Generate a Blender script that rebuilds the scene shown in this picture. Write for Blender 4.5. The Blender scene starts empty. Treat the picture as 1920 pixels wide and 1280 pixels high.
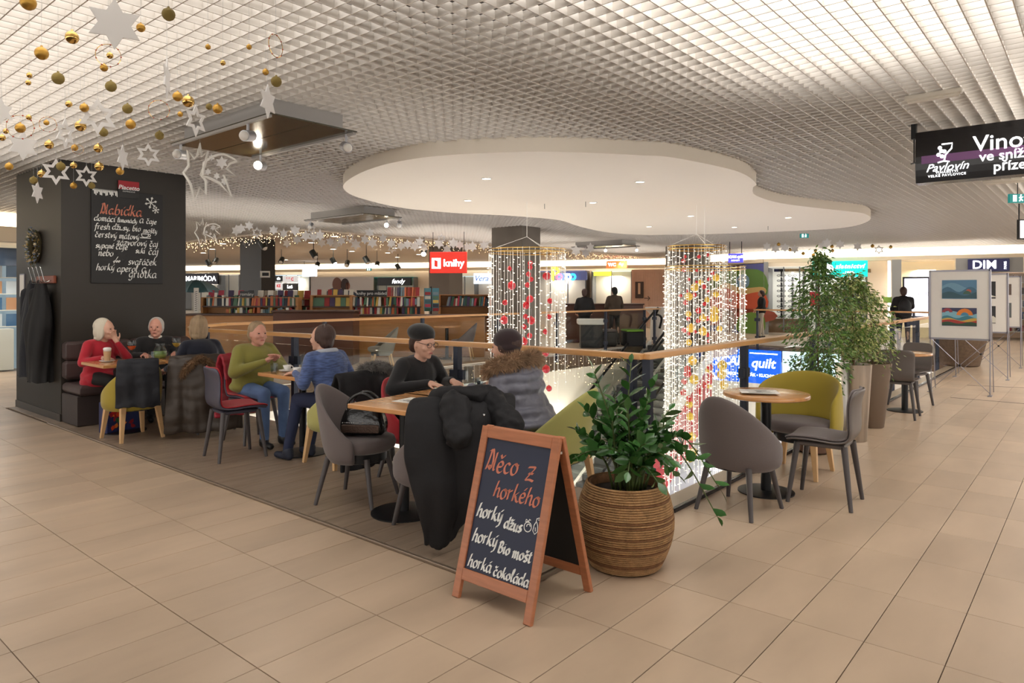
import bpy, bmesh, math, random
from mathutils import Vector, Matrix, noise
random.seed(11)
SC = bpy.context.scene
COL = SC.collection

# ------------------------------------------------------------------ camera
# world axes run with the floor tiles: +x along the right balustrade, +y along the cafe strip
FPX, HY, CAMZ = 1304.0, 550.0, 1.5
CAM = Vector((-4.093, -2.238, CAMZ))
RT = Vector((0.6465, -0.7629, 0)); FW = Vector((0.7629, 0.6465, 0))
YAW = math.atan2(FW.y, FW.x)
cd = bpy.data.cameras.new('camera'); cam = bpy.data.objects.new('camera', cd); COL.objects.link(cam)
cam.location = CAM; cam.rotation_euler = (math.pi/2, 0, YAW - math.pi/2)
cd.sensor_width = 36; cd.lens = 36*FPX/1920; cd.shift_y = -(640-HY)/1920; cd.clip_end = 200
SC.camera = cam
# ------------------------------------------------------------------ world, exposure
W = bpy.data.worlds.new('world'); SC.world = W; W.use_nodes = True
W.node_tree.nodes['Background'].inputs[0].default_value = (1.0, .955, .90, 1)
W.node_tree.nodes['Background'].inputs[1].default_value = 1.3
vs = SC.view_settings; vs.view_transform = 'Standard'; vs.look = 'None'; vs.exposure = 1.04; vs.gamma = 1; vs.use_curve_mapping = False
# ------------------------------------------------------------------ lamps of the place
def area(name, loc, sx, sy, power, col=(1, .965, .92), rot=(0, 0, 0), spread=math.pi):
    l = bpy.data.lights.new(name, 'AREA'); l.shape = 'RECTANGLE'; l.size = sx; l.size_y = sy; l.energy = power; l.color = col; l.spread = spread
    o = bpy.data.objects.new(name, l); COL.objects.link(o); o.location = loc; o.rotation_euler = rot; return o
def spot(name, loc, aim, power, angle=70, blend=.6, col=(1, .92, .8), size=.05):
    l = bpy.data.lights.new(name, 'SPOT'); l.energy = power; l.spot_size = math.radians(angle); l.spot_blend = blend; l.color = col; l.shadow_soft_size = size
    o = bpy.data.objects.new(name, l); COL.objects.link(o); o.location = loc
    o.rotation_euler = (Vector(aim)-Vector(loc)).to_track_quat('-Z', 'Y').to_euler(); return o
CEIL = 3.05
SC.cycles.max_bounces = 5; SC.cycles.diffuse_bounces = 3; SC.cycles.glossy_bounces = 3; SC.cycles.transmission_bounces = 4; SC.cycles.transparent_max_bounces = 10; SC.cycles.adaptive_threshold = .08; SC.cycles.adaptive_min_samples = 16
# fluorescent troughs above the open cell ceiling
for (x, y, sx, sy, p) in [(-3.3, 4.0, 3.0, 6.5, 96), (-1.2, -1.2, 4.0, 1.6, 56), (3.6, -2.8, 5, 1.6, 105), (10, -2.6, 6, 1.4, 165), (17, -2.4, 6, .9, 120),
                          (2.5, 9.8, 6, 3, 42), (9.5, 10.2, 6, 3, 75), (16, 10.2, 6, 3, 75), (21, 4, 3, 8, 130), (-3.8, 11, 3, 5, 40), (2.0, 2.4, 6, 2, 14)]:
    area('trough_light', (x, y, CEIL+.5), sx, sy, p)

# ------------------------------------------------------------------ helpers
def at(px, py, depth):
    """point seen at a pixel of the 1920x1280 frame, at a distance along the view axis"""
    return CAM + RT*((px-960)/FPX*depth) + FW*depth + Vector((0, 0, (HY-py)/FPX*depth))
def on(px, py, z=0.0):
    """point seen at a pixel that lies at height z"""
    return at(px, py, (CAMZ-z)*FPX/(py-HY))
def lin(c): return tuple(((v/255)/12.92 if v/255 <= .04045 else ((v/255+.055)/1.055)**2.4) for v in c)
MATS = {}
def mat(name, rgb, rough=.55, metal=0.0, var=None, bump=None, spec=.5, emit=0.0, ecol=None, coat=0.0, world=False, rnd=0.0, sheen=0.0):
    if name in MATS: return MATS[name]
    m = bpy.data.materials.new(name); m.use_nodes = True; nt = m.node_tree; b = nt.nodes['Principled BSDF']; L = nt.links
    c = lin(rgb); b.inputs['Base Color'].default_value = (*c, 1); b.inputs['Roughness'].default_value = rough; b.inputs['Metallic'].default_value = metal
    b.inputs['Specular IOR Level'].default_value = spec; b.inputs['Coat Weight'].default_value = coat; b.inputs['Coat Roughness'].default_value = .12
    if sheen: b.inputs['Sheen Weight'].default_value = sheen
    if emit: b.inputs['Emission Color'].default_value = (*(lin(ecol) if ecol else c), 1); b.inputs['Emission Strength'].default_value = emit
    if 0 < emit < 2: m.cycles.emission_sampling = 'NONE'
    src = None
    if var or bump:
        if world: co = nt.nodes.new('ShaderNodeNewGeometry').outputs['Position']
        else: co = nt.nodes.new('ShaderNodeTexCoord').outputs['Object']
    def noi(scale, stretch=None, detail=4):
        s = co
        if stretch:
            mp = nt.nodes.new('ShaderNodeMapping'); L.new(co, mp.inputs[0]); mp.inputs['Scale'].default_value = stretch; s = mp.outputs[0]
        n = nt.nodes.new('ShaderNodeTexNoise'); n.inputs['Scale'].default_value = scale; n.inputs['Detail'].default_value = detail; L.new(s, n.inputs['Vector']); return n.outputs['Fac']
    if var:
        amt = var[1]; f = noi(var[0], var[2] if len(var) > 2 else None)
        mr = nt.nodes.new('ShaderNodeMapRange'); L.new(f, mr.inputs[0]); mr.inputs[1].default_value = .3; mr.inputs[2].default_value = .7; mr.inputs[3].default_value = 1-amt; mr.inputs[4].default_value = 1+amt; src = mr.outputs[0]
    if rnd:
        oi = nt.nodes.new('ShaderNodeObjectInfo'); mr = nt.nodes.new('ShaderNodeMapRange'); L.new(oi.outputs['Random'], mr.inputs[0]); mr.inputs[3].default_value = 1-rnd; mr.inputs[4].default_value = 1+rnd
        if src:
            mu = nt.nodes.new('ShaderNodeMath'); mu.operation = 'MULTIPLY'; L.new(src, mu.inputs[0]); L.new(mr.outputs[0], mu.inputs[1]); src = mu.outputs[0]
        else: src = mr.outputs[0]
    if src:
        vm = nt.nodes.new('ShaderNodeVectorMath'); vm.operation = 'SCALE'; vm.inputs[0].default_value = c; L.new(src, vm.inputs['Scale']); L.new(vm.outputs[0], b.inputs['Base Color'])
    if bump:
        f = noi(bump[0], bump[2] if len(bump) > 2 else None); bp = nt.nodes.new('ShaderNodeBump'); bp.inputs['Strength'].default_value = bump[1]; bp.inputs['Distance'].default_value = .01
        L.new(f, bp.inputs['Height']); L.new(bp.outputs[0], b.inputs['Normal'])
    MATS[name] = m; return m
def glass(name, tint=(235, 245, 240), refl=.08):
    if name in MATS: return MATS[name]
    m = bpy.data.materials.new(name); m.use_nodes = True; nt = m.node_tree; nt.nodes.clear(); L = nt.links
    o = nt.nodes.new('ShaderNodeOutputMaterial'); t = nt.nodes.new('ShaderNodeBsdfTransparent'); g = nt.nodes.new('ShaderNodeBsdfGlossy'); mx = nt.nodes.new('ShaderNodeMixShader')
    lw = nt.nodes.new('ShaderNodeFresnel'); lw.inputs[0].default_value = 1.25+refl*2
    t.inputs[0].default_value = (*lin(tint), 1); g.inputs['Roughness'].default_value = .03
    ge = nt.nodes.new('ShaderNodeNewGeometry'); sb = nt.nodes.new('ShaderNodeMath'); sb.operation = 'SUBTRACT'; sb.inputs[0].default_value = 1; L.new(ge.outputs['Backfacing'], sb.inputs[1]); mu = nt.nodes.new('ShaderNodeMath'); mu.operation = 'MULTIPLY'; L.new(lw.outputs[0], mu.inputs[0]); L.new(sb.outputs[0], mu.inputs[1]); L.new(mu.outputs[0], mx.inputs[0]); L.new(t.outputs[0], mx.inputs[1]); L.new(g.outputs[0], mx.inputs[2]); L.new(mx.outputs[0], o.inputs[0])
    MATS[name] = m; return m
def emis(name, rgb, s):
    m = mat(name, rgb, emit=s, ecol=rgb, rough=.6); return m
def lit(name, rgb, s):
    """glowing face: backlit signs, and shop back walls whose glow replaces interior light"""
    return mat(name, rgb, rough=.35, emit=s, ecol=rgb)

def paper(name, rgb):
    m = bpy.data.materials.new(name); m.use_nodes = True; nt = m.node_tree; nt.nodes.clear(); o = nt.nodes.new('ShaderNodeOutputMaterial'); d = nt.nodes.new('ShaderNodeBsdfDiffuse'); t = nt.nodes.new('ShaderNodeBsdfTranslucent'); x = nt.nodes.new('ShaderNodeMixShader'); x.inputs[0].default_value = .45
    for q in (d, t): q.inputs[0].default_value = (*lin(rgb), 1)
    nt.links.new(d.outputs[0], x.inputs[1]); nt.links.new(t.outputs[0], x.inputs[2]); nt.links.new(x.outputs[0], o.inputs[0]); return m
class MB:
    def __init__(s): s.v = []; s.f = []
    def add(s, vs, fs):
        n = len(s.v); s.v += [tuple(p) for p in vs]; s.f += [tuple(i+n for i in f) for f in fs]; return s
    def box(s, c, d, M=None, ch=0.0):
        x, y, z = d[0]/2, d[1]/2, d[2]/2
        if ch <= 0:
            vs = [Vector((a*x, b*y, e*z)) for a in (-1, 1) for b in (-1, 1) for e in (-1, 1)]
            fs = [(0, 1, 3, 2), (4, 6, 7, 5), (0, 4, 5, 1), (2, 3, 7, 6), (0, 2, 6, 4), (1, 5, 7, 3)]
        else:
            def ring(k, zz): return [Vector((a*(x-k), b*(y-k), zz)) for a, b in ((-1, -1), (1, -1), (1, 1), (-1, 1))]
            vs = ring(ch, -z)+ring(0, -z+ch)+ring(0, z-ch)+ring(ch, z)
            fs = [(3, 2, 1, 0), (12, 13, 14, 15)]
            for r in range(3):
                for i in range(4): j = (i+1) % 4; fs.append((r*4+i, r*4+j, r*4+4+j, r*4+4+i))
        c = Vector(c)
        return s.add([(M @ p if M else p)+c for p in vs], fs)
    def tube(s, pts, r, n=8, caps=True, closed=False):
        pts = [Vector(p) for p in pts]; k = len(pts); rr = r if isinstance(r, (list, tuple)) else [r]*k
        vs = []; up = None
        for i, p in enumerate(pts):
            a = pts[(i-1) % k] if (i > 0 or closed) else p; b = pts[(i+1) % k] if (i < k-1 or closed) else p
            t = (b-a).normalized() if (b-a).length > 1e-9 else Vector((0, 0, 1))
            if up is None: up = t.orthogonal().normalized()
            up = (up-t*up.dot(t)); up = up.normalized() if up.length > 1e-6 else t.orthogonal().normalized()
            w = t.cross(up)
            for j in range(n):
                q = 2*math.pi*j/n; vs.append(p+(up*math.cos(q)+w*math.sin(q))*rr[i])
        fs = []
        for i in range(k if closed else k-1):
            i2 = (i+1) % k
            for j in range(n): j2 = (j+1) % n; fs.append((i*n+j, i*n+j2, i2*n+j2, i2*n+j))
        if caps and not closed: fs += [tuple(range(n-1, -1, -1)), tuple((k-1)*n+j for j in range(n))]
        return s.add(vs, fs)
    def lathe(s, prof, n=24, c=(0, 0, 0), sx=1, sy=1, caps=True):
        c = Vector(c); vs = []; k = len(prof)
        for r, z in prof:
            for j in range(n): q = 2*math.pi*j/n; vs.append(c+Vector((r*sx*math.cos(q), r*sy*math.sin(q), z)))
        fs = [(i*n+j, i*n+(j+1) % n, (i+1)*n+(j+1) % n, (i+1)*n+j) for i in range(k-1) for j in range(n)]
        if caps: fs += [tuple(range(n-1, -1, -1)), tuple((k-1)*n+j for j in range(n))]
        return s.add(vs, fs)
    def ball(s, c, r, nu=14, nv=9, M=None):
        c = Vector(c); R3 = r if isinstance(r, (tuple, list)) else (r, r, r)
        vs = [Vector((0, 0, -R3[2]))]
        for i in range(1, nv):
            a = -math.pi/2+math.pi*i/nv
            for j in range(nu): q = 2*math.pi*j/nu; vs.append(Vector((R3[0]*math.cos(a)*math.cos(q), R3[1]*math.cos(a)*math.sin(q), R3[2]*math.sin(a))))
        vs.append(Vector((0, 0, R3[2]))); fs = [(0, 1+(j+1) % nu, 1+j) for j in range(nu)]
        for i in range(nv-2):
            for j in range(nu): a = 1+i*nu; fs.append((a+j, a+(j+1) % nu, a+nu+(j+1) % nu, a+nu+j))
        a = 1+(nv-2)*nu; fs += [(a+j, a+(j+1) % nu, len(vs)-1) for j in range(nu)]
        return s.add([(M @ p if M else p)+c for p in vs], fs)
    def cap(s, p0, p1, r0, r1=None, n=10):
        """capsule with tapering radius"""
        r1 = r0 if r1 is None else r1; s.ball(p0, r0, n, 6); s.ball(p1, r1, n, 6); return s.tube([p0, p1], [r0, r1], n)
    def grid(s, fn, nu, nv, cu=False, cv=False):
        vs = [fn(i/(nu if cu else nu-1), j/(nv if cv else nv-1)) for i in range(nu) for j in range(nv)]
        fs = []
        for i in range(nu if cu else nu-1):
            for j in range(nv if cv else nv-1):
                a, b = (i+1) % nu, (j+1) % nv; fs.append((i*nv+j, a*nv+j, a*nv+b, i*nv+b))
        return s.add(vs, fs)
    def prism(s, pts, z0, z1, M=None):
        n = len(pts); vs = [Vector((x, y, z0)) for x, y in pts]+[Vector((x, y, z1)) for x, y in pts]
        if M: vs = [M @ p for p in vs]
        return s.add(vs, [tuple(range(n-1, -1, -1)), tuple(range(n, 2*n))]+[(i, (i+1) % n, n+(i+1) % n, n+i) for i in range(n)])
    def mesh(s, name, m=None, smooth=False):
        me = bpy.data.meshes.new(name); me.from_pydata(s.v, [], s.f); me.update()
        if m: me.materials.append(m)
        if smooth: me.polygons.foreach_set('use_smooth', [True]*len(me.polygons))
        return me
    def obj(s, name, m, parent=None, smooth=False, loc=None, rz=0.0, sub=0, bevel=0.0, solid=0.0, auto=None, off=0.0):
        me = s.mesh(name, m, smooth or sub > 0); o = link(name, me, parent, loc, rz)
        if auto is not None: shade_auto(me, auto)
        if solid: md = o.modifiers.new('solid', 'SOLIDIFY'); md.thickness = solid; md.offset = off
        if bevel: md = o.modifiers.new('bevel', 'BEVEL'); md.width = bevel; md.segments = 2; md.limit_method = 'ANGLE'; md.angle_limit = math.radians(40)
        if sub: md = o.modifiers.new('sub', 'SUBSURF'); md.levels = sub; md.render_levels = sub
        return o
def shade_auto(me, deg):
    bm = bmesh.new(); bm.from_mesh(me); bmesh.ops.recalc_face_normals(bm, faces=bm.faces); a = math.radians(deg)
    for f in bm.faces: f.smooth = True
    for e in bm.edges: e.smooth = len(e.link_faces) == 2 and e.calc_face_angle(0) < a
    bm.to_mesh(me); bm.free()
def link(name, data, parent=None, loc=None, rz=0.0):
    o = bpy.data.objects.new(name, data); COL.objects.link(o)
    if parent: o.parent = parent
    if loc is not None: o.location = loc
    if rz: o.rotation_euler = (0, 0, rz)
    return o
def tag(o, label=None, cat=None, group=None, kind=None):
    if label: o['label'] = label
    if cat: o['category'] = cat
    if group: o['group'] = group
    if kind: o['kind'] = kind
    return o
def thing(name, label, cat, loc=(0, 0, 0), rz=0.0, group=None):
    return tag(link(name, None, None, loc, rz), label, cat, group)
def struct(o): o['kind'] = 'structure'; return o
def copy_tree(o, parent=None):
    c = o.copy(); COL.objects.link(c); c.parent = parent
    for ch in [k for k in o.children]: copy_tree(ch, c)
    return c
def rotz(a): return Matrix.Rotation(a, 3, 'Z')
def smooth_pts(pts, k=6, closed=False):
    """Catmull-Rom through 2D/3D points"""
    P = [Vector(p) for p in pts]; n = len(P); out = []
    for i in range(n if closed else n-1):
        p0 = P[(i-1) % n] if (closed or i > 0) else P[i]; p1 = P[i]; p2 = P[(i+1) % n]; p3 = P[(i+2) % n] if (closed or i < n-2) else P[(i+1) % n]
        for j in range(k):
            t = j/k; out.append(.5*((2*p1)+(p2-p0)*t+(2*p0-5*p1+4*p2-p3)*t*t+(3*p1-p0-3*p2+p3)*t**3))
    if not closed: out.append(P[-1])
    return out
# ---- printed lettering, as flat raised meshes
FONTS = {}
def text_mesh(txt, size, m, align='CENTER', bold=0.0, shear=0.0, space=1.0, ext=.002):
    cu = bpy.data.curves.new('lettering', 'FONT'); cu.body = txt; cu.size = size; cu.align_x = align; cu.align_y = 'CENTER'; cu.offset = bold; cu.shear = shear; cu.space_character = space; cu.extrude = ext; cu.resolution_u = 3
    o = bpy.data.objects.new('tmp', cu); COL.objects.link(o); dg = bpy.context.evaluated_depsgraph_get(); me = bpy.data.meshes.new_from_object(o.evaluated_get(dg)); bpy.data.objects.remove(o); bpy.data.curves.remove(cu)
    me.materials.clear(); me.materials.append(m); return me
def wall_matrix(origin, udir, n=None):
    """local x along udir, local y up, local z out of the wall"""
    u = Vector(udir).normalized(); z = Vector((0, 0, 1)); w = u.cross(z)
    return Matrix(((u.x, z.x, w.x, origin[0]), (u.y, z.y, w.y, origin[1]), (u.z, z.z, w.z, origin[2]), (0, 0, 0, 1)))
def put_text(parent, txt, size, m, M, **k):
    o = link('lettering', text_mesh(txt, size, m, **k), parent); o.matrix_local = M; return o
# ---- chalk handwriting: pen strokes
GL = {
 'a': (5.4, [[4.6, 5.2, 3, 6, 1.2, 5, .5, 2.6, 1.2, .4, 2.6, .2, 4, 2, 4.8, 5.6, 4.4, 1.5, 5, .2, 6, .8]]), 'b': (5.2, [[1.8, 10.8, 1, 6, .8, 1.2, 1.8, 0, 3.6, .4, 4.6, 2.6, 4.2, 5, 2.8, 5.8, 1.2, 4.2]]),
 'c': (4.6, [[4, 5, 2.8, 6, 1.2, 5, .5, 2.8, 1.2, .6, 2.6, 0, 4.3, 1]]), 'd': (5.8, [[4.4, 5, 3, 6, 1.3, 5.2, .5, 2.6, 1.3, .4, 2.8, .2, 4.2, 2.2, 5, 6, 5.6, 10.8], [5, 6, 4.7, 1.5, 5.2, .2, 6, .8]]),
 'e': (4.6, [[.8, 2.8, 3.4, 3.4, 3.8, 5, 2.6, 6, 1.1, 5, .5, 2.6, 1.3, .4, 2.8, 0, 4.4, 1.2]]), 'f': (4, [[4.6, 9.8, 3.4, 10.8, 2.4, 9.6, 1.8, 4, 1.2, -2, .2, -3.6], [.2, 5.8, 3.8, 6.1]]),
 'g': (5.2, [[4.4, 5.2, 2.8, 6, 1.2, 5, .6, 2.8, 1.4, .8, 2.8, .6, 4.4, 3, 4.7, 5.6, 4.2, -1, 3, -3.6, 1, -3.4, .6, -2.2]]), 'h': (5.3, [[2, 10.8, 1, 5, .6, 0], [.8, 3, 2, 5.2, 3.4, 6, 4.2, 5, 4, 1.4, 4.6, .1, 5.6, .8]]),
 'i': (2.8, [[.4, 5.2, 1.2, 6, 1, 1.4, 1.6, 0, 2.8, .8], [1.4, 8.2, 1.8, 8.7]]), 'j': (2.8, [[.6, 5.6, 1.5, 6, 1.1, 0, .2, -3, -1.4, -3.4], [1.6, 8.2, 2, 8.7]]), 'k': (5, [[1.8, 10.8, 1, 5, .6, 0], [4.4, 6, 2.6, 4.4, 1, 3.2, 2.4, 3, 3.6, .6, 5.2, .2]]),
 'l': (2.8, [[1.2, 4, 2.5, 9, 2.1, 10.8, 1.3, 9.6, .9, 3, 1.4, .2, 2.8, .8]]), 'm': (7.6, [[.3, 5.2, 1, 6, 1, 0], [1, 3.6, 2.2, 5.8, 3.3, 5.6, 3.5, 0], [3.5, 3.6, 4.8, 5.9, 6, 5.5, 6, 1.2, 6.6, 0, 7.6, .8]]),
 'n': (5.2, [[.3, 5.2, 1, 6, 1, 0], [1, 3.6, 2.4, 5.8, 3.7, 5.5, 3.8, 1.2, 4.4, 0, 5.3, .8]]), 'o': (5, [[2.8, 6, 1.2, 5, .5, 2.8, 1.2, .5, 2.6, 0, 4, 1.2, 4.5, 3.4, 3.8, 5.4, 2.8, 6, 3.4, 5.2, 5, 5.4]]), 'p': (5, [[.4, 5.4, 1.2, 6, 1, 0, .5, -4], [1.1, 4, 2.6, 6, 4.2, 5.2, 4.4, 2.4, 3, .2, 1.2, 1]]),
 'r': (4, [[.3, 5.2, 1, 6, 1, 0], [1, 3.4, 2.2, 5.6, 3.7, 6]]), 's': (4, [[3.8, 5.4, 2.4, 6, 1, 5, 1.6, 3.6, 3.2, 2.4, 3.4, .8, 2, 0, .4, .7]]), 't': (3.4, [[1.9, 9, 1.3, 3, 1.4, .6, 2.4, 0, 3.5, .8], [.2, 6.2, 3.2, 6.4]]),
 'u': (5.2, [[.3, 5.4, 1, 6, .8, 1.6, 1.6, .1, 3, .6, 4, 3, 4.2, 6], [4.2, 6, 3.9, 1.2, 4.6, 0, 5.4, .8]]), 'v': (4.6, [[.3, 5.6, 1, 5.8, 2, .2, 4.2, 6]]), 'x': (4.6, [[.4, 5.8, 1.6, 5.2, 3.2, .6, 4.4, .3], [4.2, 6, 2.4, 3, .4, 0]]),
 'y': (5, [[.3, 5.6, 1, 6, 1, 2, 2, .6, 3.4, 1.8, 4.2, 6], [4.2, 6, 3.8, 0, 2.8, -3, 1, -3.8]]), 'z': (4.6, [[.5, 5.6, 4, 5.9, 2.4, 3.2, .5, .3, 2.4, .5, 4.6, .1], [1.2, 3, 3.8, 3.2]]),
 'N': (7, [[.2, 0, 1, 5, 1.4, 10.6, .2, 10], [1.4, 10.6, 2.6, 10.8, 4, 5, 3.4, .6, 1.6, 2.2, 3.6, 2.4, 5.2, 5.5, 5.6, 10], [5.4, 6, 5.4, 1, 6.4, .4]]), 'B': (6, [[1.6, 10.6, 1, 5, .8, 0], [-.2, 9.6, 2.4, 11, 4.6, 9.6, 3.8, 6.4, 1.6, 5.6, 4.6, 5, 5.2, 2, 3.4, 0, .6, .3]]),
 ',': (2, [[1, .8, .6, -1.4]]), '%': (6, [[5, 8, 1, -1], [1.2, 2.6, .4, 1.4, 1.4, .6, 2, 1.8, 1.2, 2.6], [4.4, 3, 3.4, 1.6, 4.6, .6, 5.4, 2, 4.4, 3], [7, 3, 6, 1.6, 7.2, .6, 8, 2, 7, 3]]), ' ': (3, []),
}
DIA = {'á': 'a/', 'é': 'e/', 'í': 'i/', 'ý': 'y/', 'č': 'cv', 'ž': 'zv', 'š': 'sv', 'ř': 'rv', 'ě': 'ev'}
def chalk(txt, xh, m, M, parent, nib=.012, ang=40, slant=.12, name='lettering'):
    """hand lettering with a broad-edged chalk pen: xh = x-height in metres"""
    mb = MB(); k = xh/6; x = 0.0; nv = Vector((math.cos(math.radians(ang)), math.sin(math.radians(ang))))*nib/2
    rnd = random.Random(len(txt)*7+ord(txt[0]))
    for ch in txt:
        g = DIA.get(ch); base = g[0] if g else ch
        w, st = GL[base]; st = [list(q) for q in st]
        if g and base == 'i': st = st[:1]
        if g: st.append([2.6, 7.4, 4.2, 9.4] if g[1] == '/' else [1.2, 9.4, 2.4, 7.8, 3.9, 9.6])
        dy = rnd.uniform(-.25, .25); sc = rnd.uniform(.95, 1.06)
        for q in st:
            pts = [Vector(((x+a*sc+(b*sc)*slant)*k, (b*sc+dy)*k)) for a, b in zip(q[::2], q[1::2])]
            pts = smooth_pts(pts, 5)
            vs = []; n = len(pts)
            for i, p in enumerate(pts):
                t = (pts[min(i+1, n-1)]-pts[max(i-1, 0)]); t = t.normalized() if t.length > 1e-9 else Vector((1, 0)); nn = Vector((-t.y, t.x))
                wv = nv*(1 if nv.dot(nn) >= 0 else -1)+nn*nib*.16
                vs += [(p.x+wv.x, p.y+wv.y, 0), (p.x-wv.x, p.y-wv.y, 0)]
            mb.add(vs, [(2*i, 2*i+1, 2*i+3, 2*i+2) for i in range(n-1)])
        x += w*sc+.5
    o = link(name, mb.mesh(name, m), parent); o.matrix_local = M; return x*k
def strokes(lines, m, M, parent, nib, name):
    mb = MB(); nv = Vector((.7, .7))*nib/2
    for pts in lines:
        n = len(pts); vs = []
        for i in range(n):
            t = Vector(pts[min(i+1, n-1)])-Vector(pts[max(i-1, 0)]); t = t.normalized() if t.length > 1e-9 else Vector((1, 0)); nn = Vector((-t.y, t.x))*nib/2; p = pts[i]
            vs += [(p[0]+nn.x, p[1]+nn.y, 0), (p[0]-nn.x, p[1]-nn.y, 0)]
        mb.add(vs, [(2*i, 2*i+1, 2*i+3, 2*i+2) for i in range(n-1)])
    o = link(name, mb.mesh(name, m), parent); o.matrix_local = M; return o
def circ(cx, cy, r, n=14, a0=0, a1=360): return [(cx+r*math.cos(math.radians(a0+(a1-a0)*i/n)), cy+r*math.sin(math.radians(a0+(a1-a0)*i/n))) for i in range(n+1)]
def baked(mb, name, m, parent, voxel=.008, smooth=4, fac=.5):
    """one continuous skin over overlapping volumes"""
    me = mb.mesh('tmp'); o = bpy.data.objects.new('tmp', me); COL.objects.link(o)
    r = o.modifiers.new('r', 'REMESH'); r.mode = 'VOXEL'; r.voxel_size = voxel; r.use_smooth_shade = True
    if smooth: s = o.modifiers.new('s', 'SMOOTH'); s.factor = fac; s.iterations = smooth
    dg = bpy.context.evaluated_depsgraph_get(); out = bpy.data.meshes.new_from_object(o.evaluated_get(dg)); bpy.data.objects.remove(o); bpy.data.meshes.remove(me)
    out.materials.clear(); out.materials.append(m); out.polygons.foreach_set('use_smooth', [True]*len(out.polygons)); out.name = name
    return link(name, out, parent)
def wrinkle(o, amp, scale, seed=0.0, puff=0.0, pitch=.07):
    me = o.data; off = []
    for v in me.vertices: off.append(v.normal*(amp*noise.noise(v.co*scale+Vector((seed, seed, seed)))+amp*.5*noise.noise(v.co*scale*2.7)+(puff*(abs(math.sin(v.co.z*math.pi/pitch+.6*noise.noise(v.co*5)))-.6) if puff else 0)))
    for v, d in zip(me.vertices, off): v.co += d
    me.update(); return o
# ================================================================== the setting
M_TILE = mat('floor_tile', (181, 158, 134), rough=.36, var=(1.7, .11, (.7, 2.0, 1)), world=True, rnd=.07, spec=.45)
M_GROUT = mat('grout', (112, 92, 72), rough=.8)
M_PLANK = mat('cafe_plank', (134, 116, 99), rough=.42, var=(5, .16, (.5, 4.5, 1)), world=True, rnd=.05)
M_DARK = mat('black_metal', (26, 26, 28), rough=.4, metal=.4)
M_SLATE = mat('slate_steel', (52, 56, 68), rough=.38, metal=.5)
M_BEECH = mat('beech', (208, 154, 96), rough=.35, var=(3, .12, (1, 1, 9)), coat=.15)
M_GLASS = glass('clear_glass', (250, 252, 251), .07)
M_CREAM = mat('cream_plaster', (226, 214, 198), rough=.8)
M_COLUMN = mat('brown_column', (37, 31, 24), rough=.55, var=(1.2, .05))
M_COLUMN_PALE = mat('taupe_column', (112, 103, 92), rough=.6, var=(1.2, .04))
M_WHITE = mat('white_paint', (232, 228, 220), rough=.6)
M_CHROME = mat('chrome', (205, 205, 205), rough=.18, metal=1)
CX0, CY1 = -1.44, 6.97           # cafe platform edge, column face
VX0, VY0, VX1, VY1 = .32, .19, 15.5, 8.05   # the opening to the lower floor

slab = MB()
for (a, b, c, d) in [(-16, VX0, -16, 50), (VX0, VX1, -16, VY0), (VX0, VX1, VY1, 50), (VX1, 44, -16, 50)]:
    slab.box(((a+b)/2, (c+d)/2, -.212), (b-a, d-c, .4))
FLOOR = struct(slab.obj('floor', M_GROUT))
tile_me = MB().box((0, 0, -.006), (.5965, .2965, .012), ch=.0012).mesh('tile', M_TILE)
cells = []
def depth_px(x, y):
    d = Vector((x, y, 0))-CAM; z = d.dot(FW); return z, (960+FPX*d.dot(RT)/z if z > .05 else 1e9)
i0 = -30
for i in range(-14, 62):
    for j in range(-46, 90):
        x = -.226+.6*(i-1)+.3; y = .043+.3*(j-1)+.15
        if x > VX0-.3 and x < VX1+.3 and y > -.06 and y < VY1+.1: continue
        if x > CX0-.02 and y > -.02 and x < VX0 and y < 8.7: continue
        z, px = depth_px(x, y)
        if z < .9 or px < -500 or px > 2450 or z > 34: continue
        vis = z > 2.2 and -40 < px < 1960
        cells.append((0 if vis else 1, z, x, y))
cells.sort()
rest = MB()
for k, (v, z, x, y) in enumerate(cells):
    if k < 300: link('tile', tile_me, FLOOR, (x, y, 0))
    else: rest.box((x, y, -.006), (.5965, .2965, .012))
tag(rest.obj('tile_field', M_TILE, FLOOR), kind='stuff')
# cafe platform: wood planks, metal edging
CAFE = struct(MB().box(((CX0+VX0)/2, 4.35, -.004), (VX0-CX0, 8.7, .008)).obj('trim_cafe_platform', M_GROUT))
nx = VX0-CX0-.03
pm = MB().box((0, 0, 0), (nx, .1965, .012), ch=.001).mesh('plank', M_PLANK)
for k in range(43): link('plank', pm, CAFE, ((CX0+VX0)/2+.005, .03+.2*k+.1, .008))
e = MB().box((CX0, 3.5, .009), (.022, 7.02, .018), ch=.004).box(((CX0+VX0)/2, 0, .009), (VX0-CX0, .022, .018), ch=.004)
struct(e.obj('trim_edge_profile', mat('bronze_profile', (128, 112, 96), rough=.4, metal=.5)))
# black channel and stone ledge along the opening
struct(MB().box((7.2, .0, .014), (13.9, .035, .03), ch=.004).obj('trim_black_channel', mat('channel', (34, 34, 40), rough=.25, metal=.3)))
led = MB().box((7.9, .11, -.02), (15.4, .185, .05)); struct(led.obj('trim_ledge', mat('ledge_stone', (176, 160, 138), rough=.4, var=(4, .06), world=True)))
for q0, q1 in (((1782, 745), (1925, 757)), ((1813, 722), (1925, 727))):
    a, b = on(*q0), on(*q1); d = b-a; struct(MB().box((0, 0, .0012), (d.length, .018, .0024)).obj('trim_floor_slot', M_DARK, loc=(a+b)/2, rz=math.atan2(d.y, d.x)))
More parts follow.
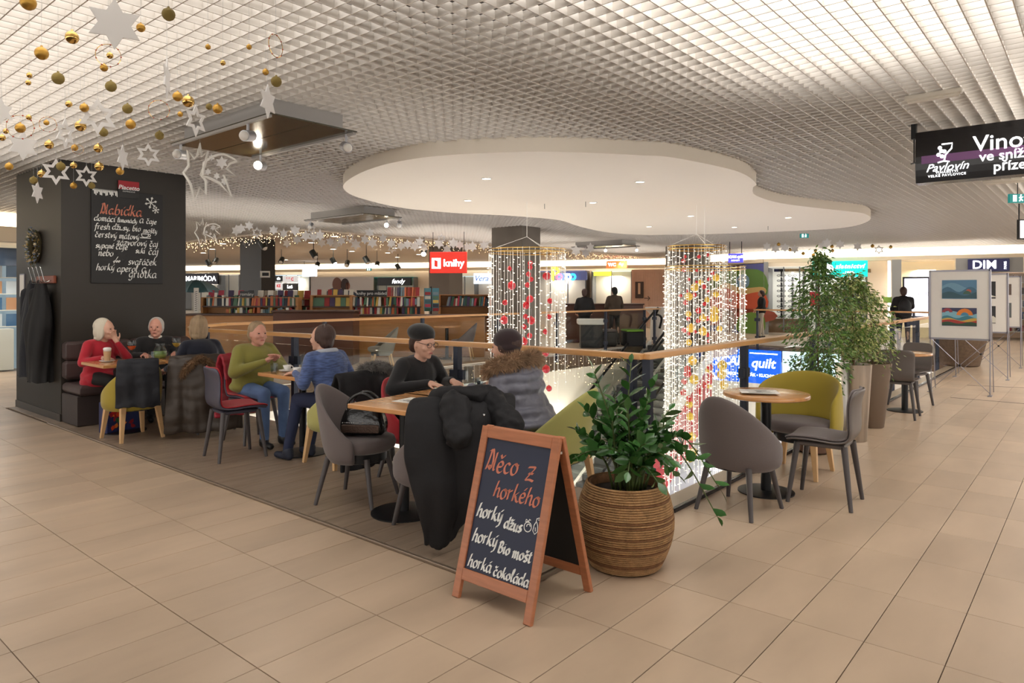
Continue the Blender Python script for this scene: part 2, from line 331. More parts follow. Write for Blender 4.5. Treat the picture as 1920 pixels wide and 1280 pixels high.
# fascias round the opening
M_FASC = mat('fascia', (232, 222, 204), rough=.6)
f = MB().box((7.9, VY1+.03, -.95), (15.4, .06, 1.9)).box((VX1+.03, 4.1, -.75), (.06, 8, .5)).box((7.9, VY0-.03, -.25), (15.2, .06, .45)).box((VX0-.03, 4.1, -.25), (.06, 7.9, .45))
struct(f.obj('wall_opening_fascia', M_FASC))
struct(MB().box((7.9, VY1-.06, -1.86), (15.2, .05, .1)).obj('trim_fascia_cove_light', emis('cove_glow', (255, 240, 214), 4)))
# lower level
lowm = mat('lower_floor', (150, 152, 160), rough=.3, var=(1.5, .05))
LZ = -4.3
struct(MB().box((9, 6, LZ-.05), (34, 30, .1)).obj('floor_lower_level', lowm))
struct(MB().box((8, 14, -2.9), (26, .1, 2.9)).box((24, 6, -2.4), (.1, 18, 4)).obj('wall_lower_level', mat('lower_wall', (214, 206, 194), rough=.7)))
for lx, ly in ((8, -3), (8, 11.5), (-3, 4), (19.5, 4)): area('lower_level_light', (lx, ly, -.6), 6, 4, 650)
area('fascia_cove_light', (7.9, VY1-.3, -1.95), 14, .2, 120, rot=(2.6, 0, 0))

# ------------------------------------------------------------------ ceilings
M_BLADE = mat('ceiling_blade', (222, 215, 206), rough=.42, metal=.0, spec=.5)
CG = MB().box((4, 5, CEIL+.62), (44, 44, .06)).obj('ceiling', mat('ceiling_void', (96, 92, 88), rough=.9)); struct(CG)
PIT, BH, BT = .113, .05, .007
BX, BY = 5.3, 12.3
blades = []
k = 0
y = -9.0
while y < 19.5:
    x0, x1 = -8.5, (26.5 if y < BY else BX); blades.append(('x', y, x0, x1)); y += PIT
x = -8.5
while x < 26.5:
    y0, y1 = -9.0, (19.5 if x < BX else BY); blades.append(('y', x, y0, y1)); x += PIT
def bkey(b):
    best = 1e9
    for t in range(0, 41):
        q = b[2]+(b[3]-b[2])*t/40; p = (q, b[1]) if b[0] == 'x' else (b[1], q); z, px = depth_px(*p)
        if z > 1.5 and 0 < px < 1920 and HY-1.55*FPX/z > -60: best = min(best, z)
    return best
blades.sort(key=bkey)
bmesh_cache = {}
rest = MB()
for n, b in enumerate(blades):
    ln = b[3]-b[2]; c = ((b[2]+b[3])/2, b[1], CEIL+BH/2) if b[0] == 'x' else (b[1], (b[2]+b[3])/2, CEIL+BH/2); d = (ln, BT, BH) if b[0] == 'x' else (BT, ln, BH)
    if n < 300:
        key = (b[0], round(ln, 2))
        if key not in bmesh_cache: bmesh_cache[key] = MB().box((0, 0, 0), d).mesh('blade', M_BLADE)
        link('blade', bmesh_cache[key], CG, c)
    else: rest.box(c, d)
tag(rest.obj('blade_field', M_BLADE, CG), kind='stuff')
# plain ceiling over the book shop with its fascia
M_SOFFIT = mat('soffit_paint', (222, 214, 202), rough=.85)
struct(MB().box((26, 33, CEIL+.05), (41.4, 41.4, .14)).obj('ceiling_book_shop', M_SOFFIT))
# the free-form island hanging under the grid
BZ = 2.91
near = [(645, 345), (670, 327), (715, 310), (780, 297), (850, 290), (960, 285), (1040, 284.5), (1120, 287), (1200, 291), (1260, 295), (1360, 315), (1400, 329), (1418, 345), (1412, 352), (1417, 366), (1460, 380), (1525, 389), (1590, 396), (1622, 401), (1632, 411), (1608, 422), (1560, 429), (1460, 434), (1360, 438), (1260, 440), (1195, 440), (1135, 435), (1085, 424), (1050, 413), (990, 407), (930, 403), (850, 399), (750, 389), (675, 371), (648, 358)]
outl = [on(px, py, BZ) for px, py in near]
outl = smooth_pts([(p.x, p.y) for p in outl], 5, True)
ISL = tag(MB().prism([tuple(p) for p in outl], BZ, CEIL+.02).obj('ceiling_island', mat('island_white', (236, 226, 210), rough=.7), auto=40), kind='structure')
M_DL = emis('downlight_glow', (255, 246, 230), 9)
for px, py in [(912, 335), (1200, 341), (877, 376), (1112, 380), (1295, 405), (1478, 408), (1217, 425), (1377, 426)]:
    p = on(px, py, BZ-.004)
    o = MB().lathe([(.052, -.004), (.066, -.004), (.066, .004), (.052, .004)], 20, caps=False).obj('downlight_ring', M_WHITE, ISL, loc=p); g = MB().lathe([(.053, 0), (.001, 0)], 20, caps=False).obj('lens', M_DL, o)
    spot('downlight', p-Vector((0, 0, .03)), p-Vector((0, 0, 2)), 34, 110, .8, (1, .9, .76), .06)
# suspended wires hooks
hk = MB()
for px, py in [(1098, 378), (1440, 424), (1021, 382)]:
    p = on(px, py, BZ); hk.tube([p, p-Vector((0, 0, .08))], .004, 5)
hk.obj('wire_hook', M_DARK, ISL)
# recessed lights in the book shop ceiling
SP = CG
for px, py in [(418, 457), (398, 467), (381, 474), (482, 471), (508, 462), (584, 455), (592, 482), (625, 467), (660, 471), (628, 443), (727, 474), (745, 482), (790, 463), (757, 495), (672, 497), (536, 487), (700, 493), (853, 468), (785, 477), (741, 465)]:
    p = on(px, py, CEIL-.025)
    if p.x > BX+.1 and p.y > BY+.1:
        o = MB().lathe([(.10, -.006), (.13, -.006), (.13, .004), (.10, .004)], 16, caps=False).obj('downlight_ring', M_WHITE, bpy.data.objects['ceiling_book_shop'], loc=p); MB().lathe([(.105, 0), (.001, 0)], 16, caps=False).obj('lens', M_DL, o)
for (x, y, pw) in [(9, 15.5, 160), (14, 17, 200), (10, 21, 200), (18, 22, 240), (14, 28, 240), (21, 13, 160)]:
    spot('book_shop_downlight', (x, y, CEIL-.06), (x, y, 0), pw, 140, .9, (1, .9, .78), .15)

# ------------------------------------------------------------------ columns
def column(name, x0, x1, y0, y1, m, z0=0.0):
    o = MB().box(((x0+x1)/2, (y0+y1)/2, (z0+CEIL+.6)/2), (x1-x0, y1-y0, CEIL+.6-z0), ch=.004).obj(name, m); return struct(o)
COL1 = column('wall_column_menu', -1.32, .12, CY1, 8.68, M_COLUMN)
b = MB().box((-.6, CY1-.006, .05), (1.47, .012, .1)).box((-1.326, 7.82, .05), (.012, 1.72, .1)).obj('baseboard_column', mat('dark_skirting', (48, 42, 38), rough=.4)); struct(b)
def col_px(name, pl, pm_, pr, depth, m, yaw=True):
    """column whose near vertical edge shows at pm_ and whose faces end at pl and pr"""
    c = at(pm_, HY, depth); c.z = 0
    def run(px, d):  # length along direction d until the pixel px
        a = (px-960)/FPX; q = c-CAM; den = d.dot(RT)-a*d.dot(FW); return (a*q.dot(FW)-q.dot(RT))/den
    ly = max(.4, run(pl, Vector((0, 1, 0)))); lx = max(.3, run(pr, Vector((1, 0, 0))))
    return column(name, c.x, c.x+min(lx, 1.6), c.y, c.y+min(ly, 1.6), m)
col_px('wall_column_at_rail', 922, 979, 1013, 15.9, M_COLUMN_PALE)
col_px('wall_column_behind_lights', 1248, 1302, 1332, 22.3, M_COLUMN_PALE)
col_px('wall_column_book_shop', 450, 490, 516, 19.5, M_COLUMN)
col_px('wall_column_book_sign', 804, 842, 867, 22, M_COLUMN_PALE)

# ------------------------------------------------------------------ balustrades
def sweep(pts, w, h, ztop):
    P = [Vector((a, b)) for a, b in pts]; n = len(P); L, R = [], []
    for i in range(n):
        d = []
        if i > 0: d.append((P[i]-P[i-1]).normalized())
        if i < n-1: d.append((P[i+1]-P[i]).normalized())
        t = sum(d, Vector((0, 0))).normalized(); nn = Vector((-t.y, t.x)); k = w/2/max(.4, nn.dot(Vector((-d[0].y, d[0].x)))); L.append(P[i]+nn*k); R.append(P[i]-nn*k)
    mb = MB(); vs = []
    for i in range(n): vs += [(L[i].x, L[i].y, ztop), (R[i].x, R[i].y, ztop), (R[i].x, R[i].y, ztop-h), (L[i].x, L[i].y, ztop-h)]
    fs = [(3, 2, 1, 0), tuple(4*(n-1)+j for j in range(4))]
    for i in range(n-1):
        for j in range(4): fs.append((4*i+j, 4*i+(j+1) % 4, 4*i+4+(j+1) % 4, 4*i+4+j))
    return mb.add(vs, fs)
RZ = 1.06
CLAMP = MB().box((0, 0, 0), (.06, .05, .09), ch=.006).mesh('glass_clamp', M_SLATE)
def balustrade(label, pts, posts, skip=(), ztop=RZ, glass_in=True, base=-.2):
    r = thing('balustrade', label, 'railing', group='wood topped glass balustrades round the opening')
    sweep(pts, .1, .042, ztop).obj('handrail', M_BEECH, r, bevel=.006)
    segs = list(zip(pts[:-1], pts[1:])); lens = [math.dist(a, b) for a, b in segs]; tot = sum(lens)
    def pos(s):
        for (a, b), l in zip(segs, lens):
            if s <= l+1e-6: t = s/l; d = Vector((b[0]-a[0], b[1]-a[1]))/l; return Vector((a[0]+d.x*s, a[1]+d.y*s)), d
            s -= l
        return Vector(b), d
    for s in posts:
        p, d = pos(s); a = math.atan2(d.y, d.x); Mz = rotz(a)
        o = MB().box((0, 0, (ztop-.04+base)/2), (.05, .065, ztop-.04-base), ch=.004).obj('post', M_SLATE, r, loc=(p.x, p.y, 0), rz=a)
        for cx_, cz_ in ((-.05, .76), (.05, .76), (-.05, .16), (.05, .16)): link('glass_clamp', CLAMP, o, (cx_, 0, cz_))
    for a, b in zip(posts[:-1], posts[1:]):
        if b-a > .5:
            pa, d = pos(a+.05); pb, d2 = pos(b-.05); m = (pa+pb)/2; v = pb-pa
            MB().box((0, 0, .5), (v.length, .012, .86)).obj('glass_panel', M_GLASS, r, loc=(m.x, m.y, 0), rz=math.atan2(v.y, v.x))
    return r
balustrade('long beech-topped glass balustrade beside the round cafe table, running to the easels', [(.4, .31), (13.6, .31)], [.06, 1.87, 3.9, 5.9, 7.9, 9.9, 11.9, 13.1])
balustrade('beech-topped glass balustrade behind the seated guests on the cafe platform', [(.4, .31), (.47, 1.93), (.1, 6.3), (.16, 6.9), (.45, 7.4)], [.1, 1.95, 4.3, 6.3, 7.0])
balustrade('beech-topped glass balustrade on the far side, in front of the book shelves', [(.45, 7.4), (1.1, 7.85), (7.0, 8.0), (14.2, 8.0), (14.75, 7.9)], [.3, 2.6, 4.9, 7.2, 9.4, 11.6, 13.7, 14.2])
balustrade('short far balustrade in front of the painted wall, right of the light curtains', [(15.45, 5.3), (15.45, 1.2), (14.9, .45), (13.8, .31)], [.1, 2.0, 4.0, 5.4])
# ================================================================== furniture
M_WOODTOP = mat('oak_top', (196, 142, 90), rough=.22, var=(2.5, .16, (8, 1, 1)), coat=.35)
M_GREYFAB = mat('grey_brown_fabric', (100, 90, 88), rough=.85, bump=(260, .15), sheen=.2)
M_GREYLEG = mat('grey_leg', (72, 66, 66), rough=.45)
M_OLIVE = mat('mustard_fabric', (158, 138, 44), rough=.85, bump=(260, .15), sheen=.2)
M_LIME = mat('lime_fabric', (170, 165, 96), rough=.85, bump=(260, .15), sheen=.2)
M_RED = mat('red_fabric', (166, 22, 34), rough=.85, bump=(260, .15), sheen=.2)
M_BEIGELEG = mat('pale_beech_leg', (206, 166, 118), rough=.45, var=(6, .08))
M_SHELLGREY = mat('shell_grey', (98, 90, 86), rough=.4)
M_SHELLBLUE = mat('shell_blue_grey', (70, 68, 82), rough=.4)
M_BENCH = mat('bench_leather', (70, 56, 54), rough=.5, bump=(60, .1))

def legs(r, zt, top, foot, m, r0=.022, r1=.014, n=10):
    for sx in (1, -1):
        for sy in (1, -1):
            MB().tube([(sx*top[0], sy*top[1], zt), (sx*foot[0], sy*foot[1], 0)], [r0, r1], n).obj('leg', m, r, auto=50)
def barrel(name, label, loc, rz, shell, seat, leg, hb=.80, hs=.47, a=112, ry=.285, rx=.26, arm=1.35, square=False, lean=.10, zb=.30, group=None, seat_h=.46):
    r = thing(name, label, 'chair', loc, rz, group); A = math.radians(a); nu = 25
    prof = [(0.0, -.055, 0), (.12, -.012, 0), (.35, 0, 0), (.6, 0, 0), (.85, 0, 0), (.97, -.004, 0), (1.0, -.018, 0), (.975, -.034, 0), (.85, -.04, 0), (.6, -.042, 0), (.4, -.042, 0), (.3, -.045, 0)]
    def fn(u, v):
        t = -A+2*A*u; j = int(round(v*(len(prof)-1))); f, dr, _ = prof[j]
        w = max(0, math.cos(t*math.pi/2/A))**arm; h = hs+(hb-hs)*w; z = zb+(h-zb)*f
        k = max(0, (z-.40))/.4; c = max(0, math.cos(t)); x = -(rx+dr-.015*k)*math.cos(t)-lean*k*(c**.8); y = (ry+dr-.03*k*w)*math.sin(t)
        end = 1-.5*max(0, abs(2*u-1)-.9)/.1*0
        return Vector((x*end+.02, y, z))
    mb = MB().grid(fn, nu, len(prof)); n = len(prof); mb.f += [tuple(range(n)), tuple((nu-1)*n+j for j in range(n-1, -1, -1))]
    mb.obj('shell', shell, r, sub=1)
    MB().lathe([(.02, seat_h-.095), (.2, seat_h-.095), (.232, seat_h-.075), (.24, seat_h-.04), (.228, seat_h-.008), (.19, seat_h+.006), (.02, seat_h+.01)], 28, (.035, 0, 0), sy=ry/.27).obj('seat', seat, r, smooth=True)
    MB().lathe([(.17, zb-.01), (.2, zb), (.2, seat_h-.09), (.17, seat_h-.085)], 20, (.01, 0, 0)).obj('seat_frame', M_DARK, r, auto=40)
    if square:
        for sx in (1, -1):
            for sy in (1, -1): MB().tube([(sx*.175+.01, sy*.17, zb+.04), (sx*.225+.01, sy*.205, 0)], [.034, .02], 4).obj('leg', leg, r)
    else: legs(r, zb+.03, (.15, .15), (.22, .205), leg)
    return r
def shell_chair(name, label, loc, rz, shell, leg, pad=None, group=None):
    r = thing(name, label, 'chair', loc, rz, group)
    pr = smooth_pts([(.225, .432), (.19, .452), (.05, .458), (-.10, .45), (-.175, .465), (-.208, .52), (-.215, .62), (-.225, .73), (-.255, .83)], 4)
    def fn(off, wk=1.0):
        def g(u, v):
            i = u*(len(pr)-1); a = int(min(i, len(pr)-2)); p = pr[a].lerp(pr[a+1], i-a); t = (pr[a+1]-pr[a]).normalized(); nn = Vector((t.y, -t.x)) if True else 0
            e = max(0, abs(2*u-1)-.78)/.22; w = (.205+.012*math.sin(u*6)-.02*math.exp(-((u-.52)/.12)**2))*(1-.32*e**3)*wk; y = (2*v-1)*w; s = (2*v-1)**2
            up = max(0, u-.5)*2
            return Vector((p.x+nn.x*off+.035*s*up, y, p.y+nn.y*off+.012*s*(1-up)))
        return g
    MB().grid(fn(0), 33, 9).obj('shell', shell, r, sub=1, solid=.018, off=0)
    if pad: MB().grid(fn(.017, .96), 33, 9).obj('pad', pad, r, sub=1, solid=.016, off=0)
    MB().box((.0, 0, .425), (.32, .3, .03), ch=.008).obj('seat_frame', shell, r)
    legs(r, .43, (.155, .14), (.21, .195), leg, .023, .014)
    return r
def square_table(label, loc, sx=.62, sy=.7, rz=0.0, base=(0, 0)):
    r = thing('cafe_table', label, 'table', loc, rz, 'square cafe tables on the platform')
    MB().box((0, 0, .734), (sx, sy, .032), ch=.004).obj('table_top', M_WOODTOP, r)
    MB().tube([(base[0], base[1], .012), (base[0], base[1], .72)], .034, 16).obj('post', M_DARK, r, auto=40)
    MB().lathe([(.225, 0), (.225, .008), (.2, .013), (.04, .016)], 36, (base[0], base[1], 0)).obj('base_plate', M_DARK, r, auto=30)
    MB().box((base[0], base[1], .714), (.3, .06, .008)).obj('bracket', M_DARK, r); return r
def round_table(label, loc, rad=.315):
    r = thing('round_table', label, 'table', loc, .3)
    MB().lathe([(rad-.02, .715), (rad-.002, .722), (rad, .735), (rad-.004, .748), (rad-.012, .75), (.01, .75)], 48).obj('table_top', M_WOODTOP, r, auto=40)
    MB().tube([(0, 0, .012), (0, 0, .716)], .038, 18).obj('post', M_DARK, r, auto=40)
    MB().lathe([(.205, 0), (.205, .008), (.18, .013), (.04, .016)], 40).obj('base_plate', M_DARK, r, auto=30); return r
H = math.pi/2
PZ = .014   # top of the cafe planks
# right group
round_table('round oak table between the grey tub chair and the mustard armchair', (1.17, -.30, 0))
barrel('tub_chair', 'grey fabric tub chair seen from behind, right of the large rope planter', (.63, -.31, 0), math.radians(-6), M_GREYFAB, M_GREYFAB, M_GREYLEG, hb=.82, arm=1.5)
shell_chair('shell_chair', 'grey moulded chair beside the mustard armchair, on the tiled walkway', (1.22, -.71, 0), H+.06, M_SHELLGREY, M_GREYLEG, pad=M_GREYFAB)
barrel('tub_armchair', 'mustard yellow armchair with grey seat at the round table by the balustrade', (1.93, -.30, 0), math.pi, M_OLIVE, M_GREYFAB, M_BEIGELEG, hb=.83, hs=.61, a=118, ry=.35, rx=.30, arm=.7, square=True, lean=.06, zb=.28, seat_h=.45)
round_table('small round oak table with two grey chairs, near the picture easels', (5.94, -.32, 0), .31)
shell_chair('shell_chair', 'grey moulded chair seen from behind at the far round table', (5.42, -.36, 0), .05, M_SHELLGREY, M_GREYLEG)
shell_chair('shell_chair', 'grey moulded chair on the far side of the distant round table', (6.5, -.28, 0), math.pi-.25, M_SHELLGREY, M_GREYLEG)
# cafe platform
square_table('square oak table with a paper menu, nearest the chalkboard easel', (-.92, 1.28, PZ), .6, .72, math.radians(6), base=(-.03, .1))
square_table('square oak table between the woman in black and the grey padded coat', (-.40, 1.37, PZ), .56, .66, math.radians(3))
square_table('square oak table between the green sweater and the blue cardigan', (-.40, 3.45, PZ), .56, .62)
square_table('square oak table with a latte glass beside the woman in red', (-1.07, 5.83, PZ), .62, .62, 0)
square_table('square oak table with the glass jug in front of the grey-haired man', (-.42, 5.83, PZ), .62, .62, 0)
barrel('tub_chair', 'grey fabric tub chair with a black handbag on its seat', (-.98, 1.86, PZ), math.radians(-66), M_GREYFAB, M_GREYFAB, M_GREYLEG, hb=.83, arm=1.5)
barrel('tub_chair', 'grey tub chair almost hidden under the big black coat', (-1.03, .97, PZ), H-.25, M_GREYFAB, M_GREYFAB, M_GREYLEG, hb=.80, arm=1.5)
barrel('tub_chair', 'red tub chair under the woman in black with the beret', (-.27, 2.03, PZ), -H+.1, M_RED, M_RED, M_GREYLEG, hb=.79, arm=1.4)
barrel('tub_chair', 'pale olive tub chair under the guest in the grey padded coat', (-.1, .74, PZ), H+.12, M_LIME, M_LIME, M_BEIGELEG, hb=.84, arm=1.5, square=True)
shell_chair('shell_chair', 'blue-grey shell chair with red seat pad, standing empty on the platform', (-.88, 3.80, PZ), math.radians(-8), M_SHELLBLUE, M_GREYLEG, pad=M_RED)
shell_chair('shell_chair', 'shell chair holding the woman in the green sweater', (-.42, 4.33, PZ), -H, M_SHELLBLUE, M_GREYLEG, pad=M_RED)
barrel('tub_chair', 'lime green chair with pale legs under the woman in blue', (-.40, 2.88, PZ), H, M_LIME, M_LIME, M_BEIGELEG, hb=.78, arm=1.4, square=True)
barrel('tub_chair', 'mustard tub chair with pale wooden legs, a black jacket over its back', (-1.15, 5.38, PZ), H+.05, M_OLIVE, M_GREYFAB, M_BEIGELEG, hb=.80, arm=1.3, square=True)
barrel('tub_chair', 'dark red chair under the woman in the navy sweater', (-.45, 5.22, PZ), H, M_RED, M_RED, M_GREYLEG, hb=.78, arm=1.4)
# banquette along the column
r = thing('banquette', 'brown upholstered banquette against the dark menu column', 'bench', (-.6, CY1, PZ))
for sx in (-.36, .36):
    MB().box((sx, -.3, .40), (.71, .56, .12), ch=.03).obj('seat', M_BENCH, r, bevel=.01)
    for z, h in ((.60, .22), (.82, .22)): MB().box((sx, -.075, z), (.71, .14, h), ch=.03).obj('back_cushion', M_BENCH, r, bevel=.01)
MB().box((0, -.28, .17), (1.44, .5, .34), ch=.01).obj('plinth', mat('bench_plinth', (52, 42, 40), rough=.5), r)

# ------------------------------------------------------------------ chalkboard easel
M_FRAME = mat('frame_wood', (168, 104, 68), rough=.4, var=(6, .12, (1, 9, 1)), coat=.1)
M_SLATEB = mat('chalk_slate', (30, 37, 60), rough=.5, var=(3, .08))
M_BLACKB = mat('black_board', (16, 16, 17), rough=.5)
M_CHALK = mat('chalk_white', (226, 226, 222), rough=.9)
M_CHALKC = mat('chalk_copper', (196, 120, 98), rough=.9)
def a_board():
    r = thing('chalkboard_easel', 'wooden folding chalkboard with handwritten hot drinks, standing on the tiles', 'chalkboard', (0, 0, 0))
    for side in (0, 1):
        base = Vector((-1.645, -.03, 0)) if side == 0 else Vector((-1.165, -.035, 0)); top = Vector((-1.418, -.03, .812)) if side == 0 else Vector((-1.402, -.035, .812))
        up = (top-base); Ls = up.length; up.normalize(); u = Vector((0, -1, 0)) if side == 0 else Vector((0, 1, 0)); w = u.cross(up)
        M4 = Matrix(((u.x, up.x, w.x, base.x), (u.y, up.y, w.y, base.y), (u.z, up.z, w.z, base.z), (0, 0, 0, 1)))
        p = link('front_panel' if side == 0 else 'rear_panel', None, r); p.matrix_local = M4
        hw = .25
        for s in (-1, 1): MB().box((s*(hw-.022), Ls/2, 0), (.044, Ls, .026), ch=.003).obj('stile', M_FRAME, p)
        MB().box((0, Ls-.03, .001), (2*hw-.088, .055, .024), ch=.003).obj('rail', M_FRAME, p); MB().box((0, .115, .001), (2*hw-.088, .055, .024), ch=.003).obj('rail', M_FRAME, p)
        MB().box((0, (.14+Ls-.055)/2, -.002), (2*hw-.086, Ls-.19, .008)).obj('board', M_SLATEB if side == 0 else M_BLACKB, p)
        if side == 0: PF = (p, Ls)
    MB().box((-1.41, -.27, .74), (.05, .008, .012)).obj('hinge', M_CHROME, r); MB().box((-1.41, .21, .74), (.05, .008, .012)).obj('hinge', M_CHROME, r)
    p, Ls = PF; T = Ls-.06; z = .0035
    def ln(txt, x, y, width, m, nib=.009, rot=0.0, slant=.12):
        un = sum(GL[DIA[c][0] if c in DIA else c][0]+.5 for c in txt); chalk(txt, 6*width/un, m, Matrix.Translation((x, y, z)) @ Matrix.Rotation(rot, 4, 'Z'), p, nib=nib, slant=slant)
    ln('Něco', -.185, T-.155, .205, M_CHALKC, .011); ln('z', .075, T-.165, .055, M_CHALKC, .011); ln('horkého', -.105, T-.275, .285, M_CHALKC, .010)
    ln('horký', -.19, T-.385, .165, M_CHALK, .011); ln('džus', -.005, T-.405, .115, M_CHALK, .011)
    ln('horký', -.19, T-.505, .16, M_CHALK, .010); ln('Bio', -.015, T-.52, .075, M_CHALK, .010); ln('mošt', .075, T-.525, .115, M_CHALK, .010)
    ln('horká', -.19, T-.625, .15, M_CHALK, .009); ln('čokoláda', -.02, T-.63, .215, M_CHALK, .009)
    A4 = Matrix.Translation((.15, T-.365, z)) @ Matrix.Scale(.85, 4)
    strokes([circ(-.012, -.008, .026), circ(-.008, -.004, .012, a1=200), [(-.012, .018), (-.008, .034), (.002, .03)], [(-.03, .03), (-.014, .024), (-.034, .016), (-.03, .03)],
             [(.042, .05), (.04, .03), (.03, .012), (.026, -.02), (.042, -.036), (.058, -.02), (.054, .012), (.044, .03)], [(.042, .046), (.056, .054), (.068, .046), (.052, .042)], [(.04, .0), (.044, -.02)]], M_CHALK, A4, p, .005, 'fruit_drawing')
a_board()

# ------------------------------------------------------------------ balustrade-side planters
def lathe_thing(name, label, cat, loc, prof, m, n=40, group=None):
    o = MB().lathe(prof, n).obj(name, m, None, auto=40, loc=loc); return tag(o, label, cat, group)
M_ROPE = mat('rope', (160, 122, 80), rough=.85, var=(30, .22), bump=(120, .8, (1, 1, .4)))
M_ROPE2 = mat('rope_dark', (122, 84, 52), rough=.9, var=(30, .22), bump=(120, .8, (1, 1, .4)))
M_SOIL = mat('soil', (42, 32, 26), rough=.95, bump=(60, .8))
POT = Vector((-.74, -.22, 0))
def rope_pot():
    r = thing('rope_planter', 'barrel-shaped planter wound with tan rope, behind the chalkboard easel', 'planter', POT)
    def rad(z): t = z/.46; return .165+.092*math.sin(math.pi*(.08+.80*t))**1.0+.01*t
    n = 38
    for k in range(n):
        z = .006+.455*(k+.5)/n; R = rad(z); h = .455/n
        mb = MB(); N = 44
        ring = [(R-.004, z-h*.55), (R+.004, z-h*.3), (R+.0065, z), (R+.004, z+h*.3), (R-.004, z+h*.55)]
        mb.lathe(ring, N, caps=False); mb.obj('rope_coil', M_ROPE2 if k % 9 in (4,) or k % 7 == 3 else M_ROPE, r, smooth=True)
    MB().lathe([(.15, 0), (rad(.02)-.004, .012), (rad(.15)-.005, .15), (rad(.3)-.005, .3), (rad(.45)-.006, .452), (rad(.45)-.022, .455), (rad(.4)-.022, .40)], 36).obj('liner', M_ROPE2, r, smooth=True)
    MB().lathe([(.005, .415), (.12, .41), (rad(.42)-.02, .40)], 24, caps=False).obj('soil', M_SOIL, r)
rope_pot()
lathe_thing('steel_planter', 'tall brushed steel planter with the variegated fig, behind the shell chair', 'planter', (3.6, -.30, 0), [(.125, 0), (.128, .01), (.172, .765), (.174, .78), (.158, .78), (.155, .74), (.01, .735)], mat('brushed_steel', (186, 178, 168), rough=.28, metal=.95, var=(14, .28, (1, 1, .05))))
lathe_thing('taupe_planter', 'tall taupe tapered planter just beyond the steel planter', 'planter', (4.5, -.27, 0), [(.11, 0), (.12, .01), (.19, .66), (.2, .72), (.185, .72), (.18, .68), (.01, .67)], mat('taupe_planter', (116, 98, 82), rough=.55))
lathe_thing('clay_planter', 'low brown planter behind the mustard armchair', 'planter', (2.78, -.16, 0), [(.12, 0), (.15, .02), (.19, .25), (.2, .5), (.18, .5), (.17, .44), (.01, .43)], mat('clay_brown', (104, 76, 60), rough=.6))
lathe_thing('clay_planter', 'wide dark brown planter on the walkway behind the picture easels', 'planter', (13.0, .02, 0), [(.33, 0), (.36, .02), (.5, .6), (.52, .75), (.48, .75), (.46, .7), (.01, .68)], mat('stone_brown', (104, 84, 66), rough=.8, var=(20, .2)))
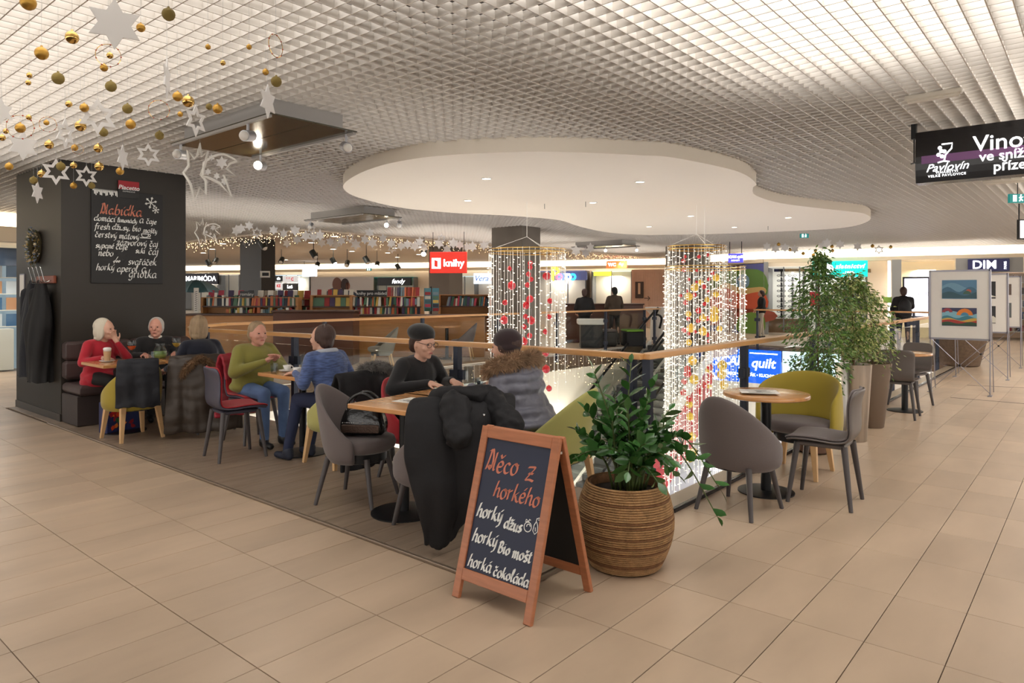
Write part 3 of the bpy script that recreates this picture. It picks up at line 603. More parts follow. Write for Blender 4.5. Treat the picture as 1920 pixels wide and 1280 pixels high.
# ---- ZZ plant
M_ZLEAF = mat('zz_leaf', (58, 102, 46), rough=.26, var=(7, .28), rnd=.22, spec=.6)
M_ZSTEM = mat('zz_stem', (78, 92, 44), rough=.45, var=(8, .2))
def leaf_mesh(L, Wd, m, fold=.25, nm='leaf'):
    vs = []; prof = [(0, .04), (.22, .62), (.48, 1.0), (.74, .78), (1, .02)]
    for t, w in prof:
        zc = -.10*L*t*t; vs += [(t*L, -w*Wd/2, zc+fold*w*Wd/2), (t*L, 0, zc), (t*L, w*Wd/2, zc+fold*w*Wd/2)]
    fs = []
    for i in range(4): fs += [(3*i, 3*i+1, 3*i+4, 3*i+3), (3*i+1, 3*i+2, 3*i+5, 3*i+4)]
    return MB().add(vs, fs).mesh(nm, m, True)
def zz_plant():
    r = thing('zz_plant', 'glossy green zamioculcas with arching stems, growing in the rope planter', 'plant', POT+Vector((0, 0, .405)))
    lm = [leaf_mesh(.102, .054, M_ZLEAF), leaf_mesh(.088, .05, M_ZLEAF, .4), leaf_mesh(.115, .055, M_ZLEAF, .12)]
    rg = random.Random(5)
    U, Wd = RT, FW   # along the view, so the tall stems stand where the photo shows them
    # (side reach, depth reach, top height, droop)
    S = [(-.17, .02, .66, 0), (.05, .10, .70, 0), (.16, .05, .58, 0), (.0, -.10, .46, 0), (.12, -.02, .50, 0), (-.08, -.06, .40, 0), (.22, -.05, .38, .04), (-.26, .0, .33, .05), (.30, .02, .30, .08), (.08, -.18, .30, .06),
         (-.12, -.16, .27, .06), (.52, .0, .02, .30), (.5, -.04, -.13, .34), (.38, -.12, .2, .16), (.2, -.2, .22, .1), (-.2, .14, .42, .02), (.28, .16, .42, .02), (.0, .2, .45, 0), (-.05, .05, .52, 0), (.10, .03, .36, 0), (-.3, -.1, .2, .1), (.24, -.16, .14, .12), (-.02, -.22, .16, .1), (.14, -.2, .1, .1), (-.16, -.08, .24, .06), (.3, .08, .24, .1), (.06, .0, .28, 0), (-.1, .1, .34, .02), (.18, .1, .3, .04)]
    for (sx, sd, h, dr) in S:
        b = U*(sx*.16+rg.uniform(-.04, .04))+Wd*(sd*.2+rg.uniform(-.04, .04)); e = U*sx+Wd*sd
        apex = Vector((0, 0, max(h, 0)*.55+dr*.9+.05))
        pts = smooth_pts([b, b.lerp(e, .18)+Vector((0, 0, apex.z*.62)), b.lerp(e, .52)+Vector((0, 0, h*.68+dr*.95)), e+Vector((0, 0, h))], 7)
        n = len(pts); st = MB().tube(pts, [.0085-.0055*i/(n-1) for i in range(n)], 6).obj('stem', M_ZSTEM, r, smooth=True)
        ls = int(10+8*max(.2, abs(h)+abs(sx)*.7))
        for k in range(ls):
            t = .34+.66*k/(ls-1); i = min(n-2, int(t*(n-1))); p = pts[i].lerp(pts[i+1], t*(n-1)-i); d = (pts[i+1]-pts[i]).normalized(); s = 1 if k % 2 else -1
            side = d.cross(Vector((.3, .2, 1))).normalized()*s; side = (Matrix.Rotation(rg.uniform(-.7, .7), 3, d) @ side); ax = (side*.85+d*.65+Vector((0, 0, .12))).normalized()
            if k == ls-1: ax = d
            up = (d if abs(ax.dot(d)) < .95 else Vector((0, 0, 1))); yv = up.cross(ax).normalized(); zv = ax.cross(yv); yv = Matrix.Rotation(rg.uniform(-.5, .5), 3, ax) @ yv; zv = ax.cross(yv)
            sc = rg.uniform(.8, 1.15)*(1-.25*max(0, t-.8)/.2)
            o = link('leaf', rg.choice(lm), st); o.matrix_local = Matrix(((ax.x*sc, yv.x*sc, zv.x*sc, p.x), (ax.y*sc, yv.y*sc, zv.y*sc, p.y), (ax.z*sc, yv.z*sc, zv.z*sc, p.z), (0, 0, 0, 1)))
zz_plant()
# ---- weeping figs
def ficus(label, loc, z0, top, wid, nleaf, ma, mb_, seed, spire=0.0, zlow=0.0):
    rg = random.Random(seed); r = thing('weeping_fig', label, 'plant', loc)
    trunk = [(0, 0, z0-.06), (.01, .0, z0+.25), (-.01, .01, z0+.5), (.0, 0, top-.1)]
    MB().tube(smooth_pts(trunk, 5), [.014-.0006*i for i in range(16)], 7).obj('trunk', mat('fig_bark', (98, 72, 50), rough=.8), r, smooth=True)
    tw = MB(); lf = [MB(), MB()]
    nb = 46
    for k in range(nb):
        t = k/nb; z = z0+.12+(top-z0-.14)*t; a = k*2.4; ln = wid*(math.sin(math.pi*min(1, .18+.78*(1-t)))**.8)*rg.uniform(.6, 1.1)*(1 if t < .62 else (1-spire*(t-.62)/.38))
        b = Vector((0, 0, z)); mid = b+Vector((math.cos(a), math.sin(a), .55))*ln*.55; e = b+Vector((math.cos(a), math.sin(a), .0))*ln+Vector((0, 0, -.25*ln-zlow*(1-t)*rg.random()))
        pts = smooth_pts([b, mid, e], 6); tw.tube(pts, .003, 4)
        m_ = nleaf//nb
        for q in range(m_):
            f = rg.random()**.6; i = min(len(pts)-2, int(f*(len(pts)-1))); p = pts[i].lerp(pts[i+1], rg.random())+Vector((rg.gauss(0, .035), rg.gauss(0, .035), rg.gauss(-.015, .04)))
            ax = Vector((math.cos(a)+rg.gauss(0, .7), math.sin(a)+rg.gauss(0, .7), rg.gauss(-.7, .4))).normalized(); sd = ax.orthogonal().normalized(); sd = Matrix.Rotation(rg.uniform(0, 6.28), 3, ax) @ sd
            L_ = rg.uniform(.04, .062); w = L_*.36; nn = ax.cross(sd)
            lf[0 if rg.random() < .55 else 1].add([p, p+ax*L_*.45+sd*w/2+nn*.004, p+ax*L_, p+ax*L_*.45-sd*w/2+nn*.004], [(0, 1, 2, 3)])
    tw.obj('branches', mat('fig_twig', (84, 76, 46), rough=.7), r)['kind'] = 'stuff'
    for i, m in enumerate((ma, mb_)): lf[i].obj('foliage', m, r)['kind'] = 'stuff'
M_F1 = mat('fig_leaf', (96, 128, 54), rough=.35, var=(5, .25)); M_F2 = mat('fig_leaf_deep', (66, 102, 46), rough=.35, var=(5, .25)); M_F3 = mat('fig_leaf_cream', (178, 184, 118), rough=.4, var=(5, .25))
ficus('green weeping fig with a thin tall tip, left of the steel planter', (2.95, -.16, 0), .44, 1.93, .33, 3300, M_F1, M_F2, 3, spire=.92, zlow=.25)
ficus('cream-variegated weeping fig growing in the steel planter', (3.6, -.30, 0), .78, 1.70, .36, 3600, M_F1, M_F3, 8, spire=.6, zlow=.05)
ficus('small weeping fig trailing in the taupe planter', (4.5, -.27, 0), .68, 1.1, .30, 900, M_F3, M_F1, 12, spire=.2, zlow=.35)

# ------------------------------------------------------------------ picture easels
M_ALU = mat('aluminium', (150, 148, 156), rough=.35, metal=.8)
M_MOUNT = mat('picture_mount', (218, 214, 208), rough=.35)
def easel(x, y0, y1, label, prints):
    r = thing('picture_easel', label, 'easel', (x, (y0+y1)/2, 0), 0, 'aluminium picture easels by the balustrade')
    w = y1-y0; z0, z1 = .82, 1.84; u = Vector((0, -1, 0))
    p = MB().box((0, 0, (z0+z1)/2), (.03, w, z1-z0)).obj('mount_board', M_MOUNT, r)
    fr = MB()
    for s in (-1, 1): fr.box((-.002, s*w/2, (z0+z1)/2), (.045, .026, z1-z0+.026))
    fr.box((-.002, 0, z0), (.045, w, .026)).box((-.002, 0, z1), (.045, w, .026)); fr.obj('frame', M_ALU, r)
    for s in (-1, 1):
        MB().tube([(.12*(s > 0)+.0, s*w/2, 0.012), (0, s*w/2, z0+.1)], .008, 6).obj('leg', M_ALU, r); MB().box((0, s*w/2, .006), (.16, .05, .012)).obj('foot', M_ALU, r)
        MB().tube([(.03, s*w/2, .03), (.03, -s*w/2, z0)], .005, 5).obj('cross_brace', M_ALU, r)
        MB().tube([(.45, s*w/2, 0.012), (.02, s*w/2, z1-.05)], .007, 6).obj('rear_leg', M_ALU, r)
    MB().box((.03, 0, (z0+.03)/2), (.03, .03, .03)).obj('hub', M_DARK, r)
    for (zc, hh, bg, marks) in prints:
        pm = MB().box((-.018, 0, zc), (.004, .44, hh)).obj('art_print', bg, r)
        for qi, (pts, m) in enumerate(marks):
            MB().prism([(a, b) for a, b in pts], 0, .002, None).obj('shape', m, pm).matrix_local = Matrix(((0, 0, -1, -.0205-.0013*qi), (-1, 0, 0, 0), (0, 1, 0, zc), (0, 0, 0, 1)))
def fan(cx, cy, r0, r1, a0, a1, n=8):
    o = [(cx+r1*math.cos(math.radians(a0+(a1-a0)*i/n)), cy+r1*math.sin(math.radians(a0+(a1-a0)*i/n))) for i in range(n+1)]
    i_ = [(cx+r0*math.cos(math.radians(a1-(a1-a0)*i/n)), cy+r0*math.sin(math.radians(a1-(a1-a0)*i/n))) for i in range(n+1)]; return o+i_
P = lambda n, c: mat('print_'+n, c, rough=.4)
hill = lambda y, h, k, b: [(-.22, b)]+[(-.22+.44*i/12, y+h*math.sin(i*k)) for i in range(13)]+[(.22, b)]
low = [(hill(.06, .03, .5, -.125), P('sky', (126, 176, 192))), (fan(.07, .02, .05, .105, 5, 175), P('orange', (214, 120, 40))), (fan(.07, .02, .0, .05, 0, 180), P('lake', (70, 130, 160))), (fan(-.15, .06, .03, .07, 10, 170), P('plum', (150, 60, 70))),
       (hill(-.0, .02, .9, -.125), P('teal', (58, 120, 136))), (hill(-.035, .02, .7, -.125), P('ochre', (196, 160, 72))), (hill(-.055, .018, .55, -.125), P('brick', (160, 48, 44))), (hill(-.085, .014, .8, -.125), P('fir', (46, 74, 56)))]
up = [(hill(.05, .05, .45, -.13), P('wave1', (108, 148, 172))), (hill(.0, .04, .8, -.13), P('wave2', (66, 104, 128))), (hill(-.06, .03, .6, -.13), P('wave3', (50, 84, 96))), (fan(.12, -.03, 0, .035, 0, 360), P('reef', (170, 84, 66))), (fan(.1, -.07, .0, .05, 0, 180), P('weed', (60, 92, 78)))]
mono = [(fan(-.02, .0, .06, .1, -40, 220), P('paper', (206, 202, 190))), (hill(-.09, .02, .9, -.125), P('paper', (206, 202, 190)))]
easel(8.15, -1.0, -.24, 'nearest picture easel with a blue print above a colourful landscape print', [(1.56, .28, P('deep', (84, 126, 156)), up), (1.15, .27, P('night', (52, 56, 88)), low)])
easel(10.65, -1.0, -.22, 'middle picture easel with black and white prints', [(1.56, .30, P('ink', (44, 44, 46)), mono), (1.13, .30, P('ink', (44, 44, 46)), [(hill(-.06, .04, 1.3, -.14), P('paper', (206, 202, 190)))])])
easel(13.2, -1.0, -.26, 'farthest picture easel with small grey prints', [(1.58, .22, P('brown', (96, 80, 72)), []), (1.16, .30, P('slate', (92, 98, 100)), [(fan(0, 0, 0, .07, 0, 360), P('paper', (206, 202, 190)))])])
# ================================================================== guests
M_SKIN = mat('skin', (206, 160, 138), rough=.5, var=(9, .05)); M_SKIN2 = mat('skin_ruddy', (202, 146, 126), rough=.5, var=(9, .06))
M_EYE = mat('eye', (40, 32, 28), rough=.2); M_LIP = mat('lips', (168, 92, 84), rough=.5); M_LENS = glass('lens', (235, 235, 235), .1)
M_BLACKKNIT = mat('black_knit', (22, 21, 23), rough=.9, bump=(180, .3), sheen=.2); M_NAVY = mat('navy_knit', (20, 24, 40), rough=.9, bump=(180, .3), sheen=.2)
M_REDKNIT = mat('red_knit', (176, 24, 44), rough=.85, bump=(140, .3), sheen=.2); M_GREENKNIT = mat('moss_knit', (138, 132, 60), rough=.9, bump=(130, .6, (1, 1, 3)), sheen=.2)
M_BLUEKNIT = mat('blue_marl', (74, 92, 138), rough=.9, var=(16, .45, (1, 1, 5)), bump=(120, .6, (1, 1, 3)), sheen=.2)
M_JEANS = mat('light_jeans', (84, 108, 148), rough=.85, var=(7, .18), bump=(200, .2)); M_DJEANS = mat('dark_jeans', (30, 38, 66), rough=.85, var=(7, .12)); M_BLACKC = mat('black_cloth', (20, 19, 20), rough=.8)
M_SHOE = mat('black_shoe', (18, 17, 18), rough=.4); M_BLUESHOE = mat('navy_shoe', (24, 30, 48), rough=.6)
M_PUFF = mat('grey_puffer', (104, 104, 116), rough=.42, bump=(26, .35), sheen=.1); M_HAIRW = mat('white_hair', (206, 196, 178), rough=.6, bump=(70, .9, (1, 1, .15))); M_HAIRG = mat('grey_hair', (186, 182, 176), rough=.6, bump=(70, .9, (1, 1, .15)))
M_HAIRB = mat('ash_blonde_hair', (158, 134, 104), rough=.6, var=(20, .25, (1, 1, .2)), bump=(70, .9, (1, 1, .15))); M_HAIRD = mat('brown_hair', (64, 42, 34), rough=.55, bump=(70, .9, (1, 1, .15)))
M_FELT = mat('black_felt', (18, 17, 18), rough=.95, sheen=.3); M_FELTB = mat('brown_felt', (44, 28, 30), rough=.95, sheen=.3)
M_FUR = mat('tan_fur', (150, 120, 92), rough=.8, var=(14, .35)); M_FURD = mat('brown_fur', (112, 84, 58), rough=.8, var=(14, .35)); M_FURG = mat('grey_fur', (120, 116, 112), rough=.8, var=(14, .5))

def hand(mb, w, d, n, curl=.5, side=1):
    d = d.normalized(); n = (n-d*n.dot(d)).normalized(); s = d.cross(n)*side
    M = Matrix((d, s, n)).transposed(); mb.ball(w+d*.045, (.048, .038, .016), 10, 7, M); mb.cap(w-d*.03, w+d*.02, .025, .027, 8)
    for k, (o, L) in enumerate(((-.031, .06), (-.0105, .072), (.0105, .076), (.031, .066))):
        b = w+d*.078+s*o; d1 = (d*math.cos(curl*.6)-n*math.sin(curl*.6)+s*o*1.6).normalized(); d2 = (d*math.cos(curl*1.6)-n*math.sin(curl*1.6)).normalized()
        m = b+d1*L*.55; mb.cap(b, m, .0092, .0085, 7); mb.cap(m, m+d2*L*.48, .0085, .007, 7)
    b = w+d*.022+s*.03; m = b+(d*.7+s*.6-n*.25).normalized()*.042; mb.cap(b, m, .0125, .010, 7); mb.cap(m, m+(d*.95+s*.1-n*.35).normalized()*.034, .010, .008, 7)
HAIR = {
 'bob': [((-.035, 0, .035), (.098, .092, .098)), ((-.055, 0, -.03), (.07, .092, .10)), ((-.02, .07, -.035), (.055, .03, .09)), ((-.02, -.07, -.035), (.055, .03, .09)), ((-.06, 0, -.10), (.055, .085, .05))],
 'short': [((-.032, 0, .03), (.097, .086, .095)), ((-.055, 0, -.02), (.06, .08, .08)), ((-.015, .068, .0), (.045, .02, .05)), ((-.015, -.068, .0), (.045, .02, .05))],
 'pinned': [((-.026, 0, .04), (.098, .086, .09)), ((-.075, 0, -.01), (.065, .075, .08)), ((-.10, 0, -.05), (.045, .05, .055))],
 'crop': [((-.038, 0, .03), (.10, .09, .10)), ((-.055, 0, -.03), (.062, .082, .08)), ((-.02, .068, .0), (.05, .022, .05)), ((-.02, -.068, .0), (.05, .022, .05))]}
def person(label, loc, rz, top, trousers, shoes, hair, hm, lean=.10, hyaw=0.0, hpitch=0.0, arms=None, skin=None, seat=.47, knee=.40, feet=None, bulk=1.0, glasses=False, neck=True, long_top=0.0, top_name='sweater', skirt=None, headlift=0.0):
    skin = skin or M_SKIN; r = thing('person', label, 'person', loc, rz); V = Vector
    zh = seat+.085; hip = V((0, 0, zh)); waist = V((lean*.25, 0, zh+.14)); chest = V((lean*.62, 0, zh+.285)); nb = V((lean, 0, zh+.415)); hc = V((lean+.045+hpitch*.05, 0, zh+.545+headlift))
    Rh = Matrix.Rotation(hyaw, 3, 'Z') @ Matrix.Rotation(hpitch, 3, 'Y')
    H_ = lambda x, y, z: hc+Rh @ V((x, y, z))
    arms = arms or [(V((.14, .27, .74)), V((.36, .16, .775)), V((1, -.2, 0))), (V((.14, -.27, .74)), V((.36, -.16, .775)), V((1, .2, 0)))]
    feet = feet or [V((knee+.0, .10, 0)), V((knee+.0, -.10, 0))]
    body = MB()
    body.ball(hc, (.094, .075, .112), 18, 12, Rh); body.ball(H_(.028, 0, -.062), (.062, .054, .058), 12, 8, Rh); body.cap(H_(.088, 0, .01), H_(.108, 0, -.028), .009, .014, 8); body.ball(H_(.07, 0, .022), (.026, .05, .014), 10, 6, Rh)
    body.ball(H_(.082, 0, -.062), (.016, .026, .012), 8, 6, Rh); body.ball(H_(.07, 0, -.098), (.022, .026, .018), 8, 6, Rh)
    for s in (1, -1): body.ball(H_(-.005, s*.078, -.01), (.018, .009, .03), 8, 6, Rh); body.ball(H_(.06, s*.04, -.03), (.026, .024, .026), 8, 6, Rh)
    body.cap(nb-V((0, 0, .02)), hc-V((.012, 0, .06)), .056, .05); body.ball(chest, (.095, .145, .15)); body.ball(waist, (.09, .13, .12)); body.ball(hip, (.10, .15, .09)); body.cap(nb+V((-.02, .1, -.03)), nb+V((-.02, -.1, -.03)), .05)
    shirt = MB(); b = bulk
    shirt.ball(chest, (.118*b, .172*b, .165)); shirt.ball(chest.lerp(waist, .6)+V((.02*b, 0, 0)), (.118*b, .165*b, .14)); shirt.ball(waist-V((0, 0, .05)), (.125*b, .168*b, .12)); shirt.ball(hip+V((-.01, 0, .02)), (.13*b, .182*b, .085))
    shirt.cap(nb+V((-.022, .125, -.035)), nb+V((-.022, -.125, -.035)), .056*b); shirt.ball(nb+V((-.015, 0, -.02)), (.075, .085, .045))
    if long_top: shirt.ball(hip+V((.06, 0, .0)), (.17, .19*b, .09)); shirt.ball(hip+V((.0, 0, -.05)), (.15, .19*b, .10))
    legs_ = MB(); legs_.ball(hip, (.115, .165, .095))
    for i, s in enumerate((1, -1)):
        sh = nb+V((-.018, s*.155, -.045)); el, wr, fd = arms[i]
        body.cap(sh, el, .042, .034); body.cap(el, wr, .033, .023); hand(body, wr, fd, V((0, 0, 1)) if abs(fd.normalized().z) < .8 else V((-1, 0, 0)), .5, -s)
        shirt.cap(sh, el, .060*b, .050*b); shirt.cap(el, wr-fd.normalized()*.012, .049*b, .034)
        k = V((knee, s*.105, zh-.02)); f = feet[i]; an = V((f.x, f.y, .09)); hj = hip+V((0, s*.085, 0))
        body.cap(hj, k, .062, .045); body.cap(k, an, .042, .03); legs_.cap(hj, k, .086, .066); legs_.cap(k, an, .062, .045)
        shoe = MB(); shoe.cap(an-V((.01, 0, .015)), V((f.x, f.y, .055)), .05, .045); shoe.cap(V((f.x-.03, f.y, .04)), V((f.x+.14, f.y+s*.015, .036)), .038, .032); baked(shoe, 'shoe', shoes, r, .012, 3)
    baked(body, 'body', skin, r, .0075, 3); baked(shirt, top_name, top, r, .013, 5); baked(legs_, 'trousers', trousers, r, .014, 4)
    if hair:
        hb = MB()
        for c, q in HAIR[hair]: hb.ball(H_(*c), q, 14, 10, Rh)
        baked(hb, 'hair', hm, r, .009, 3)
    for s in (1, -1): MB().ball(H_(.082, s*.031, .004), (.008, .013, .006), 8, 6, Rh).obj('eye', M_EYE, r, smooth=True)
    MB().ball(H_(.096, 0, -.062), (.006, .022, .006), 8, 6, Rh).obj('mouth', M_LIP, r, smooth=True)
    if glasses:
        g = MB()
        for s in (1, -1): g.tube([H_(.102, s*.034+.026*math.cos(q*.5236), .004+.02*math.sin(q*.5236)) for q in range(12)], .002, 5, closed=True); g.tube([H_(.1, s*.06, .008), H_(.0, s*.082, .012)], .002, 5)
        g.tube([H_(.102, -.01, .006), H_(.102, .01, .006)], .002, 5); g.obj('glasses', M_DARK, r)
    r['_hc'] = list(hc); return r, H_, Rh, nb
def fur(parent, name, path, rad, n, ln, m, seed=1):
    rg = random.Random(seed); mb = MB(); P_ = smooth_pts(path, 6)
    core = MB().tube(P_, rad*.8, 8); core.obj(name+'_core', m, parent, smooth=True)
    for k in range(n):
        i = rg.randrange(len(P_)-1); p = P_[i].lerp(P_[i+1], rg.random()); d = Vector((rg.gauss(0, 1), rg.gauss(0, 1), rg.gauss(-.1, 1))).normalized(); a = p+d*rad*.55; e = p+d*(rad+ln*rg.uniform(.5, 1.1))+Vector((0, 0, -ln*.3)); w = d.orthogonal().normalized()*.0035; w2 = d.cross(w).normalized()*.0035
        mb.add([a+w, a-w*.5+w2, a-w*.5-w2, e], [(0, 1, 3), (1, 2, 3), (2, 0, 3)])
    o = mb.obj(name, m, parent); o['kind'] = 'stuff'; return o
V = Vector
# 1 woman in red on the banquette
person('woman in a red cardigan with white-blonde hair, hand at her chin, on the banquette', (-1.09, 6.52, PZ), math.radians(-72), M_REDKNIT, M_BLACKC, M_SHOE, 'bob', M_HAIRW, lean=.08, hyaw=.35, seat=.45,
       arms=[(V((.24, .2, .74)), V((.24, .06, .93)), V((-.25, -.35, 1))), (V((.12, -.27, .72)), V((.34, -.2, .775)), V((1, .25, 0)))], long_top=.10, top_name='cardigan', bulk=1.04)
# 2 grey-haired man
_p2, _, _, _ = person('man with white hair in black, facing the camera on the banquette', (-.45, 6.55, PZ), math.radians(-104), M_BLACKKNIT, M_BLACKC, M_SHOE, 'short', M_HAIRG, lean=.06, hyaw=-.35, skin=M_SKIN2, seat=.45, bulk=1.06)
MB().tube([Vector((.05+.062*math.cos(q*.5236), .066*math.sin(q*.5236), .965-.012*math.cos(q*.5236))) for q in range(12)], .012, 6, closed=True).obj('shirt_collar', M_WHITE, _p2, smooth=True)
# 3 navy woman from behind
person('woman in a navy sweater with shoulder-length ash hair, seen from behind', (-.47, 5.27, PZ), math.radians(86), M_NAVY, M_BLACKC, M_SHOE, 'bob', M_HAIRB, lean=.08, hyaw=-.25, seat=.46, headlift=.03,
       arms=[(V((.05, .26, .72)), V((.24, .3, .66)), V((1, 0, -.3))), (V((.14, -.27, .75)), V((.38, -.16, .78)), V((1, .2, 0)))], bulk=1.08)
# 4 green sweater
person('woman in a moss green sweater and light jeans with clasped hands', (-.43, 4.30, PZ), math.radians(-90), M_GREENKNIT, M_JEANS, M_SHOE, 'pinned', M_HAIRB, lean=.06, hyaw=-.05, skin=M_SKIN2, seat=.455,
       arms=[(V((.13, .26, .72)), V((.34, .045, .84)), V((.5, -.5, .5))), (V((.13, -.26, .72)), V((.34, -.045, .83)), V((.5, .5, .5)))], bulk=1.3)
# 5 blue cardigan
_p5, _h5, _r5, _n5 = person('woman in a blue marled cardigan with short brown hair, leaning to the table', (-.40, 2.93, PZ), math.radians(92), M_BLUEKNIT, M_DJEANS, M_BLUESHOE, 'crop', M_HAIRD, lean=.17, hyaw=.35, seat=.455, knee=.42, top_name='cardigan',
       arms=[(V((.10, .27, .70)), V((.33, .2, .775)), V((1, -.2, 0))), (V((.16, -.27, .74)), V((.36, -.14, .78)), V((1, .2, 0)))], bulk=1.1, feet=[V((.38, .24, 0)), V((.36, .02, 0))])
MB().tube([_n5+V((-.03+.075*math.cos(q*.5236), .085*math.sin(q*.5236), .01-.012*math.cos(q*.5236))) for q in range(12)], .024, 8, closed=True).obj('collar', mat('pale_knit', (172, 176, 186), rough=.9, bump=(120, .5)), _p5, smooth=True)
# 6 beret
_p6, _h6, _r6, _n6 = person('woman in a black sweater, black beret and glasses, hands on the table', (-.29, 2.08, PZ), math.radians(-92), M_BLACKKNIT, M_BLACKC, M_SHOE, 'pinned', M_HAIRD, lean=.12, hyaw=.05, hpitch=.18, seat=.46, glasses=True,
       arms=[(V((.12, .28, .74)), V((.38, .12, .79)), V((1, -.35, -.1))), (V((.12, -.28, .74)), V((.36, -.1, .79)), V((1, .25, -.1)))], bulk=1.1)
bm_ = MB().ball(_h6(-.045, 0, .075), (.118, .112, .075), 18, 12, _r6).ball(_h6(-.01, 0, .06), (.095, .088, .05), 16, 10, _r6); baked(bm_, 'beret', M_FELT, _p6, .009, 4)
# 7 grey padded coat
_p7, _h7, _r7, _n7 = person('guest in a grey padded coat with tan fur collar and dark hat, seen from behind', (-.15, .93, PZ), math.radians(97), M_PUFF, M_BLACKC, M_SHOE, 'crop', M_HAIRD, lean=.17, hyaw=.15, hpitch=.1, seat=.46, top_name='coat',
       arms=[(V((.10, .31, .71)), V((.38, .22, .79)), V((1, -.2, 0))), (V((.15, -.31, .72)), V((.40, -.14, .79)), V((1, .25, 0)))], bulk=1.5)
hb = MB().ball(_h7(-.025, 0, .05), (.112, .098, .088), 18, 12, _r7).ball(_h7(-.04, 0, .0), (.09, .095, .06), 16, 10, _r7); baked(hb, 'hat', M_FELTB, _p7, .009, 4)
fur(_p7, 'fur_collar', [_n7+V((.04, .23, -.03)), _n7+V((-.05, .22, .025)), _n7+V((-.13, .12, .05)), _n7+V((-.155, 0, .055)), _n7+V((-.13, -.12, .05)), _n7+V((-.05, -.22, .025)), _n7+V((.04, -.23, -.03))], .052, 5600, .048, M_FUR, 4)
hd = MB().ball(_n7+V((-.15, 0, -.06)), (.05, .15, .085)); baked(hd, 'hood', M_PUFF, _p7, .012, 4)
for o in _p7.children:
    if o.name.startswith('coat'): wrinkle(o, .012, 9, 3, .022, .085)

# distant standing visitors
def stander(label, loc, rz, coat, legs_m, hm, h=1.62, backpack=None, reach=None):
    r = thing('person', label, 'person', loc, rz); k = h/1.62; v = lambda x, y, z: Vector((x*k, y*k, z*k))
    body = MB(); body.ball(v(.03, 0, 1.51), tuple(k*q for q in (.09, .072, .108)), 12, 9); body.cap(v(0, 0, 1.34), v(.02, 0, 1.45), .05*k, .047*k); body.ball(v(0, 0, 1.2), (.1*k, .15*k, .2*k)); body.ball(v(0, 0, .92), (.1*k, .14*k, .14*k)); body.cap(v(.105, 0, 1.51), v(.12, 0, 1.485), .01, .013, 7)
    top = MB(); top.ball(v(0, 0, 1.2), (.14*k, .2*k, .22*k)); top.ball(v(0, 0, .98), (.15*k, .2*k, .22*k)); top.cap(v(0, .15, 1.33), v(0, -.15, 1.33), .06*k)
    tr = MB(); tr.ball(v(0, 0, .88), (.12*k, .16*k, .12*k))
    for s in (1, -1):
        el, wr = (v(.02, s*.26, 1.07), v(.16, s*.2, .95))
        if reach and s == reach: el, wr = v(.2, s*.24, 1.12), v(.45, s*.2, 1.05)
        sp = v(0, s*.18, 1.32); body.cap(sp, el, .04, .034); body.cap(el, wr, .033, .024); hand(body, wr, (wr-el), Vector((0, 0, 1)), .5, -s); top.cap(sp, el, .06*k, .05*k); top.cap(el, wr, .05*k, .038*k)
        st = .12*s; tr.cap(v(0, s*.085, .86), v(.02+st*.3, s*.09, .47), .08*k, .06*k); tr.cap(v(.02+st*.3, s*.09, .47), v(st*.6, s*.09, .08), .058*k, .043*k); body.cap(v(0, s*.085, .86), v(st*.6, s*.09, .08), .05, .035)
        sh = MB(); sh.cap(v(st*.6-.03, s*.09, .04), v(st*.6+.14, s*.1, .036), .04, .034); baked(sh, 'shoe', M_SHOE, r, .015, 2)
    baked(body, 'body', M_SKIN, r, .014, 3); baked(top, 'coat', coat, r, .02, 4); baked(tr, 'trousers', legs_m, r, .02, 3)
    hb = MB().ball(v(-.005, 0, 1.54), tuple(k*q for q in (.1, .086, .1))).ball(v(-.04, 0, 1.49), tuple(k*q for q in (.07, .08, .09))); baked(hb, 'hair', hm, r, .014, 3)
    if backpack:
        bp = MB().ball(v(-.2, 0, 1.12), (.1*k, .15*k, .22*k)).ball(v(-.22, 0, 1.02), (.1*k, .16*k, .12*k)); baked(bp, 'backpack', backpack, r, .018, 3)
    return r
def foot(px, depth): p = at(px, HY, depth); p.z = 0; return p
stander('visitor in black with a dark ponytail at the book shop counter', foot(1096, 19.6), YAW, M_BLACKC, M_BLACKC, M_HAIRD, 1.62)
stander('visitor in a brown coat and dark cap at the book shop counter', foot(1152, 20.4), YAW+.3, mat('brown_coat', (74, 60, 48), rough=.8), M_BLACKC, M_FELT, 1.68)
stander('walking visitor in black top and pale trousers before the painted wall', foot(1428, 23.5), YAW+1.4, M_BLACKC, mat('pale_trousers', (196, 186, 172), rough=.8), M_HAIRD, 1.6)
stander('visitor with a black backpack reaching over the handrail near the easels', foot(1694, 17.9), math.radians(20), M_BLACKC, M_DJEANS, M_HAIRD, 1.66, backpack=mat('black_backpack', (24, 24, 28), rough=.6), reach=-1)

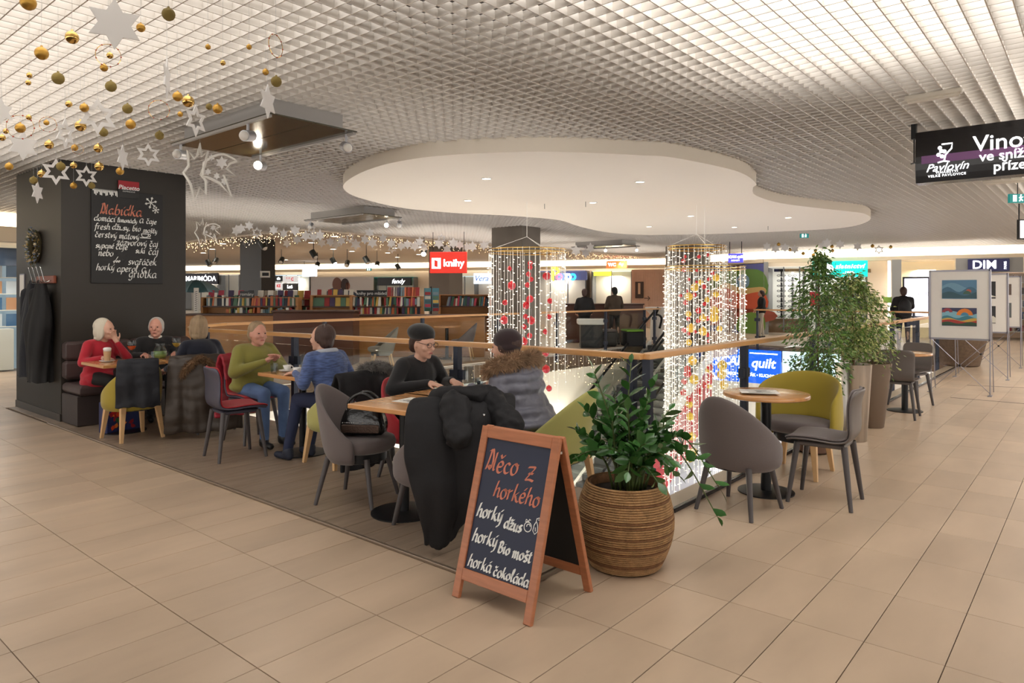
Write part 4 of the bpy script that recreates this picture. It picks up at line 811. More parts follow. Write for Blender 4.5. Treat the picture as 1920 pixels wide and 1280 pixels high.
# ================================================================== coats and bags
def nz(x, y, z, s): return noise.noise(Vector((x*s, y*s, z*s)))
def drape(name, label, cat, loc, rz, path, width, m, curve=0.0, amp=.02, kf=9.0, seed=0, th=.022, puff=0, nu=30, nv=40, tip=0.0, skew=0.0):
    """garment hung over a chair back: path (x,z) from inside over the top and down outside; width(v)"""
    P_ = smooth_pts(path, 8); n = len(P_)
    def fn(u, v):
        i = v*(n-1); a = int(min(i, n-2)); p = P_[a].lerp(P_[a+1], i-a); t = (P_[a+1]-P_[a]).normalized(); nn = Vector((t.y, -t.x)); y = (2*u-1)*width(v)+skew*max(0, v-.35)
        ramp = min(1, abs(v-.33)*2.2); f = amp*ramp*(math.sin(y*kf*3+seed)+.6*math.sin(y*kf*5.3+seed*2+v*3))+.03*nz(y+seed, v*2, 0, 3.2)*ramp+.012*nz(y, v*2, seed, 11)
        if puff: f += .011*abs(math.sin(v*puff*math.pi))
        x = p.x-nn.x*f*-1+curve*y*y; z = p.y+nn.y*f-abs(y)**1.6*.16*max(0, .7-abs(v-.35))
        if v > .8: z -= tip*(1-abs(2*u-1-.2))*(v-.8)/.2; z += .02*nz(u*5, seed, v, 1.7)
        return Vector((x, y, max(.015, z)))
    r = thing(name, label, cat, loc, rz); MB().grid(fn, nu, nv).obj('cloth', m, r, sub=1, solid=th, off=0); return r
M_NYLON = mat('black_nylon', (28, 27, 29), rough=.72, bump=(22, .4), spec=.3); M_BROWND = mat('brown_down', (58, 48, 40), rough=.5, bump=(22, .35)); M_REDN = mat('red_nylon', (150, 26, 44), rough=.55, bump=(22, .35)); M_NAVYC = mat('navy_black_coat', (22, 24, 32), rough=.75, bump=(40, .3))
# big black coat over the near tub chair (chair faces +y, its back is at local -x)
r = drape('coat', 'big black padded coat thrown over the nearest tub chair, its tip near the floor', 'coat', (-.985, .87, PZ), H-.55, [(-.10, .50), (-.17, .70), (-.25, .85), (-.36, .87), (-.44, .76), (-.49, .55), (-.47, .32), (-.40, .08)], lambda v: .20+.12*math.sin(min(1, v*1.05)*math.pi)-.12*max(0, v-.7)/.3, M_NYLON, curve=.55, amp=.016, seed=2.0, th=.04, tip=.05, skew=.28)
wrinkle(baked(MB().tube(smooth_pts([(-.16, .22, .80), (-.30, .14, .885), (-.36, -.02, .90), (-.31, -.17, .875), (-.20, -.24, .78)], 5), [.05]*21, 10), 'collar', M_NYLON, r, .012, 4), .02, 9, 1)
wrinkle(baked(MB().cap((-.33, -.14, .86), (-.50, -.20, .74), .085, .08).cap((-.50, -.20, .74), (-.55, -.16, .60), .08, .07), 'sleeve', M_NYLON, r, .012, 4), .025, 10, 4)
wrinkle(baked(MB().cap((-.40, .1, .84), (-.53, .12, .70), .09, .08), 'hood', M_NYLON, r, .012, 4), .03, 8, 8)
for p in ((-.50, -.05, .80), (-.545, -.07, .66), (-.55, -.06, .52), (-.54, -.03, .38)): MB().ball(p, .009, 8, 6).obj('button', M_CHROME, r, smooth=True)
# black jacket on the mustard chair, brown down coat on the navy woman's chair, red jacket, black fur coat
drape('jacket', 'black jacket hung over the back of the mustard chair', 'jacket', (-1.08, 5.32, PZ), H-.5, [(-.16, .62), (-.24, .78), (-.31, .83), (-.36, .74), (-.37, .55), (-.34, .36)], lambda v: .17+.03*v, M_NAVYC, curve=.9, amp=.012, seed=4, th=.02)
r = drape('down_coat', 'brown quilted down coat with fur hood over the navy woman\'s chair', 'coat', (-.50, 5.20, PZ), H-.42, [(-.22, .62), (-.29, .78), (-.37, .84), (-.44, .76), (-.47, .55), (-.47, .30), (-.45, .06)], lambda v: .30+.08*v, M_BROWND, curve=.8, amp=.018, seed=6, th=.03, puff=13)
fur(r, 'fur_trim', [(-.40, .22, .62), (-.47, .16, .74), (-.45, .04, .82), (-.46, -.08, .74), (-.50, -.14, .62), (-.52, -.12, .52)], .035, 2600, .035, M_FURD, 7)
drape('jacket', 'red padded jacket hung over the chair of the woman in green', 'jacket', (-.42, 4.33, PZ), -H, [(-.17, .62), (-.21, .78), (-.26, .86), (-.31, .76), (-.32, .50), (-.30, .22)], lambda v: .20+.05*v, M_REDN, curve=.6, amp=.014, seed=9, th=.03, puff=9)
r = drape('coat', 'long black coat with grey fur collar over the chair of the woman in blue', 'coat', (-.40, 2.88, PZ), H, [(-.20, .60), (-.27, .76), (-.34, .82), (-.40, .72), (-.43, .50), (-.44, .25), (-.46, .03)], lambda v: .23+.06*v, M_NYLON, curve=.8, amp=.02, seed=12, th=.03)
fur(r, 'fur_collar', [(-.30, -.02, .84), (-.33, -.14, .86), (-.30, -.27, .83), (-.24, -.36, .78)], .042, 2600, .04, M_FURG, 9)
# hanging coats on the column rack
def hanging_coat(label, loc, rz, H_, Wd, m, seed, dep=.13):
    r = thing('coat', label, 'coat', loc, rz)
    rings = []
    def fn(u, v):
        t = u*2*math.pi; w = Wd*(.22+.78*min(1, (v*2.3)**.8))*(1+.10*math.sin(v*5+seed)); d = dep*(.4+.6*min(1, v*2.5)); f = 1+.13*math.sin(t*3+seed+v*3)+.07*math.sin(t*7+seed*2+v*5)+.18*nz(math.cos(t)*1.5, math.sin(t)*1.5, v*3+seed, 1); return Vector((w*math.cos(t)*f+.03*math.sin(v*4+seed), d*math.sin(t)*f+dep*.2, -H_*v+.05*nz(math.cos(t), math.sin(t), v+seed, 2)*v))
    MB().grid(fn, 44, 26, cu=True).obj('body', m, r, sub=1)
    baked(MB().cap((-Wd*.55, 0, -.12), (-Wd*1.15, .02, -.42), .07, .06).cap((-Wd*1.15, .02, -.42), (-Wd*1.35, .02, -.68), .06, .052), 'sleeve', m, r, .014, 4)
    MB().tube([(-.03, 0, 0), (-.02, 0, .035), (.02, 0, .035), (.03, 0, 0)], .005, 6).obj('hanger_loop', m, r)
    return r
RACK = Vector((-1.345, 7.42, 0))
hanging_coat('navy-black long coat hanging on the hook rack of the column', (-1.44, 7.66, 1.62), -H, 1.12, .22, M_NAVYC, 3.0)
hanging_coat('black wool coat hanging nearest the column corner', (-1.45, 7.32, 1.62), -H, 1.16, .20, M_BLACKC, 1.0)
r = thing('coat_rack', 'short wooden coat rack with chrome hooks on the dark column', 'coat rack', (-1.345, 7.42, 1.665))
MB().box((.005, 0, 0), (.03, .62, .09), ch=.006).obj('board', mat('rack_wood', (132, 66, 40), rough=.4), r)
for k in range(4):
    y = -.22+.145*k; MB().tube(smooth_pts([(-.01, y, -.01), (-.07, y, -.03), (-.09, y, .03), (-.12, y, .15)], 5), .006, 7).obj('hook', M_CHROME, r, smooth=True)
# handbag on the tub chair
r = thing('handbag', 'shiny black handbag with a bronze pocket on the grey tub chair', 'handbag', (-.97, 1.80, PZ+.475), math.radians(34))
def bagf(u, v):
    t = u*2*math.pi; z = .2*v; k = (1-.35*v**1.6)*(1-.25*(1-v)**5); e = .5; c, s = math.cos(t), math.sin(t); return Vector((.085*k*math.copysign(abs(c)**e, c), .185*k*math.copysign(abs(s)**e, s), z+.012*nz(c*2, s*2, v, 3)))
bg = MB().grid(bagf, 40, 12, cu=True); bg.f += [tuple(range(0, 480, 12))[::-1], tuple(range(11, 480, 12))]; bg.obj('body', mat('patent_black', (16, 15, 16), rough=.22, bump=(30, .5), coat=.3), r, sub=1)
MB().box((-.088, 0, .055), (.016, .27, .06), ch=.007).obj('front_pocket', mat('bronze_leather', (78, 60, 50), rough=.3, metal=.5, bump=(120, .6)), r)
for k in range(20): MB().ball((-.096, -.125+.0132*k, .098), .0042, 6, 5).obj('zip_stud', M_CHROME, r)
for s in (-1, 1): MB().tube(smooth_pts([(s*.045, -.10, .17), (s*.05, -.09, .25), (s*.05, 0, .30), (s*.05, .09, .25), (s*.045, .10, .17)], 6), .011, 8).obj('handle', MATS['patent_black'], r, smooth=True)
# printed shopping bag under the first table
r = thing('shopping_bag', 'blue carrier bag printed with red flowers, on the floor under the mustard chair\'s table', 'bag', (-1.08, 5.86, PZ), .15)
MB().prism([(-.2, -.08), (.2, -.08), (.2, .08), (-.2, .08)], 0, .33).obj('body', mat('bag_blue', (26, 36, 84), rough=.3), r, bevel=.01)
rg = random.Random(4)
for k in range(26):
    a = rg.uniform(-.17, .12); z = .05+rg.random()*.25; c = rg.choice([(190, 24, 28), (214, 70, 30), (150, 14, 30), (226, 120, 40), (40, 90, 50)])
    o = MB().prism([(a+.035*math.cos(q*1.2566+k)*(1 if q % 2 else .6), z+.035*math.sin(q*1.2566+k)*(1 if q % 2 else .6)) for q in range(5)], 0, .002).obj('flower_print', mat('flower%d' % (c[0]), c, rough=.35), r); o.matrix_local = Matrix(((1, 0, 0, 0), (0, 0, 1, -.083-.0004*k), (0, 1, 0, 0), (0, 0, 0, 1)))
for s in (-1, 1): MB().tube(smooth_pts([(-.08, s*.06, .32), (-.06, s*.06, .43), (.06, s*.06, .43), (.08, s*.06, .32)], 5), .006, 6).obj('handle', MATS['bag_blue'], r, smooth=True)

# ================================================================== on the tables
M_TGL = glass('tumbler_glass', (238, 242, 244), .22); M_PORC = mat('porcelain', (236, 234, 230), rough=.2, coat=.4); M_PAPER = mat('paper', (226, 222, 214), rough=.7)
TZ = .75+PZ+.0005
def small(name, label, cat, loc, prof, m, n=20, group=None, extra=None):
    r = tag(MB().lathe(prof, n).obj(name, m, None, auto=50, loc=(loc[0], loc[1], TZ+(loc[2] if len(loc) > 2 else 0))), label, cat, group); return r
TUMB = [(.005, .004), (.026, .0), (.034, .09), (.033, .09), (.026, .008), (.004, .008)]
TALL = [(.005, .003), (.03, .0), (.034, .02), (.036, .15), (.034, .15), (.031, .02), (.004, .012)]
def cup(label, loc, tall=False):
    r = thing('latte_glass' if tall else 'coffee_cup', label, 'cup', (loc[0], loc[1], TZ))
    MB().lathe([(.03, .0), (.045, .003), (.078, .014), (.078, .017), (.045, .008), (.005, .007)], 28).obj('saucer', M_PORC, r, smooth=True)
    if tall: MB().lathe([(.02, .008), (.028, .012), (.037, .10), (.038, .115)], 20).obj('latte', mat('latte', (196, 158, 118), rough=.4), r, auto=50); MB().lathe([(.038, .115), (.041, .145), (.03, .155), (.005, .158)], 20).obj('milk_foam', M_PORC, r, smooth=True)
    else: MB().lathe([(.02, .008), (.024, .01), (.04, .06), (.038, .06), (.024, .014)], 20).obj('cup', M_PORC, r, smooth=True); MB().tube(smooth_pts([(.036, 0, .05), (.06, 0, .045), (.058, 0, .025), (.03, 0, .02)], 4), .004, 6).obj('handle', M_PORC, r)
    return r
def menu(label, loc, rz, sx=.21, sy=.3, m=None):
    r = thing('menu_sheet', label, 'menu', (loc[0], loc[1], TZ), rz); MB().box((0, 0, .0015), (sx, sy, .002)).obj('sheet', m or M_PAPER, r); g = MB(); rg = random.Random(int(loc[0]*100))
    for k in range(9): w = rg.uniform(.3, .75)*sy; g.box((-sx*.36+sx*.085*k, rg.uniform(-.05, .05), .003), (.006, w, .0006))
    g.obj('printed_lines', mat('print_ink', (70, 72, 86), rough=.8), r); return r
menu('white printed menu sheet on the nearest square table', (-.88, 1.32), math.radians(10))
menu('white printed menu sheet under the water glasses', (-.42, 1.27), math.radians(5))
menu('folded printed menu on the round table by the balustrade', (1.08, -.28), .5, .2, .27)
for k, (x, y, lab) in enumerate([(-.30, 1.30, 'clear water tumbler nearest the grey padded coat'), (-.36, 1.22, 'clear water tumbler at the table edge beside the black coat'), (-.22, 1.40, 'clear water tumbler between the two guests by the corner')]): small('tumbler', lab, 'glass', (x, y), TUMB, M_TGL)
small('carafe', 'tall clear carafe held by the woman in the beret', 'carafe', (-.20, 1.50), [(.005, .004), (.038, 0), (.042, .08), (.034, .13), (.036, .17), (.034, .17), (.032, .13), (.039, .08), (.036, .006)], M_TGL)
r = thing('napkin_holder', 'small white napkin holder beside the water glasses', 'napkin holder', (-.25, 1.20, TZ), .4); MB().box((0, 0, .04), (.035, .07, .08), ch=.004).obj('body', M_PORC, r); MB().box((0, 0, .085), (.015, .06, .02)).obj('napkin', M_PAPER, r)
cup('white coffee cup and saucer in front of the woman in green', (-.46, 3.62)); cup('white coffee cup and saucer in front of the woman in blue', (-.52, 3.36))
small('tumbler', 'small water tumbler at the table corner by the woman in green', 'glass', (-.62, 3.58), TUMB, M_TGL); small('tumbler', 'small water tumbler beside the paper card stand', 'glass', (-.36, 3.30), TUMB, M_TGL)
for k, (x, y) in enumerate(((-.30, 3.58), (-.26, 3.52))): small('tall_glass', ('left' if k == 0 else 'right')+' of the two tall empty latte glasses on the middle table', 'glass', (x, y), TALL, M_TGL)
r = thing('card_stand', 'blank white table card standing beside the tall glasses', 'card', (-.33, 3.42, TZ), .5); MB().box((0, 0, .07), (.004, .09, .14)).obj('card', M_PAPER, r); MB().box((0, 0, .006), (.04, .09, .012)).obj('foot', M_PAPER, r)
cup('latte in a tall glass on a white saucer by the woman in red', (-1.2, 5.92), True)
def stem(label, loc, liquid, h=.2, bowl=.042):
    r = thing('stem_glass', label, 'glass', (loc[0], loc[1], TZ)); MB().lathe([(.036, 0), (.034, .003), (.006, .008), (.004, h*.45), (bowl*.6, h*.55), (bowl, h*.75), (bowl*.8, h), (bowl*.77, h), (bowl*.94, h*.75), (bowl*.55, h*.57)], 24).obj('bowl', M_TGL, r, smooth=True)
    MB().lathe([(.004, h*.50), (bowl*.6, h*.58), (bowl*.9, h*.72), (bowl*.88, h*.73), (.005, h*.73)], 20).obj('drink', mat('drink_'+liquid[0], liquid[1], rough=.1, spec=.6), r, smooth=True)
stem('stemmed glass of orange spritz beside the woman in red', (-.93, 5.98), ('orange', (212, 74, 22)), .21, .05); stem('large stemmed glass of white wine in front of the grey-haired man', (-.44, 5.98), ('wine', (196, 160, 66)), .22, .052)
r = thing('lemonade_jug', 'round glass jug of mint lemonade in front of the grey-haired man', 'jug', (-.66, 5.90, TZ)); MB().lathe([(.005, .004), (.06, 0), (.078, .05), (.07, .1), (.045, .14), (.05, .17), (.047, .17), (.042, .14), (.066, .1), (.073, .05), (.056, .008)], 28).obj('jug', M_TGL, r, smooth=True)
MB().lathe([(.005, .006), (.058, .006), (.072, .045), (.066, .085), (.005, .085)], 24).obj('lemonade', mat('mint_green', (150, 174, 96), rough=.15), r, smooth=True); MB().tube(smooth_pts([(.05, 0, .15), (.11, 0, .14), (.11, 0, .08), (.07, 0, .06)], 5), .006, 7).obj('handle', M_TGL, r, smooth=True)
small('tumbler', 'water tumbler left of the lemonade jug', 'glass', (-.80, 5.78), TUMB, M_TGL); small('tumbler', 'water tumbler right of the lemonade jug', 'glass', (-.50, 5.80), TUMB, M_TGL); small('tall_glass', 'tall water glass by the navy woman\'s elbow', 'glass', (-.18, 5.9), TALL, M_TGL); cup('white cup and saucer by the woman in navy', (-.27, 5.76))
r = thing('parcel', 'small white box on the platform floor under the nearest square table', 'box', (-.55, 1.55, PZ), .4); MB().box((0, 0, .07), (.22, .16, .14), ch=.004).obj('carton', M_PAPER, r); MB().box((0, 0, .148), (.24, .05, .014), ch=.003).obj('rolled_paper', M_WHITE, r)
# ================================================================== on the dark column
def hit(px, py, q, n):
    """where the line of sight through a pixel meets the plane through q with normal n"""
    d = at(px, py, 1.0)-CAM; n = Vector(n); return CAM+d*((Vector(q)-CAM).dot(n)/d.dot(n))
CF = (0, CY1-.004, 0); NY = (0, 1, 0)
a, b = hit(170, 352, CF, NY), hit(304, 532, CF, NY)
r = thing('menu_chalkboard', 'tall black chalkboard with the handwritten drinks menu on the dark column', 'chalkboard', ((a.x+b.x)/2, CY1-.012, (a.z+b.z)/2))
BWd, BHt = b.x-a.x, a.z-b.z
MB().box((0, 0, 0), (BWd, .02, BHt), ch=.003).obj('board', mat('menu_black', (22, 21, 22), rough=.6), r)
def on_board(px, py): p = hit(px, py, (0, CY1-.023, 0), NY); return p-r.location
MBRD = lambda p: Matrix(((1, 0, 0, p.x), (0, 0, -1, -.0115), (0, 1, 0, p.z), (0, 0, 0, 1)))
def menu_line(txt, px0, px1, py, m=None, nib=.010, slant=.12):
    p = on_board(px0, py); w = on_board(px1, py).x-p.x; un = sum(GL[DIA[c][0] if c in DIA else c][0]+.5 for c in txt); chalk(txt, 6*w/un, m or M_CHALK, MBRD(p), r, nib=nib, slant=slant)
menu_line('Nabídka', 188, 264, 400, M_CHALKC, .014)
for t in [('domácí', 176, 216, 413), ('limonády', 220, 258, 416), ('a', 261, 269, 418), ('čaje', 274, 294, 419), ('fresh', 177, 206, 429), ('džusy,', 210, 244, 430), ('bio', 248, 264, 433), ('mošty', 268, 295, 436), ('čerstvý', 178, 219, 444), ('mátový', 223, 260, 447),
          ('zázvorový', 218, 276, 459), ('čaj', 280, 297, 462), ('sypané', 179, 214, 464), ('čaje', 217, 240, 467), ('suki', 254, 272, 474), ('čaj', 278, 298, 477), ('nebo', 184, 213, 479), ('svařáček', 240, 293, 496), ('horký', 180, 214, 506), ('aperol', 219, 257, 509), ('a', 265, 274, 511), ('griotka', 241, 292, 520)]: menu_line(*t)
menu_line('%', 212, 222, 492)
p = on_board(272, 446); strokes([[(-.06, 0), (.07, 0)], [(-.045, .05), (-.035, .015), (0, .005), (.03, .015), (.045, .05), (-.045, .05)], circ(.052, .035, .014), [(0, .06), (-.008, .08), (.008, .1)], [(-.02, .06), (-.026, .075)]], M_CHALK, MBRD(p), r, .009, 'cup_drawing')
for px, py, R_ in ((283, 380, .075), (292, 394, .045)):
    p = on_board(px, py); ls = []
    for k in range(6):
        c, s = math.cos(k*math.pi/3+.3), math.sin(k*math.pi/3+.3); ls.append([(0, 0), (R_*c, R_*s)])
        for q in (-.6, .6): c2, s2 = math.cos(k*math.pi/3+.3+q), math.sin(k*math.pi/3+.3+q); ls.append([(.6*R_*c, .6*R_*s), (.6*R_*c+.3*R_*c2, .6*R_*s+.3*R_*s2)])
    strokes(ls, M_CHALK, MBRD(p), r, .010, 'snowflake_drawing')
p = on_board(174, 353); w = on_board(219, 353).x-p.x; strokes([[(w*k/17, 0), (w*k/17+.004, -.02-.055*abs(math.sin(k*2.3)))] for k in range(18)]+[[(0, -.004), (w, -.004)]], M_CHALK, MBRD(p), r, .012, 'icicle_drawing')
a, b = hit(220, 338, CF, NY), hit(259, 374, CF, NY)
r2 = thing('clip_sign', 'small red and black coffee sign clipped over the top of the menu chalkboard', 'sign', ((a.x+b.x)/2, CY1-.03, (a.z+b.z)/2)); hh = a.z-b.z
MB().box((0, 0, -.25*hh), (b.x-a.x, .012, hh*.5)).obj('lower_panel', mat('sign_black', (20, 18, 18), rough=.4), r2); MB().box((0, 0, .25*hh), (b.x-a.x, .012, hh*.5)).obj('upper_panel', mat('sign_red', (150, 16, 30), rough=.4), r2)
put_text(r2, 'Piacetto', .075, M_CHALK, Matrix(((1, 0, 0, 0), (0, 0, -1, -.008), (0, 1, 0, .10*hh), (0, 0, 0, 1))), shear=.2, bold=.001); put_text(r2, 'ESPRESSO', .022, M_CHALK, Matrix(((1, 0, 0, 0), (0, 0, -1, -.008), (0, 1, 0, -.12*hh), (0, 0, 0, 1))), space=1.6)
# wreath on the narrow side
wc = hit(70, 463, (-1.32, 0, 0), (1, 0, 0))
r = thing('wreath', 'round dried-flower wreath on the narrow side of the dark column', 'wreath', (-1.345, wc.y, wc.z))
MB().tube([(0, .15*math.cos(q*.2618), .17*math.sin(q*.2618)) for q in range(24)], .035, 8, closed=True).obj('ring', mat('wreath_moss', (70, 62, 40), rough=.95), r, smooth=True)
rg = random.Random(3); cols = [mat('dry_gold', (168, 140, 82), rough=.7), mat('dry_cream', (206, 190, 158), rough=.7), mat('dry_blue', (120, 132, 152), rough=.7), mat('dry_green', (90, 96, 60), rough=.7)]; sets = [MB() for _ in cols]
for k in range(420):
    q = rg.uniform(0, 6.283); c = Vector((rg.uniform(-.05, .0), (.15+rg.gauss(0, .03))*math.cos(q), (.17+rg.gauss(0, .03))*math.sin(q))); d = Vector((rg.uniform(-1, -.1), math.cos(q)+rg.gauss(0, .6), math.sin(q)+rg.gauss(0, .6))).normalized(); s = d.orthogonal().normalized()*.011; L_ = rg.uniform(.03, .055); s2 = d.cross(s).normalized()*.007
    sets[rg.randrange(4)].add([c, c+d*L_*.5+s+s2, c+d*L_, c+d*L_*.5-s+s2], [(0, 1, 2, 3)])
for m, s in zip(cols, sets): s.obj('dried_leaves', m, r)['kind'] = 'stuff'
for k in range(9): q = k*.7+.2; MB().ball((-.04, .15*math.cos(q), .17*math.sin(q)), .018, 10, 7).obj('bauble', cols[k % 3], r, smooth=True)
p = hit(43, 535, (-1.32, 0, 0), (1, 0, 0)); r = thing('notice_sheet', 'white framed notice on the narrow side of the dark column', 'notice', (-1.325, p.y, p.z)); MB().box((0, 0, 0), (.012, .2, .30)).obj('frame', M_ALU, r); MB().box((-.007, 0, 0), (.004, .17, .27)).obj('sheet', M_PAPER, r)

# ================================================================== hanging Christmas decorations
M_STAR = paper('star_white', (240, 238, 236)); M_GOLD = mat('gold_matt', (196, 152, 72), rough=.42, metal=.85); M_GOLDS = mat('gold_shiny', (214, 176, 104), rough=.1, metal=1); M_GLIT = mat('gold_glitter', (168, 146, 84), rough=.5, metal=.7, bump=(240, 1.0)); M_THREAD = mat('thread', (190, 190, 190), rough=.6); M_REDB = mat('red_bead', (170, 60, 44), rough=.3)
def star_pts(R_, r_, n=6, k=None): return [((R_ if i % 2 == 0 else r_)*math.sin(math.pi*i/n), (R_ if i % 2 == 0 else r_)*math.cos(math.pi*i/n)) for i in range(2*n)]
def star_mesh(R_, hollow, th=.014):
    o_ = star_pts(R_, R_*.56)
    if not hollow: mb = MB().prism(o_, -th/2, th/2)
    else:
        i_ = star_pts(R_*.60, R_*.33); mb = MB(); n = len(o_); vs = []
        for z in (-th/2, th/2): vs += [(x, y, z) for x, y in o_]+[(x, y, z) for x, y in i_]
        fs = []
        for k in range(n):
            j = (k+1) % n; fs += [(k, n+k, n+j, j), (2*n+k, 2*n+j, 3*n+j, 3*n+k), (k, j, 2*n+j, 2*n+k), (n+k, 3*n+k, 3*n+j, n+j)]
        mb.add(vs, fs)
    mb.v = [(x, z_, y) for x, y, z_ in mb.v]; mb.f = [f[::-1] for f in mb.f]; return mb.mesh('star', M_STAR)
SM = {False: star_mesh(1, False, .07), True: star_mesh(1, True, .07)}
def hang_star(px, py, rpx, hollow, yaw, z, label, group, thread=True, tilt=0.0):
    c = on(px, py, z); d = (c-CAM).dot(FW); s = rpx*d/FPX
    q_ = c-CAM; r = thing('hanging_star', label, 'star', c, math.atan2(q_.y, q_.x)-math.pi/2+yaw, group)
    o = link('star', SM[hollow], r); o.scale = (s, s if s < .3 else .3, s); o.rotation_euler = (0, tilt, 0)
    if thread: MB().tube([(0, 0, s*.95), (0, 0, CEIL-c.z)], .0012, 4).obj('thread', M_THREAD, r)
    return r
LG = 'white paper stars hanging left of the entrance side'
for (px, py, rp, ho, yw, z, lab) in [(215, 45, 48, False, 0, 2.72, 'largest solid white star, hanging at the top left'), (313, 148, 38, False, 1.42, 2.7, 'solid white star turned edge-on beside the golden baubles'), (183, 218, 35, True, .1, 2.72, 'big open-work white star in the middle of the bauble cluster'), (43, 273, 28, False, .4, 2.7, 'solid white star low at the left frame edge'),
        (122, 250, 29, True, 1.0, 2.72, 'open-work white star turned sideways among the left baubles'), (367, 226, 30, True, .9, 2.7, 'open-work white star next to the dark suspended panel'), (502, 190, 32, False, 1.1, 2.72, 'solid white star turned sideways above the dark suspended panel'), (105, 322, 25, True, .1, 2.62, 'open-work white star at the column\'s upper left corner'),
        (162, 330, 20, True, .2, 2.6, 'small open-work white star just above the menu chalkboard'), (230, 295, 24, False, 1.15, 2.64, 'solid white star turned edge-on above the dark column'), (278, 290, 22, True, .1, 2.64, 'open-work white star above the right part of the dark column'), (70, 360, 21, False, 1.1, 2.55, 'small solid white star in front of the column\'s narrow side'), (2, 208, 24, False, .6, 2.7, 'solid white star cut by the left frame edge')]:
    hang_star(px, py, rp, ho, yw, z, lab, LG)
def bauble_mesh(m): return MB().lathe([(.02, -1), (.38, -.925), (.71, -.71), (.925, -.38), (1, 0), (.925, .38), (.71, .71), (.38, .925), (.18, .98), (.18, 1.2), (.02, 1.22)], 16).mesh('bauble', m, True)
BM = {'m': bauble_mesh(M_GOLD), 's': bauble_mesh(M_GOLDS), 'g': bauble_mesh(M_GLIT)}
BLAB = {'m': 'matt gold bauble hanging in the left ceiling cluster', 's': 'shiny gold bauble hanging in the left ceiling cluster', 'g': 'glittered gold bauble hanging in the left ceiling cluster'}
BG = {'m': 'matt gold baubles', 's': 'shiny gold baubles', 'g': 'glittered gold baubles'}
def bauble(px, py, rpx, k, z, label, group):
    c = on(px, py, z); d = (c-CAM).dot(FW); s = rpx*d/FPX; r = thing('bauble', label, 'bauble', c, 0, group); o = link('ball', BM[k], r); o.scale = (s, s, s); MB().tube([(0, 0, s), (0, 0, CEIL-c.z)], .0008, 3).obj('thread', M_THREAD, r); return r
rg = random.Random(21)
for px, py, rp, k in [(316, 27, 12, 'g'), (53, 5, 14, 'm'), (264, 52, 8, 'm'), (135, 70, 12, 's'), (78, 100, 12, 'm'), (206, 104, 6, 's'), (195, 127, 7, 'm'), (55, 141, 5, 's'), (53, 155, 5, 's'), (109, 147, 11, 'g'), (208, 162, 10, 'g'), (390, 88, 5, 'm'), (467, 88, 5, 'm'), (418, 118, 5, 's'), (498, 135, 6, 'm'), (333, 181, 9, 'm'), (353, 190, 11, 's'), (392, 200, 6, 'g'), (408, 204, 9, 'm'), (129, 195, 6, 's'), (158, 202, 8, 'm'), (239, 204, 9, 'g'), (338, 214, 5, 'm'), (151, 236, 10, 's'), (245, 233, 9, 'm'), (194, 248, 8, 'g'), (299, 254, 8, 'g'), (38, 240, 9, 'm'), (87, 230, 5, 'm'), (54, 220, 5, 's'), (92, 271, 8, 's'), (140, 277, 6, 'm'), (184, 278, 8, 's'), (17, 312, 7, 'm'), (114, 312, 8, 'g'), (138, 310, 6, 's'), (186, 312, 8, 's'), (78, 326, 7, 's'), (63, 338, 7, 'g'), (225, 321, 7, 'm'), (138, 348, 6, 'm'), (172, 348, 6, 'g'), (518, 153, 10, 'g'), (4, 258, 6, 's'), (11, 246, 5, 's')]:
    bauble(px, py, rp, k, 2.68+rg.uniform(-.05, .1) if py < 290 else 2.6, BLAB[k], BG[k])
for i, (px, py, rp, nar, lab) in enumerate([(203, 104, 21, .9, 'beaded wire ring below the largest white star'), (298, 206, 18, .95, 'beaded wire ring right of the big open-work star'), (517, 86, 21, .3, 'beaded wire ring turned sideways, farthest right of the gold baubles'), (90, 233, 14, .9, 'small beaded wire ring among the left baubles'), (38, 238, 22, .9, 'gold wire ring around a matt bauble at the left edge'), (146, 280, 9, .9, 'tiny beaded wire ring above the dark column')]):
    c = on(px, py, 2.72); d = (c-CAM).dot(FW); s = rp*d/FPX; r = thing('bead_ring', lab, 'ornament', c, YAW-math.pi/2+math.acos(nar), 'beaded wire rings'); MB().tube([(s*math.cos(q*.3142), 0, s*math.sin(q*.3142)) for q in range(20)], .0018, 4, closed=True).obj('wire', M_GOLDS, r)
    for q in range(9): MB().ball((s*math.cos(q*.698), 0, s*math.sin(q*.698)), s*.07, 6, 5).obj('bead', M_REDB, r)
    MB().tube([(0, 0, s), (0, 0, CEIL-c.z)], .0008, 3).obj('thread', M_THREAD, r)
def comet(px, py, wpx, z, label, m):
    c = on(px, py, z); d = (c-CAM).dot(FW); s = wpx*d/FPX/100; r = thing('comet_ornament', label, 'ornament', c, YAW-math.pi/2)
    L2 = lambda pts: [Vector((x*s, 0, -y*s)) for x, y in pts]
    b1 = [(-50, 2), (-40, -12), (-42, -42), (-28, -26), (-22, -34), (-18, -55), (-14, -30), (-2, -40), (-8, -14), (-16, 6), (-6, 18), (-6, 44), (-18, 30), (-28, 56), (-36, 24)]
    b2 = [(-10, -18), (8, -30), (30, -34), (55, -22), (40, -16), (34, -6), (52, 8), (28, 6), (44, 48), (20, 22), (0, 12), (-12, 8)]
    w = 2.7*s
    MB().tube(L2(b1), w, 4, closed=True).obj('star_outline', m, r); MB().tube(smooth_pts(L2(b2[:4]), 4)+L2(b2[4:]), w, 4, closed=True).obj('tail_outline', m, r)
    for x, y, q in ((25, -18, 13), (5, -28, 7), (-2, 0, 7), (15, 8, 7), (30, 18, 8)): o = link('small_star', SM[False], r); o.location = (x*s, 0, -y*s); o.scale = (q*s, .1, q*s)
    MB().tube([(-18*s, 0, 50*s), (-18*s, 0, CEIL-c.z)], .001, 3).obj('thread', M_THREAD, r)
